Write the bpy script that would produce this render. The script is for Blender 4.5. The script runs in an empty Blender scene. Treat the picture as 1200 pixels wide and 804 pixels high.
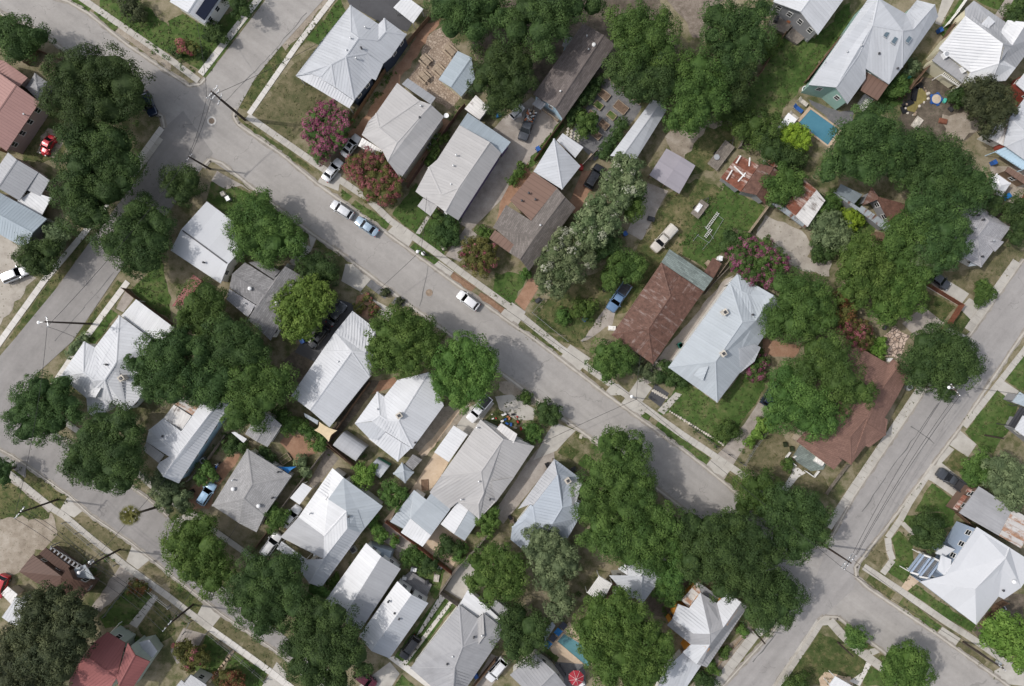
import bpy, math, random
import numpy as np
from mathutils import Vector
RN = random.Random(11)
NP = np.random.default_rng(5)
CAMH = 120.0; MPP = 0.15
SC = bpy.context.scene
COL = SC.collection
FR = {'': (0, 0, 1.0), 'A': (0, 160, 5.36), 'B': (330, 0, 3.655), 'C': (470, 100, 3.655), 'D': (700, 280, 4.02), 'E': (60, 330, 4.73),
  'F': (150, 450, 4.465), 'G': (310, 510, 4.02), 'H': (330, 350, 3.829), 'I': (430, 470, 4.018), 'J': (370, 620, 4.37), 'K': (560, 520, 5.36),
  'L': (680, 630, 4.623), 'M': (900, 380, 4.467), 'N': (1040, 560, 4.469), 'O': (920, 0, 4.021), 'P': (820, 160, 4.465)}
for i_ in range(6):
 for j_ in range(4):
  FR['%d%d' % (i_, j_)] = (200 * i_, (0, 200, 400, 604)[j_], 4.02)
def topx(f, x, y):
 ox, oy, s = FR[f]
 return ox + x / s, oy + y / s
def at(X, Y, z=0.0):
 k = MPP * (CAMH - z) / CAMH
 return ((X - 600) * k, (402 - Y) * k, z)
def g(f, x, y, z=0.0):
 X, Y = topx(f, x, y)
 return at(X, Y, z)
def pts(f, s, z=None):
 """'x,y x,y' -> list of ground points (metres)"""
 out = []
 for t in s.split():
  v = [float(q) for q in t.split(',')]
  out.append(g(f, v[0], v[1], v[2] if len(v) > 2 else (z or 0.0)))
 return out
def poly2(P):
 a = 0
 for i in range(len(P)):
  x0, y0 = P[i][:2]; x1, y1 = P[(i + 1) % len(P)][:2]
  a += x0 * y1 - x1 * y0
 return a / 2
class MB:
 def __init__(self):
  self.v = []; self.f = []; self.m = []; self.uv = {}
 def face(self, P, m=0, uv=None):
  i = len(self.v)
  self.v.extend([tuple(p) for p in P])
  if uv is not None: self.uv[len(self.f)] = uv
  self.f.append(tuple(range(i, i + len(P)))); self.m.append(m)
 def box(self, c, s, rz=0.0, m=0, taper=1.0):
  cx, cy, cz = c; hx, hy, hz = s[0] / 2, s[1] / 2, s[2] / 2
  ca, sa = math.cos(rz), math.sin(rz)
  P = []
  for dz, t in ((-hz, 1.0), (hz, taper)):
   for dx, dy in ((-hx, -hy), (hx, -hy), (hx, hy), (-hx, hy)):
    x, y = dx * t, dy * t
    P.append((cx + x * ca - y * sa, cy + x * sa + y * ca, cz + dz))
  i = len(self.v); self.v.extend(P)
  for q in ((3, 2, 1, 0), (4, 5, 6, 7), (0, 1, 5, 4), (1, 2, 6, 5), (2, 3, 7, 6), (3, 0, 4, 7)):
   self.f.append(tuple(i + k for k in q)); self.m.append(m)
 def bar(self, a, b, w, h=None, m=0):
  """rectangular bar from a to b"""
  h = h or w
  a = Vector(a); b = Vector(b); d = (b - a)
  if d.length < 1e-6: return
  d.normalize()
  up = Vector((0, 0, 1)) if abs(d.z) < 0.95 else Vector((1, 0, 0))
  s = d.cross(up).normalized(); u = s.cross(d).normalized()
  i = len(self.v)
  for p in (a, b):
   for q, r in ((-1, -1), (1, -1), (1, 1), (-1, 1)):
    self.v.append(tuple(p + s * (q * w / 2) + u * (r * h / 2)))
  for q in ((0, 1, 2, 3), (7, 6, 5, 4), (4, 5, 1, 0), (5, 6, 2, 1), (6, 7, 3, 2), (7, 4, 0, 3)):
   self.f.append(tuple(i + k for k in q)); self.m.append(m)
 def tube(self, P, rad, n=8, m=0, cap=True):
  """tube along points with radii"""
  P = [Vector(p) for p in P]
  if not hasattr(rad, '__len__'): rad = [rad] * len(P)
  rings = []
  for k, p in enumerate(P):
   d = (P[min(k + 1, len(P) - 1)] - P[max(k - 1, 0)]).normalized()
   up = Vector((0, 0, 1)) if abs(d.z) < 0.9 else Vector((1, 0, 0))
   s = d.cross(up).normalized(); u = s.cross(d)
   i = len(self.v)
   for q in range(n):
    t = 2 * math.pi * q / n
    self.v.append(tuple(p + (s * math.cos(t) + u * math.sin(t)) * rad[k]))
   rings.append(i)
  for k in range(len(P) - 1):
   for q in range(n):
    r = (q + 1) % n
    self.f.append((rings[k] + q, rings[k] + r, rings[k + 1] + r, rings[k + 1] + q)); self.m.append(m)
  if cap:
   self.f.append(tuple(rings[0] + q for q in range(n - 1, -1, -1))); self.m.append(m)
   self.f.append(tuple(rings[-1] + q for q in range(n))); self.m.append(m)
 def lathe(self, c, prof, n=16, m=0):
  """profile list of (r,z) about vertical axis"""
  rings = []
  for r, z in prof:
   i = len(self.v)
   for q in range(n):
    t = 2 * math.pi * q / n
    self.v.append((c[0] + r * math.cos(t), c[1] + r * math.sin(t), c[2] + z))
   rings.append(i)
  for k in range(len(prof) - 1):
   for q in range(n):
    r = (q + 1) % n
    self.f.append((rings[k] + q, rings[k] + r, rings[k + 1] + r, rings[k + 1] + q)); self.m.append(m)
  self.f.append(tuple(rings[0] + q for q in range(n - 1, -1, -1))); self.m.append(m)
  self.f.append(tuple(rings[-1] + q for q in range(n))); self.m.append(m)
 def prism(self, P, z0, z1, m=0):
  if poly2(P) < 0: P = P[::-1]
  n = len(P)
  self.face([(p[0], p[1], z1) for p in P], m)
  self.face([(p[0], p[1], z0) for p in P[::-1]], m)
  for i in range(n):
   a, b = P[i], P[(i + 1) % n]
   self.face([(a[0], a[1], z0), (b[0], b[1], z0), (b[0], b[1], z1), (a[0], a[1], z1)], m)
 def build(self, name, mats, parent=None, origin=(0, 0, 0), smooth=False):
  me = bpy.data.meshes.new(name)
  ox, oy, oz = origin
  me.from_pydata([(x - ox, y - oy, z - oz) for x, y, z in self.v], [], self.f)
  if not isinstance(mats, (list, tuple)): mats = [mats]
  for mm in mats: me.materials.append(mm if not isinstance(mm, str) else M[mm])
  me.polygons.foreach_set('material_index', self.m)
  if self.uv:
   uvl = me.uv_layers.new(name='UVMap')
   for fi, uv in self.uv.items():
    p = me.polygons[fi]
    for k, li in enumerate(p.loop_indices):
     uvl.data[li].uv = uv[k]
  if smooth: me.polygons.foreach_set('use_smooth', [True] * len(me.polygons))
  me.update()
  o = bpy.data.objects.new(name, me); COL.objects.link(o)
  if parent is not None: o.parent = parent
  else: o.location = origin
  return o
def tag(o, label=None, cat=None, group=None, kind=None):
 if label: o['label'] = label
 if cat: o['category'] = cat
 if group: o['group'] = group
 if kind: o['kind'] = kind
 return o
def thing(name, label, cat, loc=(0, 0, 0), rz=0.0, group=None):
 o = bpy.data.objects.new(name, None); COL.objects.link(o)
 o.empty_display_size = 0.5
 o.location = loc; o.rotation_euler = (0, 0, rz)
 return tag(o, label, cat, group)
def copy_tree(o, parent=None):
 c = o.copy(); COL.objects.link(c)
 if parent is not None: c.parent = parent
 for ch in list(o.children): copy_tree(ch, c)
 return c
M = {}
def nt(name):
 m = bpy.data.materials.new(name); m.use_nodes = True
 t = m.node_tree; t.nodes.clear()
 out = t.nodes.new('ShaderNodeOutputMaterial'); b = t.nodes.new('ShaderNodeBsdfPrincipled')
 t.links.new(b.outputs[0], out.inputs[0])
 M[name] = m
 return m, t, b
def N(t, typ, **kw):
 n = t.nodes.new(typ)
 for k, v in kw.items():
  if k.startswith('i_'):
   key = k[2:]
   n.inputs[int(key) if key.isdigit() else key.replace('_', ' ')].default_value = v
  else: setattr(n, k, v)
 return n
def mapping(t, src, scale):
 mp = N(t, 'ShaderNodeMapping'); mp.inputs['Scale'].default_value = scale
 t.links.new(src, mp.inputs['Vector'])
 return mp.outputs[0]
def noise(t, src, scale, detail=4.0, rough=0.6):
 n = N(t, 'ShaderNodeTexNoise'); n.inputs['Scale'].default_value = scale
 n.inputs['Detail'].default_value = detail; n.inputs['Roughness'].default_value = rough
 t.links.new(src, n.inputs['Vector'])
 return n.outputs[0]
def ramp(t, src, stops):
 r = N(t, 'ShaderNodeValToRGB'); e = r.color_ramp.elements
 while len(e) > 1: e.remove(e[-1])
 e[0].position = stops[0][0]; e[0].color = col(stops[0][1])
 for p, c in stops[1:]:
  q = e.new(p); q.color = col(c)
 t.links.new(src, r.inputs[0])
 return r.outputs[0]
def col(c):
 if not hasattr(c, '__len__'): c = (c, c, c)
 return tuple(c) + ((1.0,) if len(c) == 3 else ())
def mix(t, fac, a, b, mode='MIX'):
 n = N(t, 'ShaderNodeMix', data_type='RGBA', blend_type=mode)
 for val, idx in ((fac, 0), (a, 6), (b, 7)):
  if hasattr(val, 'links'): t.links.new(val, n.inputs[idx])
  elif idx == 0: n.inputs[0].default_value = val
  else: n.inputs[idx].default_value = col(val)
 return n.outputs[2]
def mth(t, op, a, b=0.0, c=None):
 n = N(t, 'ShaderNodeMath', operation=op)
 for k, v in enumerate((a, b) if c is None else (a, b, c)):
  if hasattr(v, 'links'): t.links.new(v, n.inputs[k])
  else: n.inputs[k].default_value = v
 return n.outputs[0]
def bump(t, b, h, strength=0.3, dist=0.05):
 n = N(t, 'ShaderNodeBump'); n.inputs['Strength'].default_value = strength; n.inputs['Distance'].default_value = dist
 t.links.new(h, n.inputs['Height']); t.links.new(n.outputs[0], b.inputs['Normal'])
def plain(name, c, rough=0.6, metal=0.0, vary=0.12, scale=3.0, spec=0.3):
 m, t, b = nt(name)
 tc = N(t, 'ShaderNodeTexCoord')
 n = noise(t, tc.outputs['Object'], scale, 5)
 c = col(c)
 lo = tuple(x * (1 - vary) for x in c[:3]); hi = tuple(min(1, x * (1 + vary)) for x in c[:3])
 t.links.new(ramp(t, n, [(0.3, lo), (0.7, hi)]), b.inputs['Base Color'])
 b.inputs['Roughness'].default_value = rough; b.inputs['Metallic'].default_value = metal
 b.inputs['Specular IOR Level'].default_value = spec
 return m
def pos(t):
 return N(t, 'ShaderNodeNewGeometry').outputs['Position']
def ground_mat(name, stops, scale=0.6, big=0.08, bigamp=0.35, fine=6.0, bumpk=0.25, speck=None):
 """soft natural ground: medium noise ramp, large tonal drift, fine grain"""
 m, t, b = nt(name)
 p = pos(t)
 n1 = noise(t, p, scale, 8, 0.68); n2 = noise(t, p, big, 4, 0.6); n3 = noise(t, p, fine, 3, 0.7)
 f = mth(t, 'ADD', n1, mth(t, 'MULTIPLY', mth(t, 'SUBTRACT', n2, 0.5), bigamp * 2))
 f = mth(t, 'ADD', f, mth(t, 'MULTIPLY', mth(t, 'SUBTRACT', n3, 0.5), 0.28))
 c = ramp(t, f, stops)
 if speck:
  v = N(t, 'ShaderNodeTexVoronoi'); v.inputs['Scale'].default_value = speck[0]
  t.links.new(p, v.inputs['Vector'])
  k = mth(t, 'LESS_THAN', v.outputs['Distance'], speck[1])
  c = mix(t, mth(t, 'MULTIPLY', k, speck[3]), c, speck[2])
 t.links.new(c, b.inputs['Base Color'])
 b.inputs['Roughness'].default_value = 0.95; b.inputs['Specular IOR Level'].default_value = 0.1
 bump(t, b, n3, bumpk, 0.1)
 return m
def asphalt(name, base, streak_dir=(0.8, -0.6)):
 m, t, b = nt(name)
 p = pos(t)
 ang = math.atan2(streak_dir[1], streak_dir[0])
 mp = N(t, 'ShaderNodeMapping'); mp.inputs['Rotation'].default_value = (0, 0, -ang)
 t.links.new(p, mp.inputs['Vector'])
 q = mp.outputs[0]
 n1 = noise(t, p, 0.25, 6, 0.65); n2 = noise(t, p, 5.0, 4, 0.75); n3 = noise(t, mapping(t, q, (0.02, 0.55, 1)), 1.0, 4)
 n4 = noise(t, p, 1.3, 5, 0.7); f = mth(t, 'ADD', mth(t, 'ADD', mth(t, 'MULTIPLY', n1, 0.45), mth(t, 'MULTIPLY', n2, 0.2)), mth(t, 'MULTIPLY', mth(t, 'SUBTRACT', n4, 0.5), 0.3)); f = mth(t, 'ADD', f, mth(t, 'MULTIPLY', n3, 0.5))
 c = ramp(t, f, [(0.42, tuple(x * 0.82 for x in base)), (0.62, base), (0.76, tuple(x * 1.13 for x in base))])
 v = N(t, 'ShaderNodeTexVoronoi', feature='DISTANCE_TO_EDGE'); v.inputs['Scale'].default_value = 0.085
 wv = N(t, 'ShaderNodeTexNoise'); wv.inputs['Scale'].default_value = 0.5; wv.inputs['Detail'].default_value = 6
 t.links.new(p, wv.inputs['Vector'])
 off = N(t, 'ShaderNodeVectorMath', operation='MULTIPLY_ADD'); off.inputs[1].default_value = (5, 5, 0)
 t.links.new(wv.outputs['Color'], off.inputs[0]); t.links.new(p, off.inputs[2])
 t.links.new(off.outputs[0], v.inputs['Vector'])
 k = mth(t, 'LESS_THAN', v.outputs['Distance'], 0.0045)
 k = mth(t, 'MULTIPLY', k, mth(t, 'MULTIPLY', mth(t, 'GREATER_THAN', noise(t, p, 0.12, 2), 0.5), 0.38))
 c = mix(t, k, c, tuple(x * 0.45 for x in base))
 s = mth(t, 'MULTIPLY', mth(t, 'GREATER_THAN', noise(t, p, 0.9, 3, 0.5), 0.72), 0.22)
 c = mix(t, s, c, tuple(x * 0.5 for x in base))
 t.links.new(c, b.inputs['Base Color'])
 b.inputs['Roughness'].default_value = 0.9; b.inputs['Specular IOR Level'].default_value = 0.15
 bump(t, b, n2, 0.15, 0.05)
 return m
def metal_roof(name, c, rough=0.55, metal=0.0, panel=0.5, dirt=0.25, rust=0.0, rustc=(0.16, 0.06, 0.03), line=0.09, blot=0.1, rscale=0.5):
 m, t, b = nt(name)
 uv = N(t, 'ShaderNodeUVMap'); uv.uv_map = 'UVMap'
 sx = N(t, 'ShaderNodeSeparateXYZ'); t.links.new(uv.outputs[0], sx.inputs[0])
 u = mth(t, 'DIVIDE', sx.outputs[0], panel)
 wn = N(t, 'ShaderNodeTexWhiteNoise', noise_dimensions='1D'); t.links.new(mth(t, 'FLOOR', u), wn.inputs['W'])
 fr = mth(t, 'FRACT', u)
 ln = mth(t, 'LESS_THAN', fr, 0.16)
 p = pos(t)
 st = noise(t, mapping(t, uv.outputs[0], (2.2, 0.16, 1)), 1.0, 5, 0.65)
 bl = noise(t, p, 0.35, 5, 0.6)
 fine = noise(t, p, 3.0, 4, 0.7)
 f = mth(t, 'ADD', mth(t, 'MULTIPLY', mth(t, 'SUBTRACT', st, 0.5), dirt * 1.1), mth(t, 'MULTIPLY', mth(t, 'SUBTRACT', bl, 0.5), blot * 2.2))
 f = mth(t, 'ADD', f, mth(t, 'MULTIPLY', mth(t, 'SUBTRACT', wn.outputs[0], 0.5), 0.07))
 f = mth(t, 'ADD', f, mth(t, 'MULTIPLY', mth(t, 'SUBTRACT', fine, 0.5), 0.12))
 cc = N(t, 'ShaderNodeHueSaturation'); cc.inputs['Color'].default_value = col(c)
 t.links.new(mth(t, 'ADD', f, 1.0), cc.inputs['Value'])
 colr = mix(t, mth(t, 'MULTIPLY', ln, line), cc.outputs[0], tuple(x * 0.5 for x in c))
 if rust:
  rn = noise(t, mapping(t, uv.outputs[0], (1.0, 0.4, 1)), rscale * 2, 8, 0.72)
  rf = ramp(t, mth(t, 'ADD', rn, mth(t, 'MULTIPLY', mth(t, 'SUBTRACT', wn.outputs[0], 0.5), 0.2)), [(0.62 - rust * 0.32, 0.0), (0.72 - rust * 0.3, 1.0)])
  rc = ramp(t, noise(t, p, 1.6, 6, 0.7), [(0.3, tuple(x * 0.6 for x in rustc)), (0.7, tuple(x * 1.4 for x in rustc))])
  colr = mix(t, rf, colr, rc)
 t.links.new(colr, b.inputs['Base Color'])
 b.inputs['Roughness'].default_value = rough; b.inputs['Metallic'].default_value = metal
 b.inputs['Specular IOR Level'].default_value = 0.2
 return m
def shingle(name, c, vary=0.3):
 m, t, b = nt(name)
 uv = N(t, 'ShaderNodeUVMap'); uv.uv_map = 'UVMap'
 br = N(t, 'ShaderNodeTexBrick'); br.inputs['Scale'].default_value = 1.0
 br.inputs['Brick Width'].default_value = 0.9; br.inputs['Row Height'].default_value = 0.3; br.inputs['Mortar Size'].default_value = 0.02
 br.inputs['Color1'].default_value = col(tuple(x * (1 - vary * 0.6) for x in c)); br.inputs['Color2'].default_value = col(tuple(x * (1 + vary * 0.6) for x in c))
 br.inputs['Mortar'].default_value = col(tuple(x * 0.6 for x in c)); br.inputs['Bias'].default_value = 0.0
 t.links.new(uv.outputs[0], br.inputs['Vector'])
 p = pos(t)
 n = noise(t, p, 0.4, 6, 0.65); n2 = noise(t, p, 4.0, 3, 0.7)
 f = mth(t, 'ADD', mth(t, 'MULTIPLY', n, 0.5), mth(t, 'MULTIPLY', n2, 0.4))
 k = ramp(t, f, [(0.25, 0.72), (0.7, 1.22)])
 t.links.new(mix(t, 1.0, br.outputs[0], k, 'MULTIPLY'), b.inputs['Base Color'])
 b.inputs['Roughness'].default_value = 0.9; b.inputs['Specular IOR Level'].default_value = 0.15
 return m
def siding(name, c):
 m, t, b = nt(name)
 p = pos(t)
 sx = N(t, 'ShaderNodeSeparateXYZ'); t.links.new(p, sx.inputs[0])
 fr = mth(t, 'FRACT', mth(t, 'DIVIDE', sx.outputs[2], 0.2))
 n = noise(t, p, 1.2, 5)
 k = mth(t, 'ADD', mth(t, 'MULTIPLY', mth(t, 'GREATER_THAN', fr, 0.12), 0.18), mth(t, 'MULTIPLY', n, 0.3))
 cc = ramp(t, k, [(0.0, tuple(x * 0.75 for x in c)), (0.5, tuple(min(1, x * 1.12) for x in c))])
 t.links.new(cc, b.inputs['Base Color']); b.inputs['Roughness'].default_value = 0.7; b.inputs['Specular IOR Level'].default_value = 0.25
 return m
def leaf_mat(name, lo, hi, trans=0.24):
 m = bpy.data.materials.new(name); m.use_nodes = True; M[name] = m
 t = m.node_tree; t.nodes.clear()
 out = N(t, 'ShaderNodeOutputMaterial')
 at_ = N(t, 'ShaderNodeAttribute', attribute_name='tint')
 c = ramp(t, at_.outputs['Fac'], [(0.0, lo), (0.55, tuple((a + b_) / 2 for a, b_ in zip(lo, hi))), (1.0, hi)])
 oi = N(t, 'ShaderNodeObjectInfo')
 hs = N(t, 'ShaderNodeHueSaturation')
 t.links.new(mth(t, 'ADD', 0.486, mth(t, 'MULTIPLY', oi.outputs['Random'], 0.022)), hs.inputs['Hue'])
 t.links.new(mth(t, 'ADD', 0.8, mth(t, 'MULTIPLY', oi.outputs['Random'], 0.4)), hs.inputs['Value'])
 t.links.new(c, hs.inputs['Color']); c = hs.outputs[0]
 b = N(t, 'ShaderNodeBsdfPrincipled'); b.inputs['Roughness'].default_value = 0.65; b.inputs['Specular IOR Level'].default_value = 0.2
 tr = N(t, 'ShaderNodeBsdfTranslucent'); mx = N(t, 'ShaderNodeMixShader'); mx.inputs[0].default_value = trans
 t.links.new(c, b.inputs['Base Color']); t.links.new(c, tr.inputs['Color'])
 t.links.new(b.outputs[0], mx.inputs[1]); t.links.new(tr.outputs[0], mx.inputs[2]); t.links.new(mx.outputs[0], out.inputs[0])
 return m
def glass(name, c=(0.02, 0.025, 0.03), rough=0.08):
 m, t, b = nt(name)
 b.inputs['Base Color'].default_value = col(c); b.inputs['Roughness'].default_value = rough
 b.inputs['Specular IOR Level'].default_value = 0.6
 return m
ground_mat('yard_ground', [(0.25, (0.065, 0.08, 0.033)), (0.4, (0.11, 0.112, 0.054)), (0.52, (0.2, 0.176, 0.112)), (0.75, (0.3, 0.258, 0.185))], 0.55, bigamp=.45)
ground_mat('lawn_green', [(0.2, (0.03, 0.054, 0.015)), (0.42, (0.052, 0.094, 0.024)), (0.58, (0.085, 0.125, 0.038)), (0.78, (0.17, 0.15, 0.08))], 0.7, bigamp=.45)
ground_mat('lawn_mixed', [(0.25, (0.034, 0.055, 0.016)), (0.42, (0.065, 0.085, 0.03)), (0.55, (0.125, 0.12, 0.055)), (0.72, (0.21, 0.175, 0.1))], 0.7, bigamp=.45)
ground_mat('lawn_dry', [(0.22, (0.055, 0.07, 0.03)), (0.42, (0.1, 0.098, 0.05)), (0.6, (0.16, 0.14, 0.082)), (0.8, (0.25, 0.21, 0.14))], 0.75, bigamp=.45)
ground_mat('dirt_tan', [(0.25, (0.19, 0.155, 0.12)), (0.5, (0.3, 0.258, 0.208)), (0.75, (0.42, 0.375, 0.32))], 0.6, speck=(2.2, 0.16, (0.08, 0.09, 0.04), 0.6))
ground_mat('dirt_red', [(0.25, (0.2, 0.115, 0.075)), (0.5, (0.3, 0.18, 0.12)), (0.75, (0.38, 0.25, 0.175))], 0.5, speck=(1.6, 0.12, (0.1, 0.09, 0.06), 0.5))
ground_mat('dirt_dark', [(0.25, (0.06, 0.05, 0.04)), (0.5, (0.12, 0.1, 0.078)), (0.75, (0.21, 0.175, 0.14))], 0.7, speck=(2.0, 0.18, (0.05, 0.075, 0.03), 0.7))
ground_mat('gravel_pale', [(0.2, (0.24, 0.215, 0.185)), (0.5, (0.38, 0.345, 0.3)), (0.8, (0.48, 0.45, 0.4))], 0.5, speck=(1.4, 0.2, (0.16, 0.15, 0.11), 0.55))
ground_mat('gravel_grey', [(0.2, (0.1, 0.1, 0.105)), (0.5, (0.15, 0.15, 0.155)), (0.8, (0.22, 0.215, 0.215))], 1.2)
ground_mat('leaf_litter', [(0.25, (0.11, 0.088, 0.07)), (0.5, (0.19, 0.158, 0.13)), (0.75, (0.3, 0.255, 0.215))], 1.2, speck=(1.8, .14, (0.06, 0.07, 0.035), .6))
ground_mat('mulch', [(0.2, (0.16, 0.095, 0.06)), (0.5, (0.24, 0.15, 0.1)), (0.8, (0.34, 0.23, 0.16))], 2.0, fine=9)
ground_mat('concrete', [(0.2, (0.31, 0.29, 0.262)), (0.5, (0.425, 0.402, 0.365)), (0.8, (0.51, 0.49, 0.45))], 0.45, bumpk=0.05)
ground_mat('concrete_bright', [(0.2, (0.48, 0.455, 0.42)), (0.5, (0.58, 0.555, 0.52)), (0.8, (0.66, 0.635, 0.6))], 0.6, bumpk=0.05)
ground_mat('concrete_stained', [(0.2, (0.18, 0.156, 0.134)), (0.42, (0.3, 0.267, 0.237)), (0.65, (0.4, 0.363, 0.328)), (0.9, (0.47, 0.435, 0.4))], 0.4, bumpk=0.05)
ground_mat('kerb_concrete', [(0.2, (0.33, 0.3, 0.26)), (0.5, (0.43, 0.4, 0.355)), (0.8, (0.52, 0.49, 0.44))], 0.8, bumpk=0.05)
ground_mat('paver_tan', [(0.2, (0.36, 0.27, 0.19)), (0.5, (0.5, 0.39, 0.285)), (0.8, (0.58, 0.48, 0.37))], 0.7)
asphalt('asphalt_pale', (0.335, 0.317, 0.3))
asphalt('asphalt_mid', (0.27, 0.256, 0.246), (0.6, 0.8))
asphalt('asphalt_east', (0.315, 0.3, 0.29), (0.62, 0.78))
plain('tar_seam', (0.13, 0.127, 0.125), 0.85)
asphalt('asphalt_dark', (0.085, 0.085, 0.09))
def flagstone(name, c1, c2, grout, scale):
 m, t, b = nt(name)
 p = pos(t)
 v = N(t, 'ShaderNodeTexVoronoi', feature='DISTANCE_TO_EDGE'); v.inputs['Scale'].default_value = scale
 w = N(t, 'ShaderNodeTexVoronoi'); w.inputs['Scale'].default_value = scale
 t.links.new(p, v.inputs['Vector']); t.links.new(p, w.inputs['Vector'])
 s = N(t, 'ShaderNodeSeparateColor'); t.links.new(w.outputs['Color'], s.inputs[0])
 n = noise(t, p, 1.5, 6, 0.7)
 c = ramp(t, mth(t, 'ADD', mth(t, 'MULTIPLY', s.outputs[0], 0.6), mth(t, 'MULTIPLY', n, 0.5)), [(0.25, c1), (0.85, c2)])
 c = mix(t, mth(t, 'LESS_THAN', v.outputs['Distance'], 0.07), c, grout)
 t.links.new(c, b.inputs['Base Color']); b.inputs['Roughness'].default_value = 0.9
 bump(t, b, v.outputs['Distance'], 0.4, 0.1)
flagstone('flagstone', (0.26, 0.195, 0.145), (0.43, 0.35, 0.28), (0.2, 0.15, 0.11), 2.3)
flagstone('flagstone_pink', (0.42, 0.31, 0.24), (0.62, 0.5, 0.42), (0.16, 0.12, 0.1), 1.4)
metal_roof('metal_white', (0.62, 0.625, 0.635), dirt=0.16, blot=0.1, line=0.12)
metal_roof('metal_silver', (0.435, 0.45, 0.475))
metal_roof('metal_grey', (0.36, 0.365, 0.38))
metal_roof('metal_taupe', (0.39, 0.38, 0.375))
metal_roof('metal_blue', (0.37, 0.402, 0.43))
metal_roof('metal_slateblue', (0.34, 0.375, 0.42))
metal_roof('metal_bluegrey', (0.33, 0.38, 0.42))
metal_roof('metal_aged', (0.3, 0.3, 0.31), dirt=0.4, blot=0.25)
metal_roof('metal_bright', (0.54, 0.55, 0.57), dirt=0.12, line=0.15)
metal_roof('metal_worn_white', (0.66, 0.64, 0.62), dirt=0.3, blot=0.3, rust=0.12, rustc=(0.2, 0.17, 0.15), line=0.3)
metal_roof('metal_pink', (0.34, 0.2, 0.18), line=0.25, dirt=0.2)
metal_roof('metal_red', (0.27, 0.1, 0.095), line=0.3, dirt=0.2)
metal_roof('metal_brown', (0.105, 0.062, 0.048), line=0.45)
metal_roof('metal_brown_soft', (0.17, 0.108, 0.084), line=0.4, panel=0.8)
metal_roof('rust_brown', (0.24, 0.18, 0.16), rust=0.95, rustc=(0.128, 0.07, 0.053), dirt=0.4, rscale=0.8)
metal_roof('rust_red', (0.42, 0.33, 0.29), rust=0.75, rustc=(0.17, 0.066, 0.042), dirt=0.4, line=0.4, rscale=0.3)
metal_roof('rust_pale', (0.52, 0.5, 0.48), rust=0.5, rustc=(0.34, 0.2, 0.13), dirt=0.4, panel=0.8)
metal_roof('rust_grey', (0.27, 0.3, 0.32), rust=0.3, rustc=(0.13, 0.07, 0.05), dirt=0.4)
metal_roof('membrane_white', (0.52, 0.53, 0.55), dirt=0.05, blot=0.05, line=0.0, panel=3.0)
metal_roof('membrane_lilac', (0.31, 0.29, 0.32), dirt=0.1, line=0.1, panel=2.0)
metal_roof('corrugated_slate', (0.19, 0.22, 0.235), dirt=0.4, blot=0.3, panel=0.3)
shingle('shingle_brown', (0.165, 0.142, 0.134))
shingle('shingle_taupe', (0.178, 0.158, 0.145))
shingle('shingle_grey', (0.33, 0.325, 0.325), 0.15)
shingle('shingle_palegrey', (0.37, 0.365, 0.38), 0.15)
shingle('shingle_midgrey', (0.225, 0.22, 0.222))
shingle('shingle_red', (0.21, 0.125, 0.1), 0.18)
shingle('shingle_green', (0.2, 0.235, 0.22), 0.4)
for n_, c_ in dict(white=(0.7, 0.69, 0.66), cream=(0.6, 0.56, 0.42), navy=(0.035, 0.05, 0.085), purple=(0.13, 0.1, 0.2), teal=(0.28, 0.43, 0.38), grey=(0.26, 0.26, 0.27),
    lightblue=(0.42, 0.56, 0.66), blue=(0.31, 0.38, 0.49), brown=(0.16, 0.105, 0.08), orange=(0.62, 0.28, 0.05), sage=(0.44, 0.49, 0.43), tan=(0.44, 0.37, 0.29),
    red=(0.3, 0.07, 0.05), pinkgrey=(0.4, 0.31, 0.29), skyblue=(0.35, 0.5, 0.6), wood=(0.2, 0.14, 0.095)).items():
 siding('wall_' + n_, c_)
plain('wood_grey', (0.2, 0.175, 0.15), 0.85, vary=0.3, scale=2)
plain('wood_brown', (0.15, 0.095, 0.062), 0.85, vary=0.3, scale=2)
plain('wood_pole', (0.05, 0.037, 0.03), 0.9, vary=0.3)
plain('wood_pale', (0.34, 0.27, 0.2), 0.85, vary=0.25, scale=2)
plain('wood_red', (0.2, 0.08, 0.05), 0.85, vary=0.25, scale=2)
plain('trim_white', (0.72, 0.71, 0.69), 0.5, vary=0.05)
plain('paint_white', (0.75, 0.75, 0.75), 0.4, vary=0.05)
plain('metal_pale', (0.5, 0.51, 0.52), 0.4, 0.5, vary=0.1)
plain('metal_dark', (0.06, 0.06, 0.065), 0.5, 0.2)
plain('plastic_blue', (0.03, 0.1, 0.32), 0.4, vary=0.1)
plain('plastic_green', (0.02, 0.16, 0.12), 0.4, vary=0.1)
plain('plastic_teal', (0.1, 0.5, 0.4), 0.4, vary=0.1)
plain('plastic_black', (0.015, 0.015, 0.017), 0.4)
plain('plastic_red', (0.4, 0.03, 0.03), 0.4)
plain('terracotta', (0.42, 0.16, 0.08), 0.8)
plain('canvas_red', (0.33, 0.03, 0.045), 0.8, vary=0.1)
plain('canvas_tan', (0.62, 0.5, 0.33), 0.8, vary=0.05)
plain('canvas_blue', (0.02, 0.16, 0.42), 0.7, vary=0.1)
plain('canvas_white', (0.76, 0.76, 0.77), 0.7, vary=0.05)
plain('stone_pale', (0.5, 0.46, 0.4), 0.9, vary=0.3, scale=2)
plain('stone_brown', (0.26, 0.2, 0.15), 0.9, vary=0.3, scale=2)
plain('sand', (0.5, 0.42, 0.33), 0.95, vary=0.15)
plain('soil', (0.15, 0.105, 0.075), 0.95, vary=0.3, scale=3)
plain('bark', (0.09, 0.07, 0.055), 0.95, vary=0.35)
plain('tyre', (0.012, 0.012, 0.013), 0.8)
plain('rim', (0.4, 0.4, 0.42), 0.35, 0.8)
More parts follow.
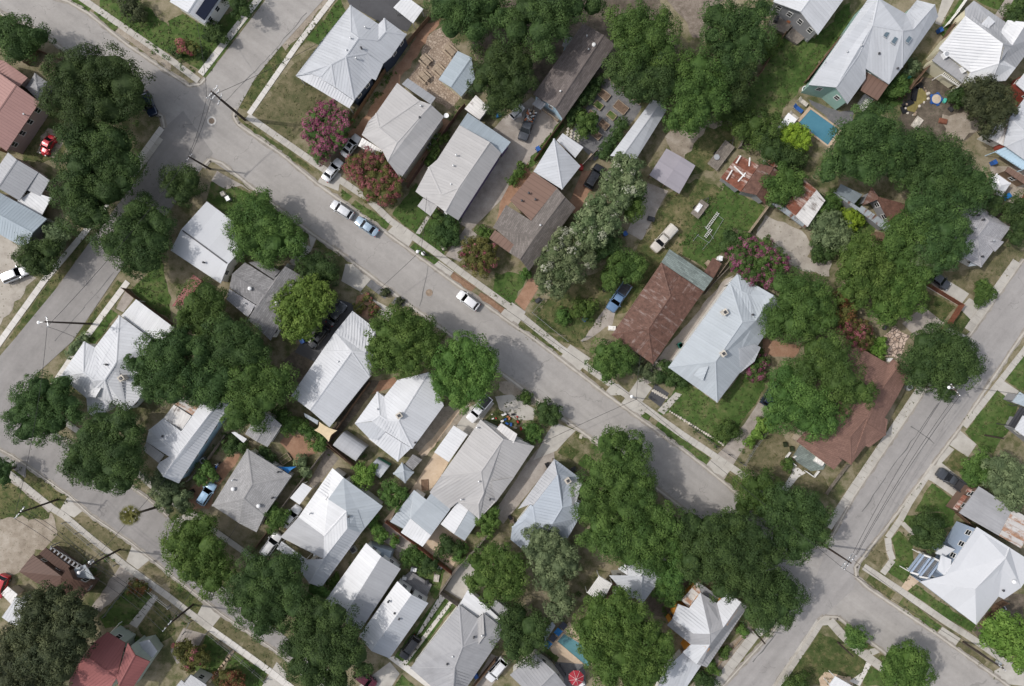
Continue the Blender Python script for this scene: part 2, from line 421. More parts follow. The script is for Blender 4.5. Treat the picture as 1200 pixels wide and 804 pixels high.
plain('lamp_red', (0.3, 0.01, 0.01), 0.25)
plain('lamp_clear', (0.7, 0.7, 0.72), 0.15)
ground_mat('gutter_dirt', [(0.25, (0.2, 0.18, 0.155)), (0.5, (0.29, 0.265, 0.235)), (0.75, (0.35, 0.32, 0.28))], 0.8)
plain('metal_mid', (0.2, 0.2, 0.2), 0.5, 0.2)
plain('cable', (0.03, 0.03, 0.032), 0.6)
plain('solar', (0.012, 0.016, 0.035), 0.15, 0.1, vary=0.2, scale=8, spec=0.6)
plain('pond_water', (0.2, 0.165, 0.055), 0.08, vary=0.2, scale=1.5, spec=0.6)
glass('window_glass'); glass('car_glass', (0.012, 0.014, 0.017), 0.05); glass('skylight_glass', (0.1, 0.14, 0.17), 0.06)
def water(name, c1, c2):
 m, t, b = nt(name)
 p = pos(t); n = noise(t, p, 0.4, 3); n2 = noise(t, p, 2.5, 3)
 t.links.new(ramp(t, n, [(0.3, c1), (0.7, c2)]), b.inputs['Base Color'])
 b.inputs['Roughness'].default_value = 0.06; b.inputs['Specular IOR Level'].default_value = 0.5
 bump(t, b, n2, 0.12, 0.1)
water('pool_water', (0.06, 0.185, 0.26), (0.085, 0.235, 0.31))
water('pool_teal', (0.08, 0.2, 0.23), (0.11, 0.25, 0.27))
for n_, c_, r_ in (('red', (0.42, 0.02, 0.03), .25), ('silver', (0.58, 0.59, 0.61), .25), ('white', (0.75, 0.75, 0.76), .25), ('paleblue', (0.3, 0.39, 0.48), .25), ('black', (0.016, 0.017, 0.02), .15),
    ('charcoal', (0.06, 0.065, 0.075), .2), ('navy', (0.02, 0.03, 0.06), .15), ('blue', (0.13, 0.22, 0.36), .3), ('cream', (0.6, 0.56, 0.5), .35), ('maroon', (0.12, 0.015, 0.03), .2), ('skyblue', (0.3, 0.45, 0.62), .25)):
 m_ = plain('paint_' + n_ if n_ != 'white' else 'carpaint_white', c_, r_, 0.2, vary=0.04, spec=0.5)
 b_ = m_.node_tree.nodes['Principled BSDF']; b_.inputs['Coat Weight'].default_value = 0.6; b_.inputs['Coat Roughness'].default_value = 0.05
leaf_mat('leaf_oak', (0.0345, 0.0669, 0.0208), (0.0794, 0.1312, 0.0364))
leaf_mat('leaf_pecan', (0.0495, 0.101, 0.0238), (0.1134, 0.1904, 0.0449))
leaf_mat('leaf_bright', (0.0573, 0.117, 0.0234), (0.1307, 0.2106, 0.0491))
leaf_mat('leaf_yellow', (0.0855, 0.1625, 0.0266), (0.1881, 0.2907, 0.0617))
leaf_mat('leaf_neon', (0.1273, 0.2043, 0.0215), (0.2546, 0.3528, 0.0359))
leaf_mat('leaf_cedar', (0.0365, 0.0496, 0.023), (0.0915, 0.1045, 0.0461))
leaf_mat('leaf_pale', (0.0633, 0.0987, 0.038), (0.2024, 0.2404, 0.1201))
leaf_mat('leaf_grey', (0.087, 0.124, 0.0577), (0.1976, 0.2479, 0.1214))
leaf_mat('leaf_olive', (0.0759, 0.0886, 0.0253), (0.1898, 0.1834, 0.0506))
leaf_mat('flower_pink', (0.19, 0.043, 0.09), (0.37, 0.13, 0.21))
leaf_mat('flower_rose', (0.2375, 0.0665, 0.0712), (0.399, 0.152, 0.152))
leaf_mat('flower_rust', (0.152, 0.0665, 0.0333), (0.266, 0.1235, 0.057))
leaf_mat('flower_cream', (0.285, 0.2945, 0.209), (0.4275, 0.437, 0.342))
leaf_mat('leaf_grass', (0.05, 0.085, 0.022), (0.19, 0.18, 0.085), .2)
leaf_mat('twig_grey', (0.1518, 0.1265, 0.1139), (0.3036, 0.2656, 0.2404))
PATCH_N = [0]; LAWNS = []
def jitter(P, amp, step=1.1):
 out = []
 n = len(P)
 for i in range(n):
  a = Vector(P[i][:2]); b = Vector(P[(i + 1) % n][:2])
  L = (b - a).length; k = max(1, int(L / step))
  d = (b - a); nrm = Vector((-d.y, d.x)).normalized() if L > 0 else Vector((0, 0))
  for q in range(k):
   p = a + d * (q / k) + nrm * RN.uniform(-amp, amp)
   out.append((p.x, p.y, 0.0))
 return out
def patch(name, label, mat, f, s, lvl=1, jit=0.0):
 PATCH_N[0] += 1
 P = pts(f, s) if isinstance(s, str) else s
 if jit: P = jitter(P, jit * 1.25)
 if poly2(P) < 0: P = P[::-1]
 z = lvl * 0.009 + (PATCH_N[0] % 8) * 0.001
 mb = MB(); mb.face([(p[0], p[1], z) for p in P])
 o = mb.build(name, mat)
 if mat.startswith('lawn'): LAWNS.append((P, mat))
 return tag(o, label, 'ground', kind='structure')
def strip(name, label, mat, f, s, w, z0, slab=1.5, h=0.09, gap=0.035):
 """a pavement: row of slabs along a polyline, one object"""
 P = pts(f, s) if isinstance(s, str) else s
 mb = MB()
 for i in range(len(P) - 1):
  a = Vector(P[i][:2]); b = Vector(P[i + 1][:2]); d = b - a; L = d.length
  if L < 0.1: continue
  k = max(1, round(L / slab)); d.normalize(); n = Vector((-d.y, d.x)) * (w / 2); sl = L / k
  for q in range(k):
   e = a + d * (q * sl + gap / 2); e2 = a + d * ((q + 1) * sl - gap / 2)
   mb.prism([tuple(e - n) + (0,), tuple(e2 - n) + (0,), tuple(e2 + n) + (0,), tuple(e + n) + (0,)], 0.0, z0 + h + RN.uniform(-.004, .004))
 o = mb.build(name, mat)
 return tag(o, label, 'sidewalk', kind='structure')
def kerb(f, s, label, w=0.3, h=0.13):
 P = pts(f, s) if isinstance(s, str) else s
 mb = MB()
 for i in range(len(P) - 1):
  a = P[i]; b = P[i + 1]
  mb.bar((a[0], a[1], h / 2 + 0.01 + 0.0015 * (i % 2)), (b[0], b[1], h / 2 + 0.01 + 0.0015 * (i % 2)), w, h)
 for i in range(len(P) - 1):          # gutter dust beside the kerb
  a = Vector(P[i][:2]); b = Vector(P[i + 1][:2]); d = b - a; n = Vector((-d.y, d.x)).normalized(); k = max(1, int(d.length / .8))
  for sg in (-1, 1):
   ws = [RN.uniform(.25, .6) for q in range(k + 1)]
   for q in range(k):
    e, e2 = a + d * (q / k), a + d * ((q + 1) / k); f1, f2 = e + n * sg * ws[q], e2 + n * sg * ws[q + 1]
    Q = [(v.x, v.y, .0795) for v in (e, e2, f2, f1)]; mb.face(Q if poly2(Q) > 0 else Q[::-1], 1)
 return tag(mb.build('kerb', ['kerb_concrete', 'gutter_dirt']), label, 'kerb', kind='structure')
def road(label, mat, s, lvl):
 P = pts('', s)
 if poly2(P) < 0: P = P[::-1]
 mb = MB(); z = 0.055 + lvl * 0.004
 mb.face([(p[0], p[1], z) for p in P])
 return tag(mb.build('road', mat), label, 'road', kind='structure')
gb = MB(); gb.face([(-700, -700, 0), (700, -700, 0), (700, 700, 0), (-700, 700, 0)])
tag(gb.build('ground', 'yard_ground'), 'patchy grass and bare earth ground under the whole neighbourhood', 'ground', kind='structure')
UP = '-40,-32 80,2 104,16 150,53 199,86 222,101 235,99 241,92'
UP2 = '276,127 274,137 279,146 329,180 371,215 450,271 529,329 599,379 627,398 709,461 799,526 827,548 862,577 905,612 950,640 966,640 975,628'
LO = '-40,-9 0,14 45,36 82,64 110,86 150,116 190,136 193,150'
LO2 = '238,196 246,187 260,191 302,225 367,275 400,297 475,354 537,399 600,446 645,480 700,519 735,546 790,588 831,621 880,657 905,690 912,715 909,736'
LOE = '959,728 966,722 982,723 1000,738 1032,761 1062,785 1120,830'
UPE = '1097,743 1017,689 1003,676 1002,664 1010,654'
def rev(s): return ' '.join(reversed(s.split()))
road('long pale main street running diagonally between the two rows of houses', 'asphalt_pale',
  UP + ' 262,100 278,118 ' + UP2.replace('966,640 975,628', '990,640') + ' 1003,676 1017,689 1097,743 1171,796 1240,846 1150,850 ' + rev('982,723 1000,738 1032,761 1062,785 1120,830') + ' 960,728 909,736 905,690 ' + rev('302,225 367,275 400,297 475,354 537,399 600,446 645,480 700,519 735,546 790,588 831,621 880,657') + ' 246,187 193,150 ' + rev('-40,-9 0,14 45,36 82,64 110,86 150,116 190,136'), 0)
road('grey side street entering from the top edge of the photo', 'asphalt_pale', '241,92 300,15 330,-25 400,-25 379,0 329,55 299,92 274,137 262,150 225,112', 1)
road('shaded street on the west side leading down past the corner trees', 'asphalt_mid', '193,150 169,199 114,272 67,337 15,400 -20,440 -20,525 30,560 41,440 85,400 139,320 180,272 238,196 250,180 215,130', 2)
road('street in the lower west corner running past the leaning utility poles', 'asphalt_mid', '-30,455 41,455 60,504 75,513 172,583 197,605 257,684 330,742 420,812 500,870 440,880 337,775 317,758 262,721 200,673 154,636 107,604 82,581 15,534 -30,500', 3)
road('wide street on the east side with long dark tyre streaks', 'asphalt_east', '1240,250 1199,304 1139,389 1082,460 1000,582 975,628 950,690 909,736 847,804 820,840 880,840 907,804 959,728 1000,690 1010,656 1052,600 1082,559 1124,502 1192,400 1260,305', 4)
def seam(f, s, w, label):
 P = pts(f, s); mb = MB()
 for i in range(len(P) - 1):
  a = Vector(P[i][:2]); b = Vector(P[i + 1][:2]); d = (b - a); n = Vector((-d.y, d.x)).normalized()
  k = max(2, int(d.length / 1.2)); prev = None
  for q in range(k + 1):
   c = a + d * (q / k); ww = w * RN.uniform(0.4, 1.2); c += n * RN.uniform(-.12, .12)
   cur = (c - n * ww / 2, c + n * ww / 2)
   if prev: mb.face([(prev[0].x, prev[0].y, .078), (cur[0].x, cur[0].y, .078), (cur[1].x, cur[1].y, .078), (prev[1].x, prev[1].y, .078)])
   prev = cur
 o = mb.build('road_seam', 'tar_seam'); bpy.context.view_layer.update()
 return tag(o, label, 'road marking', kind='structure')
seam('52', '400,290 310,420 150,640 40,804', 0.17, 'dark sealed joint along the east street')
seam('43', '440,560 330,690', 0.2, 'dark patched joint on the lower east street')
seam('52', '270,400 330,440 380,480', 0.18, 'short tar patch across the east street')
seam('01', '540,480 400,640 260,804', 0.14, 'thin sealed joint along the shaded west street')
seam('21', '412,445 370,640', 0.12, 'thin dark strip drawn for the wires above the main street by the manhole')  # follows the wires crossing above, drawn as a strip on the road
seam('10', '640,60 470,260 260,480', 0.12, 'thin sealed joint along the grey side street')
kerb('', UP, 'kerb on the upper side of the main street near the corner poles')
kerb('', UP2, 'long kerb along the upper side of the main street')
kerb('', LO, 'kerb on the lower side of the main street under the corner oaks')
kerb('', LO2, 'long kerb along the lower side of the main street')
kerb('', LOE, 'kerb round the corner lawn beside the sandstone patio')
kerb('', '907,804 959,728', 'kerb of the east street below the corner lawn')
kerb('', '1260,305 1192,400 1124,502 1082,559 1052,600 1010,654', 'kerb along the far side of the east street')
kerb('', UPE + '', 'kerb round the corner in front of the white roofed blue house')
kerb('', '1097,743 1171,796 1240,846', 'kerb of the main street past the white roofed blue house')
kerb('', '1199,304 1139,389 1082,460 1000,582 975,628', 'kerb of the east street beside the red shingle house', 0.2)
kerb('', '847,804 909,736', 'kerb of the east street beside the orange walled house', 0.2)
kerb('', '-20,516 15,534 82,581 107,604 154,636 200,673 262,721 317,758 400,822', 'kerb on the outer side of the lower west street', 0.2)
kerb('', '75,513 172,583 197,605', 'kerb on the house side of the lower west street', 0.2)
mh = MB(); mh.lathe(g('10', 193, 570, 0.062), [(.8, 0), (.8, .025), (0.52, .025), (0.52, 0)], 28)
tag(mh.build('concrete_ring', 'concrete_bright'), 'pale concrete ring around the cover in the street crossing', 'manhole', kind='structure')
for (f, x, y, r, lab) in (('10', 193, 570, .5, 'dark round cover inside the pale concrete ring'), ('21', 414, 575, .62, 'round manhole cover in the main street near the white car')):
 mh = MB(); mh.lathe(g(f, x, y, 0.064), [(r, 0), (r, .02), (r * .85, .026), (r * .2, .03)], 24)
 tag(mh.build('manhole_cover', 'stone_brown'), lab, 'manhole')
strip('sidewalk', 'sidewalk on the upper side of the main street before the side street', 'concrete', '', '40,-40 100,1 200,70 233,95', 1.1, 0)
strip('sidewalk', 'long sidewalk on the upper side of the main street', 'concrete', '', '290,136 379,198 430,232 458,259 509,295 542,320 599,361 657,408 724,456 749,473 799,509 825,526 875,560 905,585', 1.15, 0)
strip('sidewalk', 'bright sidewalk beside the side street on the west', 'concrete_bright', '', '310,-10 235,87', 1.15, 0)
strip('sidewalk', 'bright sidewalk beside the white roofed navy house', 'concrete_bright', '', '400,-14 389,0 349,52 292,134', 0.9, 0)
strip('sidewalk', 'white sidewalk under the trees on the west street', 'concrete_bright', '', '190,150 150,205 100,272 52,329 5,394 -20,430', 1.05, 0)
strip('sidewalk', 'sidewalk strip below the corner oak beside the road', 'concrete', '', '189,162 172,186 155,206', 0.9, 0.01)
strip('sidewalk', 'white sidewalk in front of the large white hip roof', 'concrete_bright', '', '150,330 96,402 60,455 50,475', 1.0, 0)
strip('sidewalk', 'sidewalk on the outer side of the lower west street', 'concrete', '', '-10,540 10,554 62,596 75,604 107,631 149,664 199,700 247,737', 1.15, 0)
strip('sidewalk', 'new pale sidewalk past the sparse lawns at the bottom edge', 'concrete_bright', '', '247,737 317,787 360,820', 1.15, 0)
strip('sidewalk', 'sidewalk hidden under the trees of the lower west street', 'concrete', '', '70,490 160,553 190,580 260,628 304,659', 1.0, 0)
strip('sidewalk', 'kerbside sidewalk between the red shingle house and the east street', 'concrete', '', '1191,306 1134,387', 1.4, 0.02)
strip('sidewalk', 'kerbside sidewalk along the east street beside the red shingle house', 'concrete', '', '1080,454 997,577 970,618', 1.5, 0.02)
strip('sidewalk', 'kerbside sidewalk beside the planted strip of the orange walled house', 'concrete', '', '905,728 884,744 838,804 825,822', 1.7, 0.02)
strip('sidewalk', 'sidewalk on the far side of the east street', 'concrete', '', '1215,388 1200,411 1130,500', 1.05, 0)
strip('sidewalk', 'sidewalk past the black pickup driveway on the east street', 'concrete', '', '1094,545 1065,590 1055,609 1040,630', 1.1, 0)
strip('sidewalk', 'curved sidewalk at the corner of the white roofed blue house', 'concrete', '', '1040,630 1042,645 1046,656 1034,672', 1.1, 0.01)
strip('sidewalk', 'sidewalk in front of the white roofed blue house', 'concrete', '', '1012,664 1055,692 1109,729 1139,748 1189,783 1220,806', 1.15, 0)
strip('sidewalk', 'sidewalk round the corner lawn by the sandstone patio', 'concrete', '', '905,812 950,745 961,728 972,727 985,742 1007,763 1032,781 1060,804', 1.5, 0)
P_ = patch
P_('lawn', 'mown lawn in front of the house with solar panels', 'lawn_green', '00', '470,-10 640,-10 804,130 804,260 700,215 470,40', 1, .25)
P_('lawn', 'green lawn with pink bush at the side street corner', 'lawn_green', '10', '-10,100 60,60 130,110 330,40 400,-10 415,10 145,330 -10,230', 1, .25)
P_('lawn', 'worn dry lawn in front of the navy house', 'lawn_dry', '10', '385,540 600,290 690,215 780,120 804,180 720,480 640,600 560,690', 1, .3)
P_('lawn', 'grass verge between the side street and the bright sidewalk', 'lawn_mixed', '10', '310,500 400,372 490,250 620,150 700,60 720,100 380,500 350,525', 1, .2)
P_('dirt', 'sandy worn edge of the side street', 'dirt_tan', '10', '520,210 620,90 730,-20 745,0 640,130 545,235', 2, .3)
P_('lawn', 'grass beside the bright sidewalk at the top edge', 'lawn_green', '10', '640,190 804,-10 830,60 700,210', 1, .2)
P_('lawn', 'dark planting strip beside the western side street sidewalk', 'lawn_green', '10', '435,0 165,370 140,350 410,10', 1, .15)
for k, (f, s, mt, lab) in enumerate([
 ('00', '320,0 345,-15 430,40 415,55', 'lawn_green', 'small grass verge at the top edge of the main street'),
 ('00', '440,60 455,45 560,120 540,150', 'lawn_green', 'narrow green verge along the top kerb'),
 ('00', '545,150 565,125 804,300 804,335', 'dirt_tan', 'bare planted verge along the top kerb'),
 ('10', '310,560 330,560 535,700 515,725', 'lawn_mixed', 'grass verge by the corner utility poles'),
 ('10', '560,715 690,804 650,804 545,740', 'lawn_mixed', 'short grass verge under the pink crape myrtle'),
 ('21', '0,85 50,120 30,145 0,135', 'lawn_green', 'short grass verge before the parked silver car'),
 ('21', '65,140 230,250 205,285 45,160', 'lawn_green', 'grass verge beside the two parked cars'),
 ('21', '345,340 460,420 440,445 325,365', 'lawn_green', 'planted verge with a white drum'),
 ('21', '530,475 635,545 610,570 510,510', 'mulch', 'rust brown mulched verge before the white car'),
 ('21', '660,570 770,650 745,680 640,595', 'mulch', 'rust brown mulched verge beyond the white car'),
 ('31', '40,710 170,804 90,804 20,740', 'lawn_mixed', 'grass verge near the terracotta drive'),
 ('32', '120,-10 140,-5 245,50 215,75', 'lawn_mixed', 'grass verge before the pale drive apron'),
 ('32', '330,115 460,210 440,235 315,150', 'lawn_dry', 'dry verge below the round green tree'),
 ('32', '490,230 540,265 510,290 465,255', 'lawn_dry', 'small dry verge at the lamp post'),
 ('32', '610,315 660,350 635,385 593,350', 'lawn_green', 'small green verge beside the entry walk'),
 ('32', '690,375 804,455 804,505 670,405', 'lawn_green', 'green verge below the blue roofed house'),
 ('42', '0,455 130,550 110,585 0,505', 'lawn_green', 'green verge beside the long concrete drive'),
 ('42', '210,615 320,695 300,725 185,645', 'lawn_mixed', 'verge under the dark street tree'),
 ('52', '750,50 510,410 495,395 740,55', 'lawn_mixed', 'thin green verge on the east street'),
 ('52', '330,655 225,804 205,804 320,645', 'lawn_mixed', 'thin green verge below the black pickup'),
 ('53', '60,205 140,110 160,205 125,250', 'lawn_dry', 'dry corner verge with a bare spot'),
 ('53', '60,305 80,275 200,365 175,400', 'lawn_mixed', 'verge at the corner before the entry walk'),
 ('53', '235,385 415,520 385,555 205,425', 'lawn_green', 'long green verge before the white roofed house'),
 ('53', '500,590 630,690 605,715 475,620', 'lawn_dry', 'dry verge at the streetlight pole'),
 ('53', '690,720 700,725 660,765 640,745', 'lawn_green', 'tiny verge by the pale apron'),
 ('53', '70,600 100,622 80,655 40,635', 'lawn_mixed', 'verge beside the round street bush'),
 ('53', '130,650 160,680 150,720 105,690', 'lawn_mixed', 'verge under the round tree at the bottom edge'),
 ('01', '410,290 450,300 230,600 60,804 40,790 200,570 380,330', 'lawn_mixed', 'grass verge beside the shaded west street'),
 ('01', '555,515 580,535 380,804 335,804 490,600', 'lawn_mixed', 'grass verge before the large white hip roof'),
 ('02', '60,540 330,730 290,795 180,720 30,620 30,560', 'lawn_mixed', 'grass verge on the lower west street'),
 ('03', '340,0 430,10 620,140 590,205 440,90 330,30', 'lawn_dry', 'dry verge with weeds beside the leaning pole'),
 ('03', '720,210 804,275 804,310 760,330 660,255', 'lawn_dry', 'dry verge beyond the concrete apron'),
 ('13', '0,300 155,405 125,465 0,375', 'lawn_mixed', 'dry grass verge at the second leaning pole'),
 ('13', '240,470 345,550 320,605 200,525', 'lawn_dry', 'bare brown verge by the pale sidewalk'),
 ('13', '360,570 480,640 470,720 335,620', 'lawn_dry', 'bare brown verge under the dark trees'),
 ('32', '305,415 360,455 335,485 285,445', 'lawn_mixed', 'small square lawn with a grey cover'),
 ('32', '250,470 320,520 280,565 215,525', 'lawn_mixed', 'square lawn before the grey blue roof'),
 ('32', '380,470 400,480 400,510 365,500', 'lawn_green', 'small verge under the large street tree'),
 ('32', '345,530 400,570 390,620 310,580', 'lawn_green', 'front lawn corner under the large street tree'),
]):
 P_('lawn' if 'lawn' in mt else 'mulch_bed', lab, mt, f, s, 2, .12)
P_('dirt', 'red earth driveway beside the navy house', 'dirt_red', '20', '470,90 400,110 100,560 20,640 -60,760 60,804 110,700 270,390 370,240', 1, .3)
P_('dirt', 'bare drive with two silver sedans', 'dirt_dark', '10', '700,804 804,640 900,700 804,804', 3, .1)
P_('paving', 'flagstone yard with wooden tables', 'flagstone', '20', '410,180 470,130 540,240 560,470 500,520 320,370', 2, .3)
P_('asphalt', 'dark asphalt lot behind the navy house', 'asphalt_dark', '20', '20,-15 300,-15 340,100 310,150 180,105 40,25', 2)
P_('dirt', 'bare side yard beside the cream walled house', 'dirt_red', 'B', '690,510 731,520 560,780 500,770', 1, .2)
P_('lawn', 'front lawn of the purple walled house', 'lawn_green', '21', '240,200 350,60 460,190 550,260 480,400 240,210', 1, .15)
P_('walk', 'short concrete path to the purple walled house', 'concrete', '21', '405,210 420,215 370,300 350,295', 3)
P_('driveway', 'long stained concrete driveway beside the purple walled house', 'concrete_stained', 'C', '470,245 530,300 430,490 300,620 245,590 430,290', 3)
P_('driveway', 'stained concrete driveway front by the olive bush', 'concrete_stained', '21', '590,260 640,300 560,430 490,400', 3)
P_('dirt', 'stained parking yard with the loaded pickup', 'concrete_stained', '30', '20,500 90,460 240,560 130,720 60,804 -120,804 -100,620', 2, .2)
P_('lawn', 'weedy strip beside the parking yard', 'lawn_green', '30', '225,575 250,590 100,790 60,790 130,690', 3, .25)
P_('driveway', 'gravelly drive strip beside the brown shingle house', 'dirt_red', 'C', '430,480 540,330 560,380 400,600', 2, .2)
P_('lawn', 'green front yard at the olive red bush', 'lawn_green', '31', '-80,480 70,490 20,600 0,640 -100,590', 1, .25)
P_('driveway', 'terracotta coloured drive beside the pale flowering trees', 'dirt_red', '31', '85,500 130,550 60,660 15,615', 3, .12)
P_('driveway', 'red earth drive behind the brown shingle house', 'dirt_red', '31', '330,0 420,0 310,210 250,190', 2, .15)
P_('driveway', 'pale concrete apron of the terracotta drive', 'concrete', '31', '0,620 65,665 20,740 -55,690', 4)
P_('garden_floor', 'grey gravel garden floor around the raised beds', 'gravel_grey', '30', '440,360 610,500 600,530 470,690 390,760 330,700 270,640 400,430', 2, .1)
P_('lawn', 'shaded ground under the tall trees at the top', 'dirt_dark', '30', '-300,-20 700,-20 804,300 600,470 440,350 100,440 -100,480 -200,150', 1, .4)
P_('dirt', 'brown leaf litter clearing at the top edge', 'leaf_litter', '30', '730,-10 1000,-10 950,160 860,170', 2, .4)
P_('dirt', 'bare dirt beside the lilac canopy', 'dirt_tan', '30', '720,640 804,600 1000,560 960,720 800,790 740,700', 2, .3)
P_('lawn', 'grassy yard with the cream pickup', 'lawn_mixed', '31', '740,110 804,60 900,40 980,90 940,330 800,400 720,520 640,620 440,700 340,804 90,740 200,560 560,420', 1, .3)
P_('driveway', 'old concrete slab beside the lilac canopy', 'concrete_stained', '31', '640,60 735,95 610,330 540,290', 3, .06)
P_('driveway', 'worn wheel track under the blue pickup', 'concrete_stained', '31', '460,620 510,640 470,720 350,804 320,804 420,680', 3, .25)
P_('lawn', 'green yard with white pipe frames', 'lawn_green', '41', '200,60 260,90 380,170 330,290 240,270 120,470 0,400 0,350', 2, .3)
P_('lawn', 'grassy strip with trailer beside the rusty shed', 'lawn_mixed', '40', '0,760 110,600 220,600 250,700 140,804 -20,830', 2, .3)
P_('lawn', 'long mown back lawn beside the wooden fence', 'lawn_green', '40', '470,160 620,180 790,10 804,100 570,390 430,590 280,490', 2, .3)
P_('slab', 'broad weathered concrete slab behind the crape myrtle', 'gravel_pale', '41', '390,215 480,240 560,285 620,350 590,400 640,430 700,410 690,500 560,470 430,380 340,300', 3, .25)
P_('lawn', 'overgrown garden behind the teal house', 'lawn_green', '41', '600,270 804,120 900,200 900,420 720,400 640,340', 2, .4)
P_('pool_deck', 'pale green patio slab beside the turquoise pool', 'gravel_grey', '40', '590,470 740,530 804,520 804,600 740,610 610,490', 3, .15)
P_('lawn', 'grass between teal house and pond yard', 'lawn_green', '50', '20,540 180,410 280,340 320,300 240,480 60,580', 2, .3)
P_('dirt', 'grey earth yard with the small pond', 'dirt_dark', '50', '290,370 400,350 480,420 600,600 500,680 270,690 200,560', 2, .4)
P_('dirt', 'pinkish gravel yard past the pond', 'dirt_tan', '50', '420,540 570,540 600,600 520,650 440,640', 3, .4)
P_('driveway', 'pale driveway at the top edge beside the teal house', 'concrete', '50', '420,-10 480,-10 410,120 385,110', 2)
P_('lawn', 'green weedy strip along the white fence', 'lawn_green', '50', '500,0 530,0 420,180 400,140', 2, .15)
P_('lawn', 'front lawn above the white roof at the top corner', 'lawn_green', '50', '560,-10 804,-10 804,90 720,60 640,40', 1, .2)
P_('driveway', 'grey driveway at the top corner', 'concrete_stained', '50', '720,-10 760,-10 690,110 660,80', 3)
P_('dirt', 'pale dirt yard with the white canopy', 'dirt_tan', '51', '640,-20 804,-20 804,180 760,170 650,100', 2, .2)
P_('lawn', 'dry front lawn of the pale grey shingle house', 'lawn_dry', '51', '740,300 790,380 640,630 560,590 420,480 600,460', 2, .2)
P_('driveway', 'concrete driveway under the dark sedan', 'concrete', '51', '345,500 450,520 545,580 500,640 330,540', 3)
P_('driveway', 'pale driveway apron on the east street', 'concrete', '51', '545,600 630,650 570,720 500,650', 4)
P_('lawn', 'small green lawn beside the brown fence', 'lawn_mixed', '51', '330,560 480,640 420,710 330,640', 3, .12)
P_('lawn', 'small lawn by the driveway apron', 'lawn_mixed', '51', '500,655 550,700 510,765 450,720', 3, .1)
P_('driveway', 'dark stained concrete pad under the tree edge', 'concrete_stained', '51', '330,640 430,710 380,780 290,780 230,720', 3)
P_('driveway', 'concrete drive at the sidewalk below the brown fence', 'concrete', '51', '430,730 560,790 540,830 400,800', 4)
P_('paving', 'pink flagstone patio behind the red shingle house', 'flagstone_pink', 'M', '600,60 660,10 740,60 690,180 620,170', 3, .25)
P_('lawn', 'dry front yard of the red shingle house', 'lawn_dry', '42', '370,450 470,430 560,560 660,640 720,740 560,690 300,600 310,570', 2, .3)
P_('lawn', 'dry side yard along the east street sidewalk', 'lawn_dry', '52', '260,210 320,240 0,700 0,560 150,400', 2, .2)
P_('walk', 'pale flared path to the green tiled porch', 'concrete_bright', '42', '520,580 580,620 545,640 490,710 465,695 515,620', 4)
P_('driveway', 'terracotta earth under the broad tree by the blue roof', 'dirt_red', '42', '375,-10 560,20 520,80 370,60', 3, .2)
P_('driveway', 'long concrete driveway with the dark sport utility car', 'concrete_stained', '42', '415,200 455,260 270,530 190,660 105,590 195,500 290,390', 3)
P_('driveway', 'concrete apron of the long driveway', 'concrete', '42', '150,535 245,590 185,645 105,590', 4)
P_('lawn', 'lush green lawn below the blue roofed house', 'lawn_green', '42', '-130,350 0,180 160,290 270,150 380,180 390,220 200,490 160,490 0,370 -60,330', 2, .2)
P_('driveway', 'worn concrete drive between the rusty roof and the blue roof', 'concrete_stained', 'D', '600,190 640,170 340,600 250,680 180,700 260,590', 3, .12)
P_('driveway', 'pale drive apron below the dark asphalt square', 'concrete', '32', '600,170 660,220 610,290 640,330 590,360 510,300', 4)
P_('asphalt', 'dark asphalt square edged with pale stones', 'asphalt_dark', '32', '675,200 740,245 700,310 640,265', 4)
P_('walk', 'pale path beside the dark asphalt square', 'concrete', '32', '770,240 800,250 715,345 685,325', 4)
P_('driveway', 'pale concrete apron below the parked blue pickup', 'concrete', '32', '275,15 370,80 310,150 220,85', 4)
P_('walk', 'entry walk stub at the lamp post', 'concrete', '32', '465,205 500,200 560,250 470,255 440,240', 4)
P_('lawn', 'grass between the round tree and the pale apron', 'lawn_mixed', '32', '0,-40 300,-20 370,60 270,10 150,-20', 1, .2)
P_('driveway', 'drive apron before the parked sedans', 'concrete', '10', '735,790 804,820 790,900 690,860', 4)
P_('driveway', 'drive apron between the green verges', 'concrete', '21', '250,255 340,320 310,370 215,290', 4)
P_('driveway', 'pale apron of the stained driveway', 'concrete', '21', '460,425 530,475 505,505 435,445', 4)
P_('driveway', 'pale apron at the mulched verges', 'concrete', '21', '770,650 830,690 804,720 745,680', 4)
P_('lawn', 'shaded lawn around the plain white gabled house', 'lawn_green', '11', '190,60 260,60 390,110 520,200 660,300 610,360 400,250 290,220 170,140', 1, .2)
P_('driveway', 'old concrete drive at the west corner of the main street', 'concrete_stained', '11', '220,0 340,70 400,110 330,70 260,90 190,45', 3, .06)
P_('walk', 'entry path across the verge by the leafy tree', 'concrete', '11', '610,330 660,360 650,300 690,310 660,380 580,450 560,430', 3)
P_('lawn', 'grass verge in front of the grey shingle house', 'lawn_mixed', '11', '690,320 804,390 780,400 670,360', 3, .1)
P_('asphalt', 'dark drive with the two black cars', 'asphalt_dark', 'H', '250,0 340,30 160,290 60,240 120,140', 3)
P_('driveway', 'pale apron above the gravel beds', 'concrete', '21', '20,440 100,440 150,500 90,570 0,520', 4)
P_('gravel_bed', 'grey gravel bed with one tuft', 'gravel_grey', '21', '145,508 230,570 205,605 118,540', 4)
P_('gravel_bed', 'second grey gravel bed with one tuft', 'gravel_grey', '21', '260,590 315,632 290,640 235,625', 4)
P_('walk', 'pale concrete walk between the gravel beds', 'concrete', '21', '90,575 330,700 300,760 180,680', 3)
P_('mulch_bed', 'terracotta planting bed beside the pale walk', 'dirt_red', '21', '75,590 110,580 190,650 130,710 60,660', 4, .15)
P_('dirt', 'dark side yard with shrubs and fence', 'dirt_dark', 'H', '0,300 60,230 150,280 50,430 0,460', 2, .2)
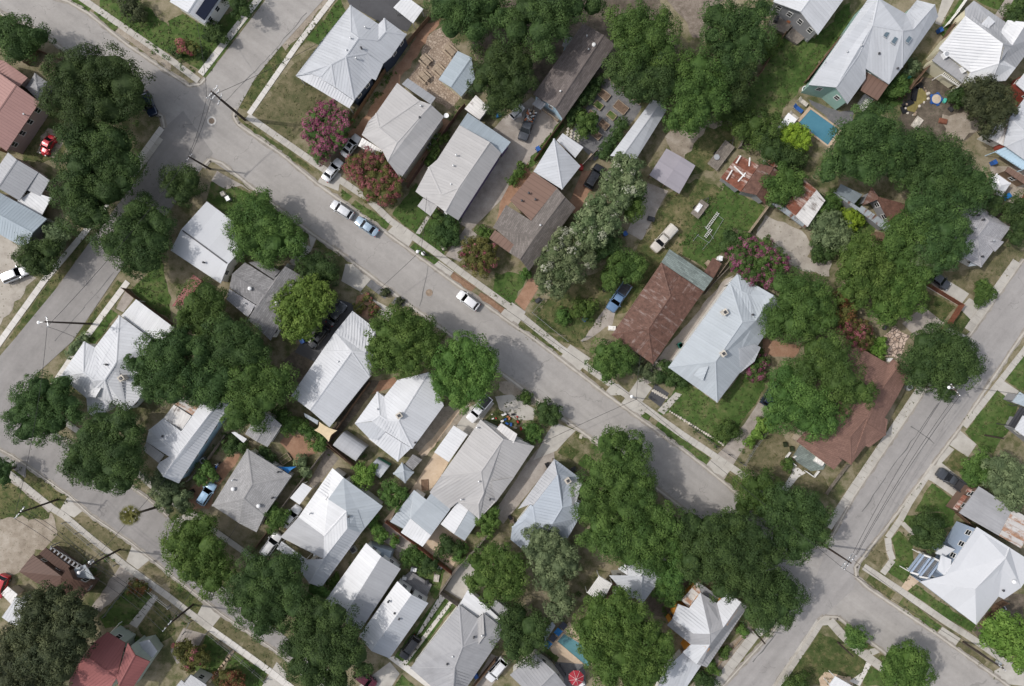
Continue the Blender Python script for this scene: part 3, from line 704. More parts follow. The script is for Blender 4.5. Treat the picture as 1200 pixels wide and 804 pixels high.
P_('dirt', 'tan side yard between the two white roofs', 'dirt_dark', 'H', '390,360 440,370 340,520 230,640 220,590', 2, .15)
P_('driveway', 'pink earth patch between the white roofs', 'dirt_red', 'H', '440,370 510,350 520,390 440,420 400,430', 3, .15)
P_('dirt', 'gravel side yard beside the grey gabled roof', 'dirt_tan', 'I', '340,30 480,10 440,90 260,270 220,220', 2, .2)
P_('kerb_wall', 'pale stone border line beside the driveway', 'paver_tan', 'I', '425,40 450,30 280,260 240,250', 4, .1)
P_('driveway', 'concrete drive under the white pickup', 'concrete', 'I', '480,30 560,-10 600,10 480,170 420,120', 4)
P_('driveway', 'pinkish tan paved court beside the white patio roof', 'paver_tan', 'I', '320,240 385,290 350,350 300,420 180,440 100,580 80,560 220,400', 3)
P_('driveway', 'tan paved court beside the round bush', 'paver_tan', 'I', '340,580 470,660 400,790 260,690', 3)
P_('driveway', 'long stained driveway beside the grey hip roof', 'concrete_stained', 'I', '790,240 880,140 884,280 640,580 600,520', 3, .05)
P_('driveway', 'concrete apron of the stained driveway with the bush', 'concrete', '32', '200,380 300,420 260,460 210,515 100,560 160,440', 4)
P_('lawn', 'scruffy front yard with scattered toys', 'lawn_mixed', 'I', '560,90 660,-10 760,60 720,110 620,100', 2, .2)
P_('walk', 'broken pale path past the small round bush', 'concrete', '32', '0,250 110,320 100,370 20,370 -60,320 -80,260', 3, .06)
P_('dirt', 'bare verge along the lower kerb', 'dirt_tan', '32', '-60,190 0,190 130,290 100,310 -60,230', 2, .2)
P_('driveway', 'red gravel yard with the raised garden bed', 'dirt_red', '12', '550,430 680,470 690,520 600,590 560,520 520,480', 2, .25)
P_('driveway', 'red gravel drive with the blue car', 'dirt_red', '12', '270,540 335,530 230,680 180,790 60,790 90,690 160,640', 2, .2)
P_('driveway', 'pale drive apron below the blue car', 'concrete', 'F', '230,720 330,660 390,690 330,804 200,804', 2)
P_('deck', 'weathered plank floor behind the white sheds', 'wood_grey', 'G', '300,60 350,110 240,250 205,230', 3)
P_('dirt', 'narrow earth yard behind the tarps', 'dirt_tan', 'G', '540,430 580,400 720,540 640,600', 2, .2)
P_('paving', 'grey patio with red chairs behind the light blue roof', 'concrete_stained', '23', '170,60 220,40 360,150 300,200 200,120', 3, .1)
P_('lawn', 'small garden with the white table', 'lawn_green', '23', '330,240 380,190 500,240 470,340 430,400 400,330', 2, .25)
P_('lawn', 'lush green strip between the two wheel tracks', 'lawn_green', 'J', '640,330 720,380 470,700 400,660', 2, .1)
P_('walk', 'concrete wheel track beside the black car', 'concrete_bright', 'J', '640,330 668,345 540,530 515,545', 4)
P_('walk', 'second concrete wheel track beside the grey hip roof', 'concrete_bright', 'J', '690,360 708,368 455,705 435,695', 4)
P_('driveway', 'pale pavement strip at the bottom edge below the black car', 'concrete_bright', 'J', '370,660 400,650 640,804 560,804', 4)
P_('driveway', 'pale apron under the maroon car', 'concrete', 'J', '380,680 430,740 390,804 220,804 300,740', 3)
P_('lawn', 'bright lawn patch at the bottom edge', 'lawn_green', '23', '285,750 350,804 250,804', 4, .1)
P_('slab', 'walled concrete slab beside the pecan tree', 'concrete', 'J', '760,150 840,220 800,330 740,360 660,310', 3)
P_('driveway', 'alley drive at the bottom edge with the white car', 'concrete_stained', 'J', '900,640 1000,680 900,804 800,804', 3)
P_('patio', 'pale tile terrace around the pool under the trees', 'paver_tan', '33', '165,600 270,500 345,600 350,690 330,700 215,690', 3)
P_('patio', 'dark grey patio around the red umbrella', 'gravel_grey', '33', '205,690 340,700 350,804 250,804 200,730', 2)
P_('lawn', 'small lawn strip beside the terrace', 'lawn_green', '33', '140,610 225,670 210,690 150,640', 3, .1)
P_('dirt', 'shaded brown yard between the orange house and its neighbour', 'dirt_dark', 'L', '330,370 520,140 600,220 460,440 380,420', 2, .2)
P_('dirt', 'planted earth strip beside the orange walled house', 'dirt_tan', 'L', '910,480 940,500 740,760 700,804 590,804 690,700', 3, .2)
P_('lawn', 'grassy corner lawn by the sandstone patio', 'lawn_mixed', '43', '645,545 740,600 804,640 900,720 804,804 470,804 560,660', 2, .25)
P_('patio', 'sandstone coloured patio at the bottom edge', 'paver_tan', '43', '640,770 670,735 720,750 790,760 804,804 650,804', 4, .1)
P_('walk', 'pale curved path by the round street tree', 'concrete_bright', '53', '60,690 85,700 30,804 -20,780 40,740', 4)
P_('walk', 'short walk to the kerb beside the round bush', 'concrete', '53', '20,640 100,625 125,645 90,660 135,720 30,650', 3)
P_('lawn', 'green lawn beside the round tree at the bottom edge', 'lawn_green', '53', '80,710 140,740 200,804 40,804', 3, .2)
P_('lawn', 'vivid green lawn beside the blue house porch', 'lawn_green', '53', '215,70 280,130 290,270 240,320 155,260 200,200 180,110', 3, .12)
P_('lawn', 'vivid green lawn before the white roofed house', 'lawn_green', '53', '290,320 470,450 580,515 555,550 450,490 255,355', 3, .1)
P_('lawn', 'shaded lawn above the round street tree', 'lawn_green', '53', '240,0 480,-20 470,40 330,120 235,40', 2, .2)
P_('walk', 'brick edged walk to the blue house', 'concrete', '53', '220,40 240,30 300,90 290,110', 4)
P_('walk', 'brick steps walk to the porch of the blue house', 'paver_tan', '53', '265,280 310,310 250,360 220,345', 4)
P_('driveway', 'concrete pad below the white roofed house', 'concrete', '53', '420,525 505,580 475,620 390,560', 4)
P_('dirt', 'brown yard behind the light tree', 'dirt_dark', '53', '560,540 690,380 804,370 804,540 640,620', 2, .3)
P_('driveway', 'concrete aprons at the corner of the photo', 'concrete', '53', '640,745 740,690 804,750 804,804 690,790', 3)
P_('lawn', 'lawn beside the kerb by the black pickup', 'lawn_green', '52', '370,670 490,760 470,804 290,804 330,720', 3, .12)
P_('driveway', 'concrete driveway under the black pickup', 'concrete', '52', '330,640 400,560 560,690 500,750 370,660', 4)
P_('driveway', 'concrete driveway across the east street lawn', 'concrete', '52', '490,410 580,485 540,545 440,480', 4)
P_('lawn', 'small dry lawn between the two east driveways', 'lawn_mixed', '52', '480,510 540,550 530,640 435,580', 3, .15)
P_('walk', 'sidewalk slab between the two driveways', 'concrete', '52', '430,480 475,510 400,590 385,560', 3)
P_('lawn', 'green lawn on the east street beyond the sidewalk', 'lawn_green', '52', '675,230 775,300 720,430 660,530 580,490 530,430', 2, .2)
P_('lawn', 'green corner lawn at the east edge', 'lawn_green', '52', '770,90 804,60 860,160 804,240 712,180', 2, .15)
P_('walk', 'concrete walk at the east edge', 'concrete', '52', '705,185 780,235 745,280 660,215', 4)
P_('dirt', 'pale dusty lot with worn tyre tracks', 'dirt_tan', '03', '-20,-20 150,-60 270,20 250,120 150,190 80,280 -20,300', 2, .5)
P_('lawn', 'weedy field at the west edge', 'lawn_mixed', '02', '-20,630 40,640 250,795 230,830 -20,830', 2, .4)
P_('lawn', 'fenced dry front yard of the brown metal roof', 'lawn_dry', '03', '310,40 420,130 400,200 270,140 240,110', 2, .2)
P_('lawn', 'shaded front lawn of the red metal roof', 'lawn_green', '03', '470,480 600,330 730,380 640,510 500,530', 2, .2)
P_('lawn', 'worn lawn beside the entry path of the red roof', 'lawn_mixed', '03', '740,400 804,450 830,560 760,600 660,560 650,520', 2, .2)
P_('walk', 'straight concrete path to the red roofed house', 'concrete', '03', '725,370 745,385 645,530 610,510', 4)
P_('driveway', 'two track gravel drive beside the brown metal roof', 'concrete_stained', '03', '570,230 650,280 470,460 430,430', 3, .15)
P_('driveway', 'concrete apron on the lower west street', 'concrete', '03', '625,135 710,205 650,255 595,215', 4)
P_('driveway', 'second concrete apron on the lower west street', 'concrete', '13', '160,400 245,465 185,540 110,490 130,460', 4)
P_('driveway', 'old driveway beside the pale sidewalk', 'concrete_stained', '13', '60,530 165,560 110,650 30,700 0,640', 3)
P_('lawn', 'dark green lawn crossed by the stepping stone path', 'lawn_green', '13', '170,560 280,640 180,780 110,720', 3, .15)
P_('lawn', 'dark green lawn beyond the stepping stone path', 'lawn_green', '13', '300,650 460,745 430,804 210,804', 3, .15)
P_('driveway', 'pale apron at the bottom edge under the dark trees', 'concrete', '13', '500,690 545,740 540,804 430,804', 3)
P_('driveway', 'concrete apron beyond the lower west kerb', 'concrete', '02', '320,730 400,790 350,830 280,800', 4)
P_('path', 'bare worn footpath on the weedy field', 'concrete_stained', '02', '40,615 90,640 250,790 230,804 20,640', 3, .15)
P_('dirt', 'pale gravel parking under the white off road car', 'gravel_pale', '01', '-20,280 90,360 120,470 165,500 0,720 -20,740', 2, .3)
P_('dirt', 'pale dry patch around the small red car', 'dirt_tan', '00', '190,640 230,600 300,660 260,740 180,720', 3, .3)
P_('lawn', 'scrubby yard around the small red car', 'lawn_mixed', '00', '240,500 330,500 300,760 100,760 130,660', 2, .3)
P_('lawn', 'grass yard behind the white carport', 'lawn_green', '01', '620,560 760,420 804,600 804,700 700,640 640,590', 2, .25)
P_('walk', 'old grey paving beside the white carport', 'concrete_stained', 'E', '415,45 460,90 400,170 360,150', 3)
P_('lawn', 'small lawn before the white hip roof', 'lawn_green', 'E', '330,155 370,180 240,350 195,330', 2, .1)
def faces_from(f, spec, dz=0.0):
 out = []
 for part in spec.split(';'):
  part = part.strip()
  if not part: continue
  P = []
  for t in part.split():
   x, y, z = [float(q) for q in t.split(',')]
   z = 3.35 + (z - 3.35) * .86 if z > 3.35 else z; P.append(g(f, x, y, z + dz))
  if poly2(P) < 0: P = P[::-1]
  out.append(P)
 return out
def S_(x, y, z): return '%g,%g,%g' % (x, y, z)
def gab(e, r, ze, zr, hip=False):
 """e: four eave corners 'x,y ..', e1,e2 along one eave, e2,e3 at ridge end r2"""
 E = [tuple(float(q) for q in t.split(',')) for t in e.split()]
 R = [tuple(float(q) for q in t.split(',')) for t in r.split()]
 e1, e2, e3, e4 = [S_(a, b, ze) for a, b in E]; r1, r2 = [S_(a, b, zr) for a, b in R]
 s = ' '.join((e1, e2, r2, r1)) + ';' + ' '.join((e3, e4, r1, r2))
 if hip: s += ';' + ' '.join((e2, e3, r2)) + ';' + ' '.join((e4, e1, r1))
 return s
def hip(e, r, ze, zr): return gab(e, r, ze, zr, True)
def flat(p, z): return ' '.join('%s,%g' % (t, z[i] if hasattr(z, '__len__') else z) for i, t in enumerate(p.split()))
def newell(P):
 n = Vector((0, 0, 0))
 for i in range(len(P)):
  a = P[i]; b = P[(i + 1) % len(P)]
  n.x += (a[1] - b[1]) * (a[2] + b[2]); n.y += (a[2] - b[2]) * (a[0] + b[0]); n.z += (a[0] - b[0]) * (a[1] + b[1])
 return n.normalized()
def key(p): return (round(p[0], 2), round(p[1], 2))
def roof_mesh(F, ribs=0.5, thick=0.16, ribh=0.022, cap=True):
 mb = MB()
 edges = {}
 for fi, P in enumerate(F):
  for i in range(len(P)):
   a, b = key(P[i]), key(P[(i + 1) % len(P)])
   edges.setdefault((min(a, b), max(a, b)), []).append((fi, i))
 info = []
 for P in F:
  n = newell(P)
  if n.z < 0: n = -n
  c = Vector((sum(p[0] for p in P) / len(P), sum(p[1] for p in P) / len(P), sum(p[2] for p in P) / len(P)))
  d = Vector((n.x * n.z, n.y * n.z, -(n.x ** 2 + n.y ** 2)))     # down slope
  if d.length < 0.02:
   L = [(Vector(P[(i + 1) % len(P)]) - Vector(P[i])) for i in range(len(P))]
   d = min(L, key=lambda v: v.length).normalized()
  d = d.normalized(); e = d.cross(n).normalized()
  info.append((n, c, d, e))
  ox = c.dot(e);
  uv = [(Vector(p).dot(e), Vector(p).dot(d)) for p in P]
  mb.face(P, 0, uv)
  mb.face([(p[0], p[1], p[2] - thick) for p in P[::-1]], 0, uv[::-1])
  for i in range(len(P)):
   a, b = P[i], P[(i + 1) % len(P)]
   ka, kb = key(a), key(b)
   if len(edges[(min(ka, kb), max(ka, kb))]) == 1:
    mb.face([(a[0], a[1], a[2] - thick), (b[0], b[1], b[2] - thick), b, a], 0, [(0, 0), (1, 0), (1, .2), (0, .2)])
  if ribs:
   us = [q[0] for q in uv]; u0 = math.floor(min(us) / ribs) * ribs + ribs * 0.1
   u = u0
   while u < max(us):
    xs = []
    for i in range(len(P)):
     a, b = uv[i], uv[(i + 1) % len(P)]
     if (a[0] - u) * (b[0] - u) < 0:
      t = (u - a[0]) / (b[0] - a[0])
      xs.append((a[1] + t * (b[1] - a[1]), Vector(P[i]).lerp(Vector(P[(i + 1) % len(P)]), t)))
    xs.sort(key=lambda q: q[0])
    for k in range(0, len(xs) - 1, 2):
     p, q = xs[k][1], xs[k + 1][1]
     if (q - p).length < 0.25: continue
     w = e * 0.035; up = n * ribh
     A = [p - w + n * .004, p + up, p + w + n * .004]; B = [q - w + n * .004, q + up, q + w + n * .004]
     uvr = [(u, 0.5)] * 4
     mb.face([A[0], A[1], B[1], B[0]], 0, uvr); mb.face([A[1], A[2], B[2], B[1]], 0, uvr)
    u += ribs
 if cap:
  for (ka, kb), L in edges.items():
   if len(L) != 2: continue
   (f1, i1), (f2, i2) = L
   if f1 == f2: continue
   n1, c1, d1, e1 = info[f1]; n2, c2, d2, e2 = info[f2]
   P = F[f1]; a = Vector(P[i1]); b = Vector(P[(i1 + 1) % len(P)])
   if (c2 - a).dot(n1) > -0.03: continue          # not convex
   ed = (b - a).normalized()
   s1 = n1.cross(ed); s1 = s1 if s1.dot(c1 - a) > 0 else -s1
   s2 = n2.cross(ed); s2 = s2 if s2.dot(c2 - a) > 0 else -s2
   nu = (n1 + n2).normalized(); w = 0.17
   t = nu * 0.075
   for s, n in ((s1, n1), (s2, n2)):
    Q = [a + t, b + t, b + s * w + n * .045, a + s * w + n * .045]
    if newell(Q).z < 0: Q = Q[::-1]
    mb.face(Q, 0, [(0.3, 0.4)] * 4)
 return mb
def offset_poly(P, dist):
 n = len(P); L = []
 for i in range(n):
  a = Vector(P[i][:2]); b = Vector(P[(i + 1) % n][:2]); d = b - a
  if d.length < 1e-5: d = Vector((1, 0))
  d.normalize(); nr = Vector((-d.y, d.x))   # inward for CCW
  L.append((a + nr * dist[i], d))
 out = []
 for i in range(n):
  p, d = L[i - 1]; q, e = L[i]
  cr = d.x * e.y - d.y * e.x
  if abs(cr) < 0.08: out.append(q.copy())
  else:
   t = ((q - p).x * e.y - (q - p).y * e.x) / cr
   r = p + d * t
   o = Vector(P[i][:2])
   if (r - o).length > 1.6: r = o + (r - o).normalized() * 0.6
   out.append(r)
 return out
WIN = [0]
def win_mesh(parent, p, d, n, w, h, frame, two=True):
 """window: frame ring + pane child; p centre on the wall, d along the wall, n outward"""
 mb = MB(); up = Vector((0, 0, 1)); t = 0.09
 def slab(c, sx, sz, dep):
  q = [c + d * sx * a + up * sz * b_ for a, b_ in ((-.5, -.5), (.5, -.5), (.5, .5), (-.5, .5))]
  fr = [v + n * dep for v in q]
  mb.face(fr)
  for i in range(4):
   mb.face([q[i], q[(i + 1) % 4], fr[(i + 1) % 4], fr[i]])
 for sgn in (-1, 1):
  slab(p + up * (sgn * (h / 2 - t / 2)), w, t, 0.06)
  slab(p + d * (sgn * (w / 2 - t / 2)), t, h - 2 * t, 0.06)
 if two: slab(p, w - 2 * t, 0.05, 0.05)
 o = mb.build('window', frame, parent, parent_org(parent))
 pm = MB()
 pm.face([p + d * (a * (w / 2 - t)) + up * (b_ * (h / 2 - t)) + n * 0.025 for a, b_ in ((-1, -1), (1, -1), (1, 1), (-1, 1))])
 pm.build('pane', 'window_glass', o, parent_org(parent))
 return o
ORG = {}; LIFT = {}
def parent_org(p): return ORG.get(p.name, (0, 0, 0))
def add_section(root, org, role, mat, F, wall=None, kind='w', ribs=0.5, inset=0.35, windows=True, frame='trim_white', floor=0.0, thick=0.16):
 isribs = ribs if mat.startswith(('metal', 'rust', 'corr')) else 0
 if mat.startswith('corr'): isribs = 0.3
 if mat in ('metal_brown_soft', 'rust_pale'): isribs = 0.8
 mb = roof_mesh(F, isribs, thick, cap=not mat.startswith('membrane'))
 ro = mb.build(role, mat, root, org)
 if kind == 'w':
  edges = {}
  for P in F:
   for i in range(len(P)):
    a, b = key(P[i]), key(P[(i + 1) % len(P)]); k = (min(a, b), max(a, b)); edges[k] = edges.get(k, 0) + 1
  wb = MB(); wins = []
  for P in F:
   n = newell(P); n = n if n.z > 0 else -n
   sh = []
   for i in range(len(P)):
    a, b = key(P[i]), key(P[(i + 1) % len(P)]); sh.append(edges[(min(a, b), max(a, b))] > 1)
   Q = offset_poly(P, [0.0 if s else inset for s in sh])
   c = Vector(P[0])
   cen = Vector((sum(p[0] for p in P) / len(P), sum(p[1] for p in P) / len(P)))
   def top(q):
    z = c.z - ((q.x - c.x) * n.x + (q.y - c.y) * n.y) / max(n.z, .2)
    return z - thick - 0.03
   T = [p[2] - thick - 0.02 for p in P]
   for i in range(len(Q)):
    if sh[i]: continue
    a, b = Q[i], Q[(i + 1) % len(Q)]
    if (b - a).length < 0.15: continue
    za, zb = T[i], T[(i + 1) % len(Q)]
    if min(za, zb) < floor + 0.4: continue
    wb.face([(a.x, a.y, floor), (b.x, b.y, floor), (b.x, b.y, zb), (a.x, a.y, za)])
    L = (b - a).length; mid = (a + b) / 2; d = (b - a) / L; no = Vector((d.y, -d.x))
    if windows and L > 2.2 and mid.length > 22 and no.dot(-mid) > 0.25 * mid.length and min(za, zb) > 2.2:
     k = max(1, min(5, int(L / 2.1)))
     for r_ in ((1,) if min(za, zb) < 5.2 else (1, 2)):
      zc = (min(za, zb) - .95) if r_ == 1 else 1.6
      for q in range(k):
       m = a + d * (L * (q + 0.5) / k)
       wins.append((Vector((m.x, m.y, zc)), Vector((d.x, d.y, 0)), Vector((no.x, no.y, 0))))
  if wb.f:
   wb.build('wall', 'wall_' + (wall or 'white'), root, org)
   for p, d, n in wins: win_mesh(root, p, d, n, 0.95, 1.35, frame)
 elif kind == 'p':
  done = []
  for P in F:
   Q = offset_poly(P, [0.18] * len(P))
   for i, q in enumerate(Q):
    if any((q - d_).length < 1.2 for d_ in done) or len(done) >= 6: continue
    done.append(q)
    pb = MB(); z1 = P[i][2] - thick; pb.box((q.x, q.y, z1 / 2), (.12, .12, z1))
    pb.build('post', 'trim_white' if 'white' in mat or 'bright' in mat else 'wood_brown', root, org)
 return ro
def house(name, label, cat, wall, secs, group=None, windows=True, dz=0.0, frame='trim_white'):
 """secs: (frame, role, roof material, face spec, options)"""
 allP = []
 S = []
 for s in secs:
  f, role, mat, spec = s[:4]; op = s[4] if len(s) > 4 else {}
  F = faces_from(f, spec, op.get('dz', dz)); S.append((role, mat, F, op)); allP += [p for P in F for p in P]
 org = (sum(p[0] for p in allP) / len(allP), sum(p[1] for p in allP) / len(allP), 0.0)
 if len(S) == 1 and S[0][3].get('k') == 'n':
  pass
 root = thing(name, label, cat, org, 0.0, group)
 ORG[root.name] = org; LIFT[root.name] = dz
 for role, mat, F, op in S:
  add_section(root, org, role, mat, F, op.get('wall', wall), op.get('k', 'w'), op.get('ribs', 0.5), op.get('inset', 0.35),
     op.get('win', windows), frame, op.get('floor', 0.0), op.get('thick', 0.16))
 return root
def roof_bits(root, f, spec):
 """small things fixed to a roof: kind:x,y,z"""
 org = ORG[root.name]
 for t in spec.split():
  k, c = t.split(':'); x, y, z = [float(q) for q in c.split(',')]; z = (3.35 + (z - 3.35) * .86 if z > 3.35 else z) + LIFT.get(root.name, 0.0)
  p = g(f, x, y, z); mb = MB()
  if k == 'v':
   mb.lathe((p[0], p[1], z - .25), [(.1, 0), (.1, .55), (.16, .56), (.16, .66), (.02, .72)], 10); mb.build('vent_pipe', 'metal_pale', root, org)
  elif k == 'w':
   mb.lathe((p[0], p[1], z - .25), [(.2, 0), (.2, .4), (.33, .45), (.36, .6), (.26, .75), (.03, .82)], 14); mb.build('roof_vent', 'paint_white', root, org)
  elif k == 'd':
   mb.lathe((p[0], p[1], z - .25), [(.14, 0), (.14, .5), (.2, .52), (.2, .62), (.02, .68)], 10); mb.build('flue', 'metal_dark', root, org)
  elif k == 'c':
   mb.box((p[0], p[1], z - .1), (.75, .75, 1.5), 0.6); mb.box((p[0], p[1], z + .7), (.95, .95, .16), 0.6); mb.box((p[0], p[1], z + .85), (.45, .45, .2), 0.6, 1)
   mb.build('chimney', ['stone_pale', 'metal_dark'], root, org)
  elif k == 's':
   sl = MB(); sl.box((p[0], p[1], z + .08), (.8, 1.25, .12), -0.6); fr = sl.build('skylight', 'metal_pale', root, org)
   gl = MB(); gl.box((p[0], p[1], z + .15), (.62, 1.06, .06), -0.6); gl.build('pane', 'skylight_glass', fr, org)
  elif k == 'a':
   mb.box((p[0], p[1], z + .3), (1.0, 1.0, .8), 0.6); mb.lathe((p[0], p[1], z + .7), [(.4, 0), (.4, .04), (.05, .06)], 14, 1); mb.build('rooftop_unit', ['paint_white', 'metal_pale'], root, org)
def dish(root, f, x, y, z):
 org = ORG[root.name]; p = g(f, x, y, z); mb = MB()
 mb.tube([(p[0] - .5, p[1] - .2, z - .5), (p[0], p[1], z)], .04, 6)
 mb.lathe((p[0], p[1], z), [(.08, 0), (.3, .06), (.42, .16), (.4, .17), (.28, .09), (.02, .04)], 18)
 mb.build('satellite_dish', 'paint_white', root, org)
Hs = house
h = Hs('house', 'house with faded pink metal roof in the top west corner', 'house', 'pinkgrey', [
 ('00', 'roof', 'metal_pink', gab('187,480 30,712 -195,552 -38,320', '75,400 -82,632', 3.3, 4.7)),
 ('00', 'rear_roof', 'metal_pink', '-80,262,3.2 22,288,3.0 130,366,2.7 90,408,3.0 -40,330,3.3'),
], dz=0.6)
roof_bits(h, '00', 'v:118,540,3.9')
Hs('shed', 'small pale grey hip roofed shed beside the pink roof', 'shed', 'grey', [('00', 'roof', 'metal_aged', hip('165,345 120,412 180,472 224,388', '170,392 176,410', 2.3, 2.9))])
h = Hs('house', 'house with two step grey metal roof under the huge corner oak', 'house', 'pinkgrey', [
 ('A', 'roof', 'metal_grey', gab('240,225 120,402 -70,277 50,100', '105,145 -15,322', 3.3, 4.7)),
 ('A', 'porch_roof', 'metal_grey', flat('242,226 312,276 252,376 170,336', (3.2, 2.8, 2.7, 3.1)))])
Hs('carport', 'bright white metal carport roof between two grey roofed houses', 'carport', 'white', [('A', 'roof', 'metal_white', flat('200,345 322,385 252,514 105,406', (2.75, 2.6, 2.6, 2.75)), {'k': 'p'})])
Hs('house', 'long blue grey gabled house by the gravel parking', 'house', 'grey', [
 ('A', 'roof', 'metal_bluegrey', gab('295,518 -60,320 -200,505 165,708', '205,605 -160,408', 3.3, 5.0))])
h = Hs('house', 'pale grey house with dark solar panels at the top edge', 'house', 'white', [
 ('10', 'roof', 'metal_bright', gab('158,112 270,-50 105,-160 -5,8', '80,58 190,-110', 3.6, 5.2))])
mb = MB(); P = [g('10', *c) for c in ((119, 66, 4.6), (160, 98, 3.85), (240, -20, 3.85), (199, -52, 4.6))]
mb.face([(p[0], p[1], p[2] + .2) for p in P])
for i in range(4):
 a, b = P[i], P[(i + 1) % 4]; mb.face([(a[0], a[1], a[2] + .08), (b[0], b[1], b[2] + .08), (b[0], b[1], b[2] + .2), (a[0], a[1], a[2] + .2)])
mb.build('solar_panel', 'solar', h, ORG[h.name])
Hs('carport', 'white metal canopy standing on the dark asphalt lot', 'carport', 'white', [('20', 'roof', 'metal_white', flat('245,35 300,-22 386,42 338,110', (2.7, 2.6, 2.6, 2.7)), {'k': 'p'})])
h = Hs('house', 'navy walled house with large pale hip roof and many gables', 'house', 'navy', [
 ('B', 'roof', 'metal_silver',
  '295,22,3.4 415,103,3.4 415,172,4.6 330,163,5.6 298,138,5.2;'
  '415,103,3.4 440,78,3.6 446,135,4.5 415,172,4.6;440,78,3.6 535,148,3.4 446,135,4.5;'
  '330,163,5.6 415,172,4.6 446,135,4.5 535,148,3.4 470,243,3.4 432,275,3.7 365,228,4.7 275,243,5.7;'
  '275,243,5.7 365,228,4.7 387,335,3.5 310,430,3.4;'
  '295,22,3.4 298,138,5.2 330,163,5.6 275,243,5.7 212,275,5.2 170,325,3.9 130,315,3.6 60,325,3.15 175,172,3.4;130,315,3.6 170,325,3.9 228,372,3.8;170,325,3.9 212,275,5.2 228,372,3.8;'
  '212,275,5.2 275,243,5.7 310,430,3.4 228,372,3.8', {}),
 ('B', 'gable_roof', 'metal_silver', '365,228,4.95 434,276,3.75 403,343,3.5 387,336,3.7', {'k': 'n'}),
 ('B', 'porch_roof', 'metal_bright', '60,325,2.9 120,312,3.3 130,315,3.45 228,374,3.6 310,432,3.25 290,464,2.8', {'k': 'p'})], dz=0.9)
roof_bits(h, 'B', 'v:360,118,4.6 d:342,207,5.4 v:297,165,5.5 v:320,250,5.4 v:280,218,5.3')
h = Hs('house', 'cream walled house with pale metal roof and satellite dish', 'house', 'cream', [
 ('B', 'roof', 'metal_taupe',
  '495,355,3.4 590,430,4.9 418,548,4.4 405,485,3.5;590,430,4.9 640,448,5.0 495,612,5.0 418,548,4.4;'
  '405,485,3.5 418,548,4.4 495,612,5.0 430,642,3.6 343,578,3.2 372,520,3.4;'
  '640,448,5.0 695,500,3.4 510,765,3.4 455,692,4.9 495,612,5.0;430,642,3.6 495,612,5.0 455,692,4.9'),
 ('B', 'rear_roof', 'metal_grey', flat('540,335 660,418 640,447 515,360', (2.9, 2.9, 3.6, 3.6)), {'win': False}),
 ('B', 'porch_roof', 'metal_worn_white', flat('345,590 434,644 416,672 328,625', (3.0, 3.0, 2.7, 2.7)), {'k': 'p'})], dz=0.7)
roof_bits(h, 'B', 'v:597,455,4.9 d:592,505,4.7'); dish(h, 'B', 706, 496, 4.2)
h = Hs('house', 'purple walled house with broad taupe metal roof', 'house', 'purple', [
 ('C', 'roof', 'metal_taupe',
  '250,170,3.7 380,243,5.1 250,435,5.1 155,318,3.6;380,243,5.1 430,290,3.5 245,578,3.5 190,543,5.0 250,435,5.1;'
  '155,318,3.6 250,435,5.1 172,468,4.4 118,350,3.5;118,350,3.5 172,468,4.4 95,480,3.4 62,455,3.2;'
  '172,468,4.4 250,435,5.1 190,543,5.0 155,515,4.2 95,480,3.4'),
 ('C', 'rear_roof', 'metal_bluegrey', flat('285,118 470,243 432,291 251,169', (2.9, 2.9, 3.5, 3.7)), {'win': False}),
 ('C', 'porch_roof', 'metal_taupe', flat('95,483 156,516 126,560 70,517', (3.2, 3.3, 2.8, 2.8)), {'k': 'p'})], dz=0.6)
roof_bits(h, 'C', 'v:237,300,4.6 v:225,345,4.5 v:215,425,4.4')
Hs('shed', 'small pale flat roofed shed behind the purple walled house', 'shed', 'grey', [('C', 'roof', 'metal_worn_white', flat('320,42 378,95 336,148 272,100', (2.5, 2.3, 2.3, 2.5)))], windows=False)
h = Hs('house', 'brown shingled house with brown metal panel and pyramid roofed wing', 'house', 'tan', [
 ('C', 'roof', 'shingle_taupe', '668,440,4.7 702,478,5.0 572,652,5.0 557,580,4.4;450,512,3.4 557,580,4.4 572,652,5.0 395,607,3.3;'
  '395,607,3.3 572,652,5.0 510,745,5.0 462,716,3.8 483,682,3.7;702,478,5.0 748,524,3.4 548,796,3.4 510,745,5.0 572,652,5.0'),
 ('C', 'metal_roof', 'metal_brown_soft', flat('565,370 668,440 557,580 467,492', (3.4, 4.7, 4.5, 3.4)), {'win': False}),
 ('C', 'porch_roof', 'metal_brown_soft', flat('402,620 486,680 462,716 377,656', (3.3, 3.4, 3.0, 2.9)), {'k': 'p'}),
 ('C', 'wing_roof', 'metal_silver', '655,228,4.3 690,446,4.3 567,369,3.0;655,228,4.3 769,346,3.0 690,446,4.3'),
 ('C', 'shed_roof', 'metal_bright', flat('692,205 781,265 746,311 667,236', (2.6, 2.4, 2.4, 2.6)), {'win': False})])
roof_bits(h, 'C', 'd:517,495,4.0 d:547,462,4.2 d:575,490,4.4 v:597,600,4.9')
h = Hs('house', 'long brown shingled house with pale blue gable end', 'house', 'lightblue', [
 ('30', 'roof', 'shingle_brown', gab('485,212 240,562 100,445 335,110', '432,165 205,508', 3.2, 4.4)),
 ('30', 'porch_roof', 'metal_aged', flat('122,462 160,490 135,517 94,490', (2.8, 2.8, 2.5, 2.5)), {'k': 'p'}),
 ('30', 'side_roof', 'metal_pale_dummy' if False else 'metal_aged', flat('255,165 287,178 262,228 235,215', (2.4, 2.7, 2.7, 2.4)), {'win': False})])
roof_bits(h, '30', 'w:385,214,4.2 v:360,235,4.1 v:352,172,4.0 v:228,432,4.1')
Hs('barn', 'long white gabled barn between the garden beds and dark trees', 'barn', 'white', [
 ('30', 'roof', 'metal_silver', gab('728,520 578,760 462,735 660,470', '702,480 520,735', 2.9, 3.8))])
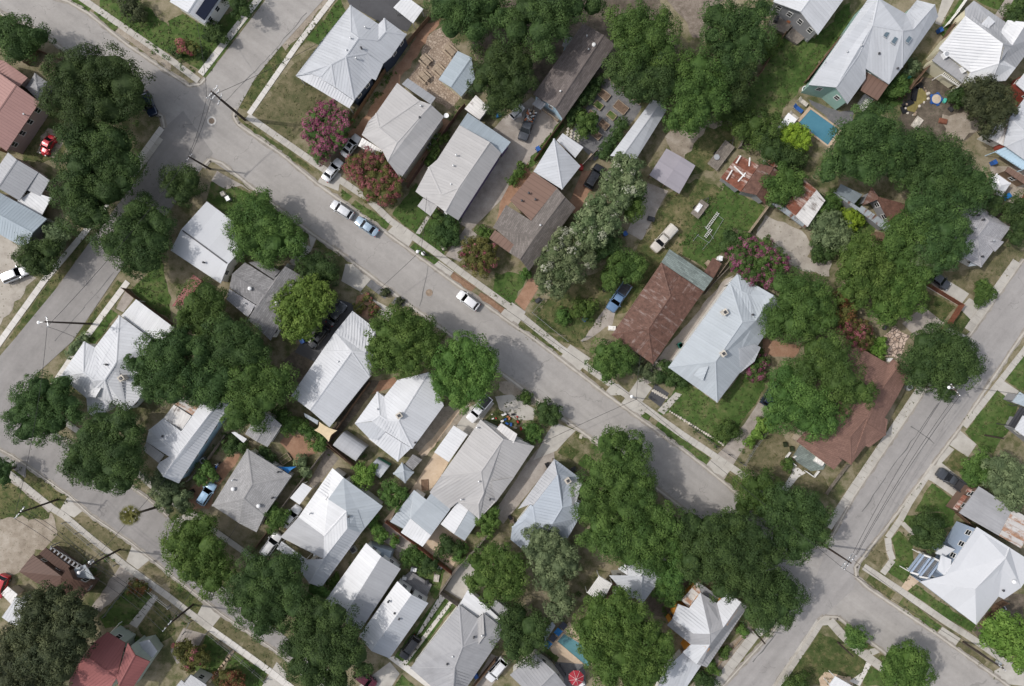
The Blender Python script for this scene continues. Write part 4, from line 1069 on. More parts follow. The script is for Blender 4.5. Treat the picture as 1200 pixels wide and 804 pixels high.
Hs('carport', 'lilac grey metal canopy behind the old concrete slab', 'carport', 'grey', [('', 'roof', 'membrane_lilac', gab('815,194 796,227 761,205 781,174', '799,184 778,216', 2.5, 2.75), {'k': 'p'})])
h = Hs('house', 'dark grey walled house with white metal roof and wooden deck at the top edge', 'house', 'grey', [
 ('40', 'roof', 'metal_bright', gab('638,163 800,-60 577,-195 425,8', '555,55 717,-168', 4.4, 6.2))], dz=0)
h = Hs('house', 'teal walled house with large skylit pale metal roof', 'house', 'teal', [
 ('O', 'roof', 'metal_silver',
  '110,400,3.5 240,412,5.2 345,263,5.2 413,118,5.9 440,-10,6.0 395,-10,4.2;240,412,5.2 295,490,3.5 380,371,3.5 345,263,5.2;'
  '345,263,5.2 413,118,5.9 380,322,4.2 380,371,3.5;'
  '413,118,5.9 555,145,5.9 552,318,3.6 490,397,3.4 380,322,4.2;440,-10,6.0 570,65,4.4 605,138,5.2 555,145,5.9 413,118,5.9;'
  '555,145,5.9 605,138,5.2 706,22,5.0 722,78,3.5 552,318,3.6;570,65,4.4 622,0,3.6 706,22,5.0 605,138,5.2', {'inset': 0.3}),
 ('O', 'terrace_roof', 'metal_brown_soft', flat('381,324 488,399 436,473 357,426', 2.9), {'k': 'p', 'ribs': 0})], dz=0.8)
roof_bits(h, 'O', 's:433,80,5.4 s:477,162,5.5 s:514,192,5.4 s:580,188,5.0 v:290,247,4.6 d:440,255,4.6 d:527,325,3.8 v:185,298,3.6 v:357,217,5.4')
Hs('shed', 'white plank step box below the brown terrace of the teal house', 'porch steps', 'white', [('O', 'platform', 'metal_worn_white', flat('375,442 417,470 375,520 338,495', 0.7), {'k': 'n', 'ribs': 0, 'thick': 0.65})])
h = Hs('house', 'cream walled house with broad bright white faceted roof at the top corner', 'house', 'cream', [
 ('O', 'roof', 'metal_white', '850,75,3.9 1027,205,6.2 1008,298,6.0 875,340,4.6 725,228,3.8;875,340,4.6 1008,298,6.0 975,385,3.9 925,402,3.6 845,392,3.6', {}),
 ('O', 'side_roof', 'metal_grey', '850,75,3.9 850,40,3.6 890,3,3.4 1040,105,3.4 1015,150,4.4 1070,215,5.4 1027,205,6.2;1027,205,6.2 1070,215,5.4 1140,105,5.0 1200,170,3.4 1087,320,3.4 1030,285,4.6 1008,298,6.0', {}),
 ('O', 'gable_roof', 'metal_white', '1015,150,4.4 1050,95,3.5 1140,105,5.0 1070,215,5.4;1030,285,4.9 1087,320,3.6 1040,380,3.3 975,385,3.9 1008,298,6.1', {'k': 'n'}),
 ('O', 'dormer_roof', 'metal_bright', flat('960,75 990,102 950,142 924,114', (4.7, 4.6, 4.6, 4.6)), {'k': 'w', 'floor': 3.6, 'win': False, 'inset': 0.05}),
 ('O', 'flat_roof', 'metal_aged', flat('730,238 876,347 836,391 694,284', (3.3, 3.3, 3.0, 3.0)), {'win': False})], dz=0.7)
roof_bits(h, 'O', 'a:750,262,3.2 a:838,328,3.2')
def pergola(label, f, corners, z, n, mat, group=None, w=0.1):
 P = [Vector(g(f, x, y, z)) for x, y in corners]
 o = sum(P, Vector()) / 4; root = thing('pergola', label, 'pergola', (o.x, o.y, 0), 0, group); org = (o.x, o.y, 0); ORG[root.name] = org
 for i in range(4):
  mb = MB(); mb.box((P[i].x, P[i].y, z / 2), (.12, .12, z)); mb.build('post', mat, root, org)
 for a, b in ((0, 1), (3, 2)):
  mb = MB(); mb.bar(P[a], P[b], .1, .18); mb.build('beam', mat, root, org)
 mb = MB()
 for k in range(n):
  t = (k + .5) / n; mb.bar(P[0].lerp(P[1], t) + Vector((0, 0, .14)), P[3].lerp(P[2], t) + Vector((0, 0, .14)), w, .1)
 mb.build('slat_top', mat, root, org)
 return root
pergola('white slatted pergola against the flat grey roof', 'O', ((752, 333), (838, 385), (820, 408), (735, 352)), 2.5, 12, 'trim_white')
Hs('shed', 'dirty white flat roofed shed beside the grey green willow', 'shed', 'white', [('O', 'roof', 'metal_worn_white', flat('1052,556 1096,594 1030,686 930,636', (2.8, 2.8, 2.5, 2.5)))])
Hs('house', 'long grey roofed house at the upper east edge with red brick side', 'house', 'red', [
 ('O', 'roof', 'metal_silver', '1060,553,3.4 1135,455,3.4 1230,520,4.6 1150,640,4.6;1060,553,3.4 1150,640,4.6 1040,690,3.2 1030,684,3.0;1150,640,4.6 1230,520,4.6 1300,620,3.4 1180,790,3.2 1040,690,3.2'),
 ('O', 'upper_roof', 'metal_bright', flat('1088,395 1140,330 1240,400 1200,470 1130,432', (3.2, 3.2, 4, 4, 3.4)))])
pergola('pale blue slatted pergola beside the white shed', 'O', ((1040, 694), (1160, 770), (1120, 800), (990, 716)), 2.5, 10, 'wall_lightblue', w=.5)
Hs('shed', 'orange brown plank roof by the white canopy at the east edge', 'shed', 'wood', [('51', 'roof', 'metal_brown_soft', flat('730,-18 830,40 830,80 715,2', (2.6, 2.6, 2.4, 2.4)), {'ribs': 0.3})])
Hs('canopy', 'white square garden canopy in the pale dirt yard', 'canopy', 'white', [('51', 'cover', 'canvas_white', '675,14,2.3 741,60,2.3 691,70,3.0;741,60,2.3 690,136,2.3 691,70,3.0;690,136,2.3 640,52,2.3 691,70,3.0;640,52,2.3 675,14,2.3 691,70,3.0', {'k': 'p', 'ribs': 0, 'thick': .05})])
h = Hs('house', 'pale grey shingled hip house under the eastern dark trees', 'house', 'white', [
 ('51', 'roof', 'shingle_palegrey', hip('740,268 602,455 430,360 542,130', '640,238 585,310', 3.2, 4.5)),
 ('51', 'gable_roof', 'shingle_palegrey', '570,290,4.6 662,316,4.0 710,336,3.6 668,382,3.3 640,350,3.7', {'win': False}),
 ('51', 'porch_roof', 'metal_blue', flat('560,420 588,446 540,452', (3.0, 2.7, 2.7)), {'k': 'n'})])
roof_bits(h, '51', 'd:610,232,4.4 d:588,210,4.3 v:570,270,4.3 v:655,330,4.3 d:605,405,3.6')
h = Hs('barn', 'brown rusty gabled barn with tin lean to under the trees', 'barn', 'grey', [
 ('P', 'roof', 'rust_brown', gab('900,265 850,362 1000,462 1085,355', '935,315 930,330', 2.8, 3.2)),
 ('P', 'lean_to_roof', 'rust_grey', flat('848,362 1000,464 972,495 828,386', (2.7, 2.7, 2.3, 2.3)))])
Hs('shed', 'dark corrugated slate shed beside the brown barn', 'shed', 'grey', [
 ('P', 'roof', 'corrugated_slate', flat('738,248 852,304 808,352 716,292', (2.7, 2.6, 2.6, 2.7))),
 ('P', 'lean_to_roof', 'rust_grey', flat('704,292 716,294 808,354 845,380 820,386', (2.1, 2.3, 2.3, 2.2, 2.1)), {'win': False})], windows=False)
h = Hs('shed', 'sprawling rust red patchwork shed beside the flatbed trailers', 'shed', 'grey', [
 ('P', 'roof', 'rust_red', '205,95,2.5 310,150,3.0 215,288,3.0 110,215,2.4'),
 ('P', 'ridge_roof', 'rust_brown', '320,140,3.3 385,162,3.5 297,306,3.5 218,288,3.2;385,162,3.5 432,190,2.7 340,352,2.6 297,306,3.5'),
 ('P', 'rear_roof', 'rust_red', flat('350,95 412,103 416,160 386,160 345,135', (2.6, 2.6, 2.7, 2.9, 2.8)), {'win': False})], windows=False)
for k, (x0, y0, x1, y1) in enumerate(((180, 155, 235, 210), (262, 110, 258, 155), (170, 175, 140, 225), (215, 100, 190, 140), (320, 215, 350, 210), (200, 235, 240, 190))):
 mb = MB(); mb.bar(g('P', x0, y0, 3.0), g('P', x1, y1, 3.08), .22, .06); mb.build('loose_plank', 'trim_white', h, ORG[h.name])
Hs('shed', 'shed half rust and half peeling white above the weathered slab', 'shed', 'grey', [
 ('P', 'rust_roof', 'rust_red', flat('540,222 612,278 500,416 452,365', (2.7, 3.1, 3.1, 2.7))),
 ('P', 'roof', 'rust_pale' if False else 'metal_worn_white', flat('612,280 657,335 565,472 502,416', (3.15, 2.7, 2.7, 3.15))),
 ('P', 'lean_to_roof', 'rust_grey', flat('375,350 392,343 470,388 502,418 562,470 548,478', (2.0, 2.3, 2.5, 2.5, 2.4, 2.0)), {'k': 'p'})], windows=False)
h = Hs('house', 'rusty brown hip roofed house with green shingled rear', 'house', 'tan', [
 ('D', 'roof', 'rust_brown', hip('500,247 262,590 68,452 302,112', '345,268 240,425', 3.4, 4.8)),
 ('D', 'rear_roof', 'shingle_green', flat('340,48 545,186 502,246 302,110', (2.8, 2.8, 3.5, 3.5)), {'win': False})])
Hs('shed', 'tiny dark rust shed behind the green shingled roof', 'shed', 'wood', [('D', 'roof', 'rust_brown', flat('545,88 586,116 546,187 503,156', (2.2, 2.2, 2.0, 2.0)))], windows=False)
h = Hs('house', 'large blue metal hip roofed house with dormer and chimneys', 'house', 'white', [
 ('D', 'roof', 'metal_blue',
  '335,605,3.6 625,205,3.7 683,393,6.2 557,578,6.2;335,605,3.6 557,578,6.2 565,770,3.6;'
  '557,578,6.2 683,393,6.2 745,385,5.7 830,265,5.2 880,315,3.7 770,482,3.6 670,632,3.6 565,770,3.6;'
  '625,205,3.7 678,246,4.4 708,260,4.6 745,385,5.7 683,393,6.2;708,260,4.6 740,214,3.7 830,265,5.2 745,385,5.7;'
  '625,205,3.7 660,163,3.6 678,246,4.4;660,163,3.6 740,214,3.7 708,260,4.6 678,246,4.4'),
 ('D', 'bay_roof', 'metal_silver', '668,516,5.2 740,495,4.3 770,511,3.5;668,516,5.2 770,511,3.5 740,578,3.4 672,632,3.5', {'k': 'n'}),
 ('D', 'dormer_roof', 'metal_blue', '480,608,5.2 524,600,5.9 497,668,5.2 453,641,4.7', {'k': 'w', 'floor': 3.6, 'win': False, 'inset': .1})])
roof_bits(h, 'D', 'c:595,346,5.0 c:588,540,6.1 d:730,357,5.6')
h = Hs('house', 'sprawling red brown shingled house beside the east street', 'house', 'tan', [
 ('M', 'roof', 'shingle_red',
  '405,80,3.5 632,208,3.5 600,335,4.7 520,482,4.8 380,440,4.2 330,300,3.6;632,208,3.5 655,182,3.6 690,210,4.6 600,335,4.7;690,210,4.6 750,243,3.4 680,375,3.4 600,335,4.7;'
  '600,335,4.7 680,375,3.4 612,490,3.4 530,487,4.8 520,482,4.8;530,487,4.8 612,490,3.4 627,500,3.3 616,580,3.2 515,520,4.8;515,520,4.8 616,580,3.2 530,645,3.2 510,636,3.3;'
  '520,482,4.8 530,487,4.8 515,520,4.8 510,636,3.3 435,735,3.3 430,590,4.7;430,590,4.7 435,735,3.3 368,692,3.6 360,582,4.5;'
  '360,582,4.5 368,692,3.6 388,710,3.3 345,762,3.3 150,612,3.3 200,560,4.3;380,440,4.2 520,482,4.8 430,590,4.7 360,582,4.5 200,560,4.3 330,400,3.8', {'inset': .3})])
h2 = Hs('porch', 'green tiled front porch with white rail at the red shingle house', 'porch', 'white', [('M', 'floor', 'shingle_green', flat('170,632 305,722 290,760 225,770 150,720 135,690', 0.35), {'k': 'n', 'thick': 0.34})])
for a, b in (((120, 672), (98, 700)), ((98, 700), (150, 742)), ((200, 770), (245, 802)), ((245, 802), (270, 770)), ((135, 700), (150, 690))):
 mb = MB(); p, q = g('M', *a, .75), g('M', *b, .75); mb.bar(p, q, .12, .1); mb.bar((p[0], p[1], .3), (q[0], q[1], .3), .1, .5); mb.build('rail', 'trim_white', h2, ORG[h2.name])
h = Hs('house', 'light blue two storey house with vast smooth white roof', 'house', 'blue', [
 ('N', 'roof', 'membrane_white', '172,545,4.6 300,512,5.0 385,380,5.4 470,258,5.8 640,365,5.8 620,420,6.6 460,582,6.6;172,545,4.6 460,582,6.6 465,770,4.6;'
  '460,582,6.6 620,420,6.6 600,480,5.8 582,622,4.6 465,770,4.6;620,420,6.6 640,365,5.8 780,455,5.6 700,575,4.8 600,480,5.8;600,480,5.8 700,575,4.8 610,636,4.4 582,622,4.6', {'inset': .3}),
 ('N', 'porch_roof', 'membrane_white', flat('283,402 300,412 335,428 328,494 298,512 262,482', (4.9, 4.9, 5.1, 5.0, 4.8, 4.6)), {'k': 'n'}),
 ('N', 'entry_roof', 'membrane_white', flat('250,396 292,350 356,376 302,410', (3.6, 3.4, 3.8, 3.9)), {'k': 'w', 'win': False})])
roof_bits(h, 'N', 'w:658,542,5.2 d:602,588,4.8')
for k, c in enumerate((((182, 400), (216, 412), (152, 500), (114, 490)), ((236, 418), (268, 432), (204, 520), (160, 512)))):
 r_ = thing('balcony', ('outer' if k == 0 else 'inner') + ' narrow balcony with dark deck and white end rails on the blue house', 'balcony', g('N', 190, 455, 0)); org = tuple(r_.location); ORG[r_.name] = org
 P = [Vector(g('N', x, y, 2.9)) for x, y in c]
 mb = MB(); mb.face(P if poly2(P) > 0 else P[::-1]); mb.build('deck', 'metal_dark', r_, org)
 for a, b in ((0, 3), (1, 2)):
  mb = MB()
  mb.bar(P[a] + Vector((0, 0, .5)), P[b] + Vector((0, 0, .5)), .3, .12); mb.bar(P[a] - Vector((0, 0, .3)), P[b] - Vector((0, 0, .3)), .14, .6); mb.build('side_rail', 'wall_blue', r_, org)
 for a, b in ((0, 1), (3, 2)):
  mb = MB()
  for zz, oo in ((.55, 0), (.3, .0)): mb.bar(P[a] + Vector((0, 0, zz)), P[b] + Vector((0, 0, zz)), .28, .12)
  mb.build('end_rail', 'trim_white', r_, org)
 mb = MB()
 for q in range(7):
  t = (q + .5) / 7; mb.bar(P[0].lerp(P[1], t) + Vector((0, 0, .03)), P[3].lerp(P[2], t) + Vector((0, 0, .03)), .05, .05)
 mb.build('board_strip', 'metal_pale', r_, org)
 for p in P:
  mb = MB(); mb.box((p.x, p.y, 1.4), (.14, .14, 2.8)); mb.build('post', 'trim_white', r_, org)
h = Hs('house', 'brown brick building with grey metal roof behind the blue house', 'house', 'brown', [
 ('N', 'roof', 'metal_aged', flat('480,45 655,160 582,302 376,184', (4.0, 4.4, 4.4, 4.0))),
 ('N', 'rear_roof', 'rust_pale', flat('657,162 770,232 700,370 584,303', (4.4, 3.8, 3.8, 4.4))),
 ('N', 'awning_roof', 'rust_red', flat('398,88 420,98 366,170 345,160', (3.3, 3.5, 3.5, 3.3)), {'k': 'n'}),
 ('N', 'corner_awning', 'rust_red', flat('422,52 446,62 436,78 412,72', (3.3, 3.5, 3.5, 3.3)), {'k': 'n'})], dz=0.6)
Hs('house', 'blue grey roofed house with dark slatted awning at the east edge', 'house', 'grey', [
 ('52', 'roof', 'metal_bluegrey', flat('785,238 860,290 830,318 750,284', (3.2, 3.4, 3.2, 3.0))),
 ('52', 'lower_roof', 'metal_bright', flat('800,350 900,400 900,520 762,415', (3.4, 3.6, 3.4, 3.2)))])
pergola('dark slatted awning with white beams at the east edge', '52', ((785, 306), (850, 340), (790, 420), (728, 396)), 2.8, 6, 'metal_dark', w=.5)
h = Hs('house', 'large white hip roofed house with ribbed roof and side gable', 'house', 'white', [
 ('E', 'roof', 'metal_bright',
  '378,188,3.4 242,365,3.4 238,548,5.2 295,545,5.3 345,470,5.3 362,440,5.2;242,365,3.4 182,332,3.4 178,505,4.7 238,548,5.2;182,332,3.4 50,527,3.3 178,505,4.7;'
  '50,527,3.3 195,645,3.3 295,545,5.3 238,548,5.2 178,505,4.7;195,645,3.3 335,668,3.7 295,545,5.3;378,188,3.4 362,440,5.2 345,470,5.3 295,545,5.3 335,668,3.7 420,722,3.4 480,660,3.4 640,400,3.4 565,327,3.4'),
 ('E', 'porch_roof', 'metal_bright', '195,645,3.2 335,668,3.4 300,725,2.9 235,752,2.8 203,728,2.8', {'k': 'w', 'win': False}),
 ('E', 'dormer_roof', 'metal_white', '232,590,4.5 276,590,5.0 245,642,4.6 200,640,3.8', {'k': 'w', 'floor': 3.4, 'win': False, 'inset': .05})])
roof_bits(h, 'E', 'd:310,460,4.9 v:297,458,4.8 c:400,535,4.8');
Hs('carport', 'flat white corrugated carport beside the large white hip roof', 'carport', 'white', [('E', 'roof', 'metal_white', flat('470,98 682,256 602,345 388,190', (2.9, 2.9, 2.7, 2.7)), {'k': 'p', 'ribs': 0.3})])
h = Hs('house', 'sky blue walled house with worn white flat patch on its roof', 'house', 'skyblue', [
 ('F', 'roof', 'metal_bright', '480,85,4.9 530,112,3.4 265,520,3.4 185,485,4.9 265,368,4.9;385,98,3.9 480,85,4.9 265,368,4.9 278,248,4.2;'
  '185,180,3.4 278,248,4.2 265,368,4.9 110,240,3.4;110,240,3.4 265,368,4.9 215,380,4.2 95,302,3.3;265,368,4.9 185,485,4.9 150,436,3.6 165,410,3.6 215,380,4.2'),
 ('F', 'flat_roof', 'metal_worn_white', flat('240,108 332,168 278,246 187,179', (3.2, 3.2, 3.4, 3.3)), {'ribs': 0}),
 ('F', 'patched_roof', 'rust_pale', flat('262,55 385,98 338,164 245,104', (2.9, 3.1, 3.1, 2.9)), {'win': False}),
 ('F', 'porch_roof', 'metal_taupe', flat('96,304 190,372 160,413 77,345', (3.2, 3.5, 2.9, 2.8)), {'k': 'p'})], dz=0.6)
roof_bits(h, 'F', 'd:185,272,3.8')
h = Hs('house', 'square grey shingled hip house beside the red gravel drive', 'house', 'white', [
 ('F', 'roof', 'shingle_grey', '625,340,3.2 440,636,3.2 605,600,4.5 650,525,4.6;440,636,3.2 580,728,3.2 672,776,3.2 712,690,3.2 605,600,4.5;'
  '712,690,3.2 855,482,3.2 650,525,4.6 605,600,4.5;855,482,3.2 625,340,3.2 650,525,4.6')])
roof_bits(h, 'F', 'w:553,548,3.9 v:550,503,3.9 w:686,636,3.8 d:787,460,3.5 d:757,595,3.5')
Hs('garage', 'grey shingled garage half hidden under the dark oak', 'garage', 'white', [('F', 'roof', 'shingle_grey', gab('805,216 730,330 612,262 690,130', '745,165 672,300', 2.8, 3.3))], windows=False)
h = Hs('house', 'rambling white metal roofed house with rear slopes coloured blue for shade', 'house', 'white', [
 ('G', 'roof', 'metal_white', '320,155,3.4 372,200,4.4 300,302,4.6 385,357,4.9 280,475,4.9 160,386,3.4;385,357,4.9 390,440,4.9 278,583,4.9 280,475,4.9', {}),
 ('G', 'rear_roof', 'metal_blue', '372,200,4.4 557,335,3.3 470,442,3.3 440,355,4.3 385,357,4.9 300,302,4.6;385,357,4.9 440,355,4.3 470,442,3.3 455,460,3.4 390,440,4.9', {'win': False}),  # slopes turned from the sun: their shade is put into the blue
 ('G', 'side_roof', 'metal_grey', '160,386,3.4 280,475,4.9 278,583,4.9 75,480,3.3', {}),
 ('G', 'long_roof', 'metal_silver', '390,440,4.9 455,460,3.4 268,717,3.4 210,697,4.3 278,583,4.9;210,697,4.3 168,640,3.5 200,587,3.6 278,583,4.9', {}),
 ('G', 'porch_roof', 'metal_bright', flat('80,500 200,587 168,638 57,535', (3.2, 3.4, 2.9, 2.8)), {'k': 'p'})])
roof_bits(h, 'G', 'd:397,382,4.7 v:237,563,4.4 v:215,368,4.0')
Hs('carport', 'white carport roof between the grey shingled house and the silver car', 'carport', 'white', [('G', 'roof', 'metal_white', flat('180,225 224,250 165,328 120,296', (2.6, 2.5, 2.5, 2.6)), {'k': 'p', 'ribs': 0})])
h = Hs('house', 'narrow gabled white house with one slope coloured grey for shade', 'house', 'white', [
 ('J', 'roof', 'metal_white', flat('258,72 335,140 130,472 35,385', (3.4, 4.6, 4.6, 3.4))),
 ('J', 'shaded_roof', 'metal_grey', flat('335,140 435,204 232,515 130,472', (4.6, 3.4, 3.4, 4.6)))])  # slope away from the sun, its shade given as grey metal
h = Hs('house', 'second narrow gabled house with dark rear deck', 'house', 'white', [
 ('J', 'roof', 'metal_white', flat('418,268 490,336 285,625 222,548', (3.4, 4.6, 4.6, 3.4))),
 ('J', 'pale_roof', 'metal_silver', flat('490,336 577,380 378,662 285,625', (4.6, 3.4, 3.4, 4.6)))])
roof_bits(h, 'J', 'd:373,370,4.0 d:405,428,4.2 d:428,458,4.3 v:350,545,4.3')
Hs('deck', 'dark grey deck behind the second narrow gabled house', 'deck', 'grey', [('J', 'floor', 'shingle_midgrey', flat('485,215 595,285 560,365 430,265', 0.5), {'k': 'n', 'thick': .45})])
h = Hs('house', 'brownish grey ribbed hip roofed house beside the wheel tracks', 'house', 'white', [
 ('J', 'roof', 'metal_aged', '735,387,3.4 752,605,5.2 712,708,5.0 485,712,3.3;735,387,3.4 830,458,3.7 860,430,3.5 972,520,3.4 752,605,5.2;972,520,3.4 760,830,3.4 700,860,4.6 712,708,5.0 752,605,5.2;485,712,3.3 712,708,5.0 700,860,4.6 620,830,3.4'),
 ('J', 'gable_roof', 'metal_taupe', '830,458,3.9 858,432,3.7 864,550,4.6 832,592,4.9', {'k': 'n'}),
 ('J', 'flat_roof', 'metal_white', flat('778,312 800,330 890,410 966,480 942,502 850,434 830,456 738,384', 2.9), {'k': 'w', 'win': False, 'ribs': 0})])
roof_bits(h, 'J', 'd:810,552,4.6 v:852,543,4.5 v:702,650,4.7 d:674,688,4.6')
Hs('shed', 'small grey shed roof beside the pecan tree trunk', 'shed', 'grey', [('J', 'roof', 'metal_aged', flat('920,362 985,410 960,470 888,412', (2.5, 2.5, 2.3, 2.3)))], windows=False)
h = Hs('house', 'broad warm grey metal hip roofed house with stepped corners', 'house', 'white', [
 ('I', 'roof', 'metal_taupe', '535,88,3.4 642,180,5.0 537,333,5.0 350,352,3.4;535,88,3.4 787,215,3.4 642,180,5.0;'
  '642,180,5.0 787,215,3.4 690,362,3.4 605,475,3.5 528,556,3.4 525,485,4.2 550,430,4.5 537,333,5.0;'
  '350,352,3.4 537,333,5.0 550,430,4.5 430,475,3.5 390,507,3.3 295,430,3.3;430,475,3.5 550,430,4.5 525,485,4.2;430,475,3.5 525,485,4.2 528,556,3.4'),
 ('I', 'gable_roof', 'metal_taupe', '585,378,4.6 692,360,3.6 606,477,3.6', {'k': 'n'}),
 ('I', 'dormer_roof', 'metal_worn_white', flat('632,103 708,156 690,200 611,130', (4.3, 4.3, 4.6, 4.5)), {'k': 'w', 'floor': 3.4, 'win': False, 'ribs': 0, 'inset': .08})])
roof_bits(h, 'I', 'v:528,378,4.8 v:445,463,3.9 d:580,462,4.2 v:520,125,3.8')
Hs('carport', 'bright white patio roof beside the white pickup', 'carport', 'white', [('I', 'roof', 'metal_white', flat('408,115 475,158 385,288 317,241', (2.8, 2.8, 2.7, 2.7)), {'k': 'p'})])
Hs('house', 'light blue metal roofed cottage with white lower porch roof', 'house', 'white', [
 ('I', 'roof', 'metal_blue', '222,418,3.1 280,465,3.5 390,512,3.0 302,632,3.4 205,552,3.5 185,608,3.0 108,568,3.0;280,465,3.5 304,430,3.2 392,508,3.0 390,512,3.0'),
 ('I', 'porch_roof', 'metal_white', flat('205,553 302,633 262,686 160,619', (3.5, 3.3, 2.9, 2.9)), {})])
Hs('shed', 'white and pale blue two part patio roof behind the warm grey hip', 'shed', 'white', [
 ('I', 'roof', 'metal_white', flat('430,473 477,514 410,626 347,580', (3.0, 3.2, 3.2, 3.0))),
 ('I', 'side_roof', 'metal_blue', flat('478,515 528,560 460,658 411,627', (3.2, 2.8, 2.8, 3.2)))])
def quonset(label, f, a, b, c, d, z, mat, end, n=8):
 """curved roof shed: a-b one end, d-c the other"""
 A, B, C, D = [Vector(g(f, x, y, 0)) for x, y in (a, b, c, d)]
 o = (A + B + C + D) / 4; root = thing('shed', label, 'shed', (o.x, o.y, 0)); org = tuple(root.location); ORG[root.name] = org
 mb = MB(); eb = MB(); prof = [(0.5 - 0.5 * math.cos(math.pi * q / n), z * .62 + z * .38 * math.sin(math.pi * q / n)) for q in range(n + 1)]
 R1 = [A.lerp(B, t) + Vector((0, 0, h_)) for t, h_ in prof]; R2 = [D.lerp(C, t) + Vector((0, 0, h_)) for t, h_ in prof]
 u = 0
 for q in range(n):
  s = (R1[q + 1] - R1[q]).length; Ls = (R2[q] - R1[q]).length
  mb.face([R1[q], R1[q + 1], R2[q + 1], R2[q]], 0, [(0, u), (0, u + s), (Ls, u + s), (Ls, u)]); u += s
 mb.build('roof', mat, root, org)
 for R in (R1, R2): eb.face([(R[0].x, R[0].y, 0)] + R + [(R[-1].x, R[-1].y, 0)])
 for k in (0, n): eb.face([(R1[k].x, R1[k].y, 0), R1[k], R2[k], (R2[k].x, R2[k].y, 0)])
 eb.build('wall', end, root, org)
quonset('long rounded grey metal shed beside the back fence', 'H', (242, 652), (292, 590), (392, 657), (343, 722), 2.7, 'metal_grey', 'wall_grey')
quonset('small rounded grey shed with green side', 'I', (16, 312), (56, 262), (116, 296), (70, 356), 2.5, 'metal_silver', 'plastic_green')
Hs('shed', 'small pale blue pyramid roofed shed', 'shed', 'white', [('I', 'roof', 'metal_blue', hip('165,290 124,342 180,386 221,336', '174,326 172,332', 2.2, 2.9))], windows=False)
Hs('shed', 'small dark slate roofed shed behind the pyramid roofed shed', 'shed', 'grey', [('I', 'roof', 'shingle_midgrey', flat('216,250 260,276 216,326 180,296', (2.1, 2.1, 2.0, 2.0)))], windows=False)
h = Hs('house', 'pale blue grey metal roofed house with patched grey front porch', 'house', 'white', [
 ('K', 'roof', 'metal_slateblue', '500,195,5.0 530,400,5.4 470,500,5.2 365,535,4.4 345,392,4.2;480,95,3.4 640,215,3.4 575,240,4.2 592,386,5.0 530,400,5.4 500,195,5.0;'
  '530,400,5.4 592,386,5.0 620,365,4.6 720,400,3.4 640,460,3.6 470,500,5.2;470,500,5.2 640,460,3.6 560,600,3.4 420,650,3.3 365,535,4.4;'
  '330,382,3.6 345,392,4.2 365,535,4.4 290,485,3.9 215,527,3.3;215,527,3.3 290,485,3.9 365,535,4.4 420,650,3.3 300,680,3.2 205,602,3.2'),
 ('K', 'gable_roof', 'metal_bright', '575,240,4.4 612,218,3.6 655,252,3.5 612,384,4.7 592,386,5.2', {'k': 'n'}),
 ('K', 'porch_roof', 'metal_grey', '480,97,3.2 500,193,4.6 344,390,3.7 330,380,3.4 252,410,2.9', {'k': 'p'})])
roof_bits(h, 'K', 'c:563,228,4.3')
h = Hs('house', 'white ribbed roof house beside the tan shade sail', 'house', 'white', [
 ('H', 'roof', 'metal_bright', '318,55,3.4 425,138,3.4 375,243,4.5 240,150,3.5;240,150,3.5 375,243,4.5 315,237,5.0 180,237,3.4;180,237,3.4 315,237,5.0 127,500,5.0 42,437,3.4;'
  '315,237,5.0 395,352,3.4 215,577,3.4 127,500,5.0;315,237,5.0 375,243,4.5 425,138,3.4 395,352,3.4'),
 ('H', 'porch_roof', 'metal_blue', flat('100,513 165,548 160,565 105,530', (2.9, 2.9, 2.6, 2.6)), {'k': 'n'})])
roof_bits(h, 'H', 'v:257,282,4.4')
h = Hs('house', 'white many gabled house partly under the two bright green trees', 'house', 'white', [
 ('H', 'roof', 'metal_bright', '520,365,3.5 660,330,5.0 525,548,5.0 475,546,4.5 460,440,3.5;660,330,5.0 728,480,3.4 587,672,3.4 525,548,5.0;430,418,3.4 460,440,3.5 475,546,4.5 440,524,4.3;'
  '430,418,3.4 440,524,4.3 405,550,3.9 328,560,3.3;440,524,4.3 475,546,4.5 525,548,5.0 587,672,3.4 535,640,3.8 465,596,3.9 405,550,3.9'),
 ('H', 'gable_roof', 'metal_silver', '328,560,3.2 405,552,3.8 430,635,3.2 392,626,3.1;405,552,3.8 440,526,4.2 465,597,3.8 430,635,3.2', {'win': False}),
 ('H', 'porch_roof', 'metal_bright', '465,598,3.7 535,642,3.7 520,730,2.9 390,628,2.8;535,642,3.7 582,670,3.3 520,730,2.9', {'win': False})])
roof_bits(h, 'H', 'c:530,523,4.9 v:430,495,4.0 d:600,645,3.5')
h = Hs('house', 'plain white gabled house beside the rust red sheet roof', 'house', 'white', [
 ('11', 'roof', 'membrane_white', gab('170,145 390,310 235,532 0,376', '50,277 270,441', 3.2, 4.0).split(';')[0] + ';' + gab('170,145 390,310 235,532 0,376', '50,277 270,441', 3.2, 4.0).split(';')[1])])
mb = MB(); mb.bar(g('11', 56, 282, 3.97), g('11', 264, 436, 3.97), .2, .1); mb.build('ridge_cap', 'metal_dark', h, ORG[h.name]); roof_bits(h, '11', 'd:157,433,3.7')
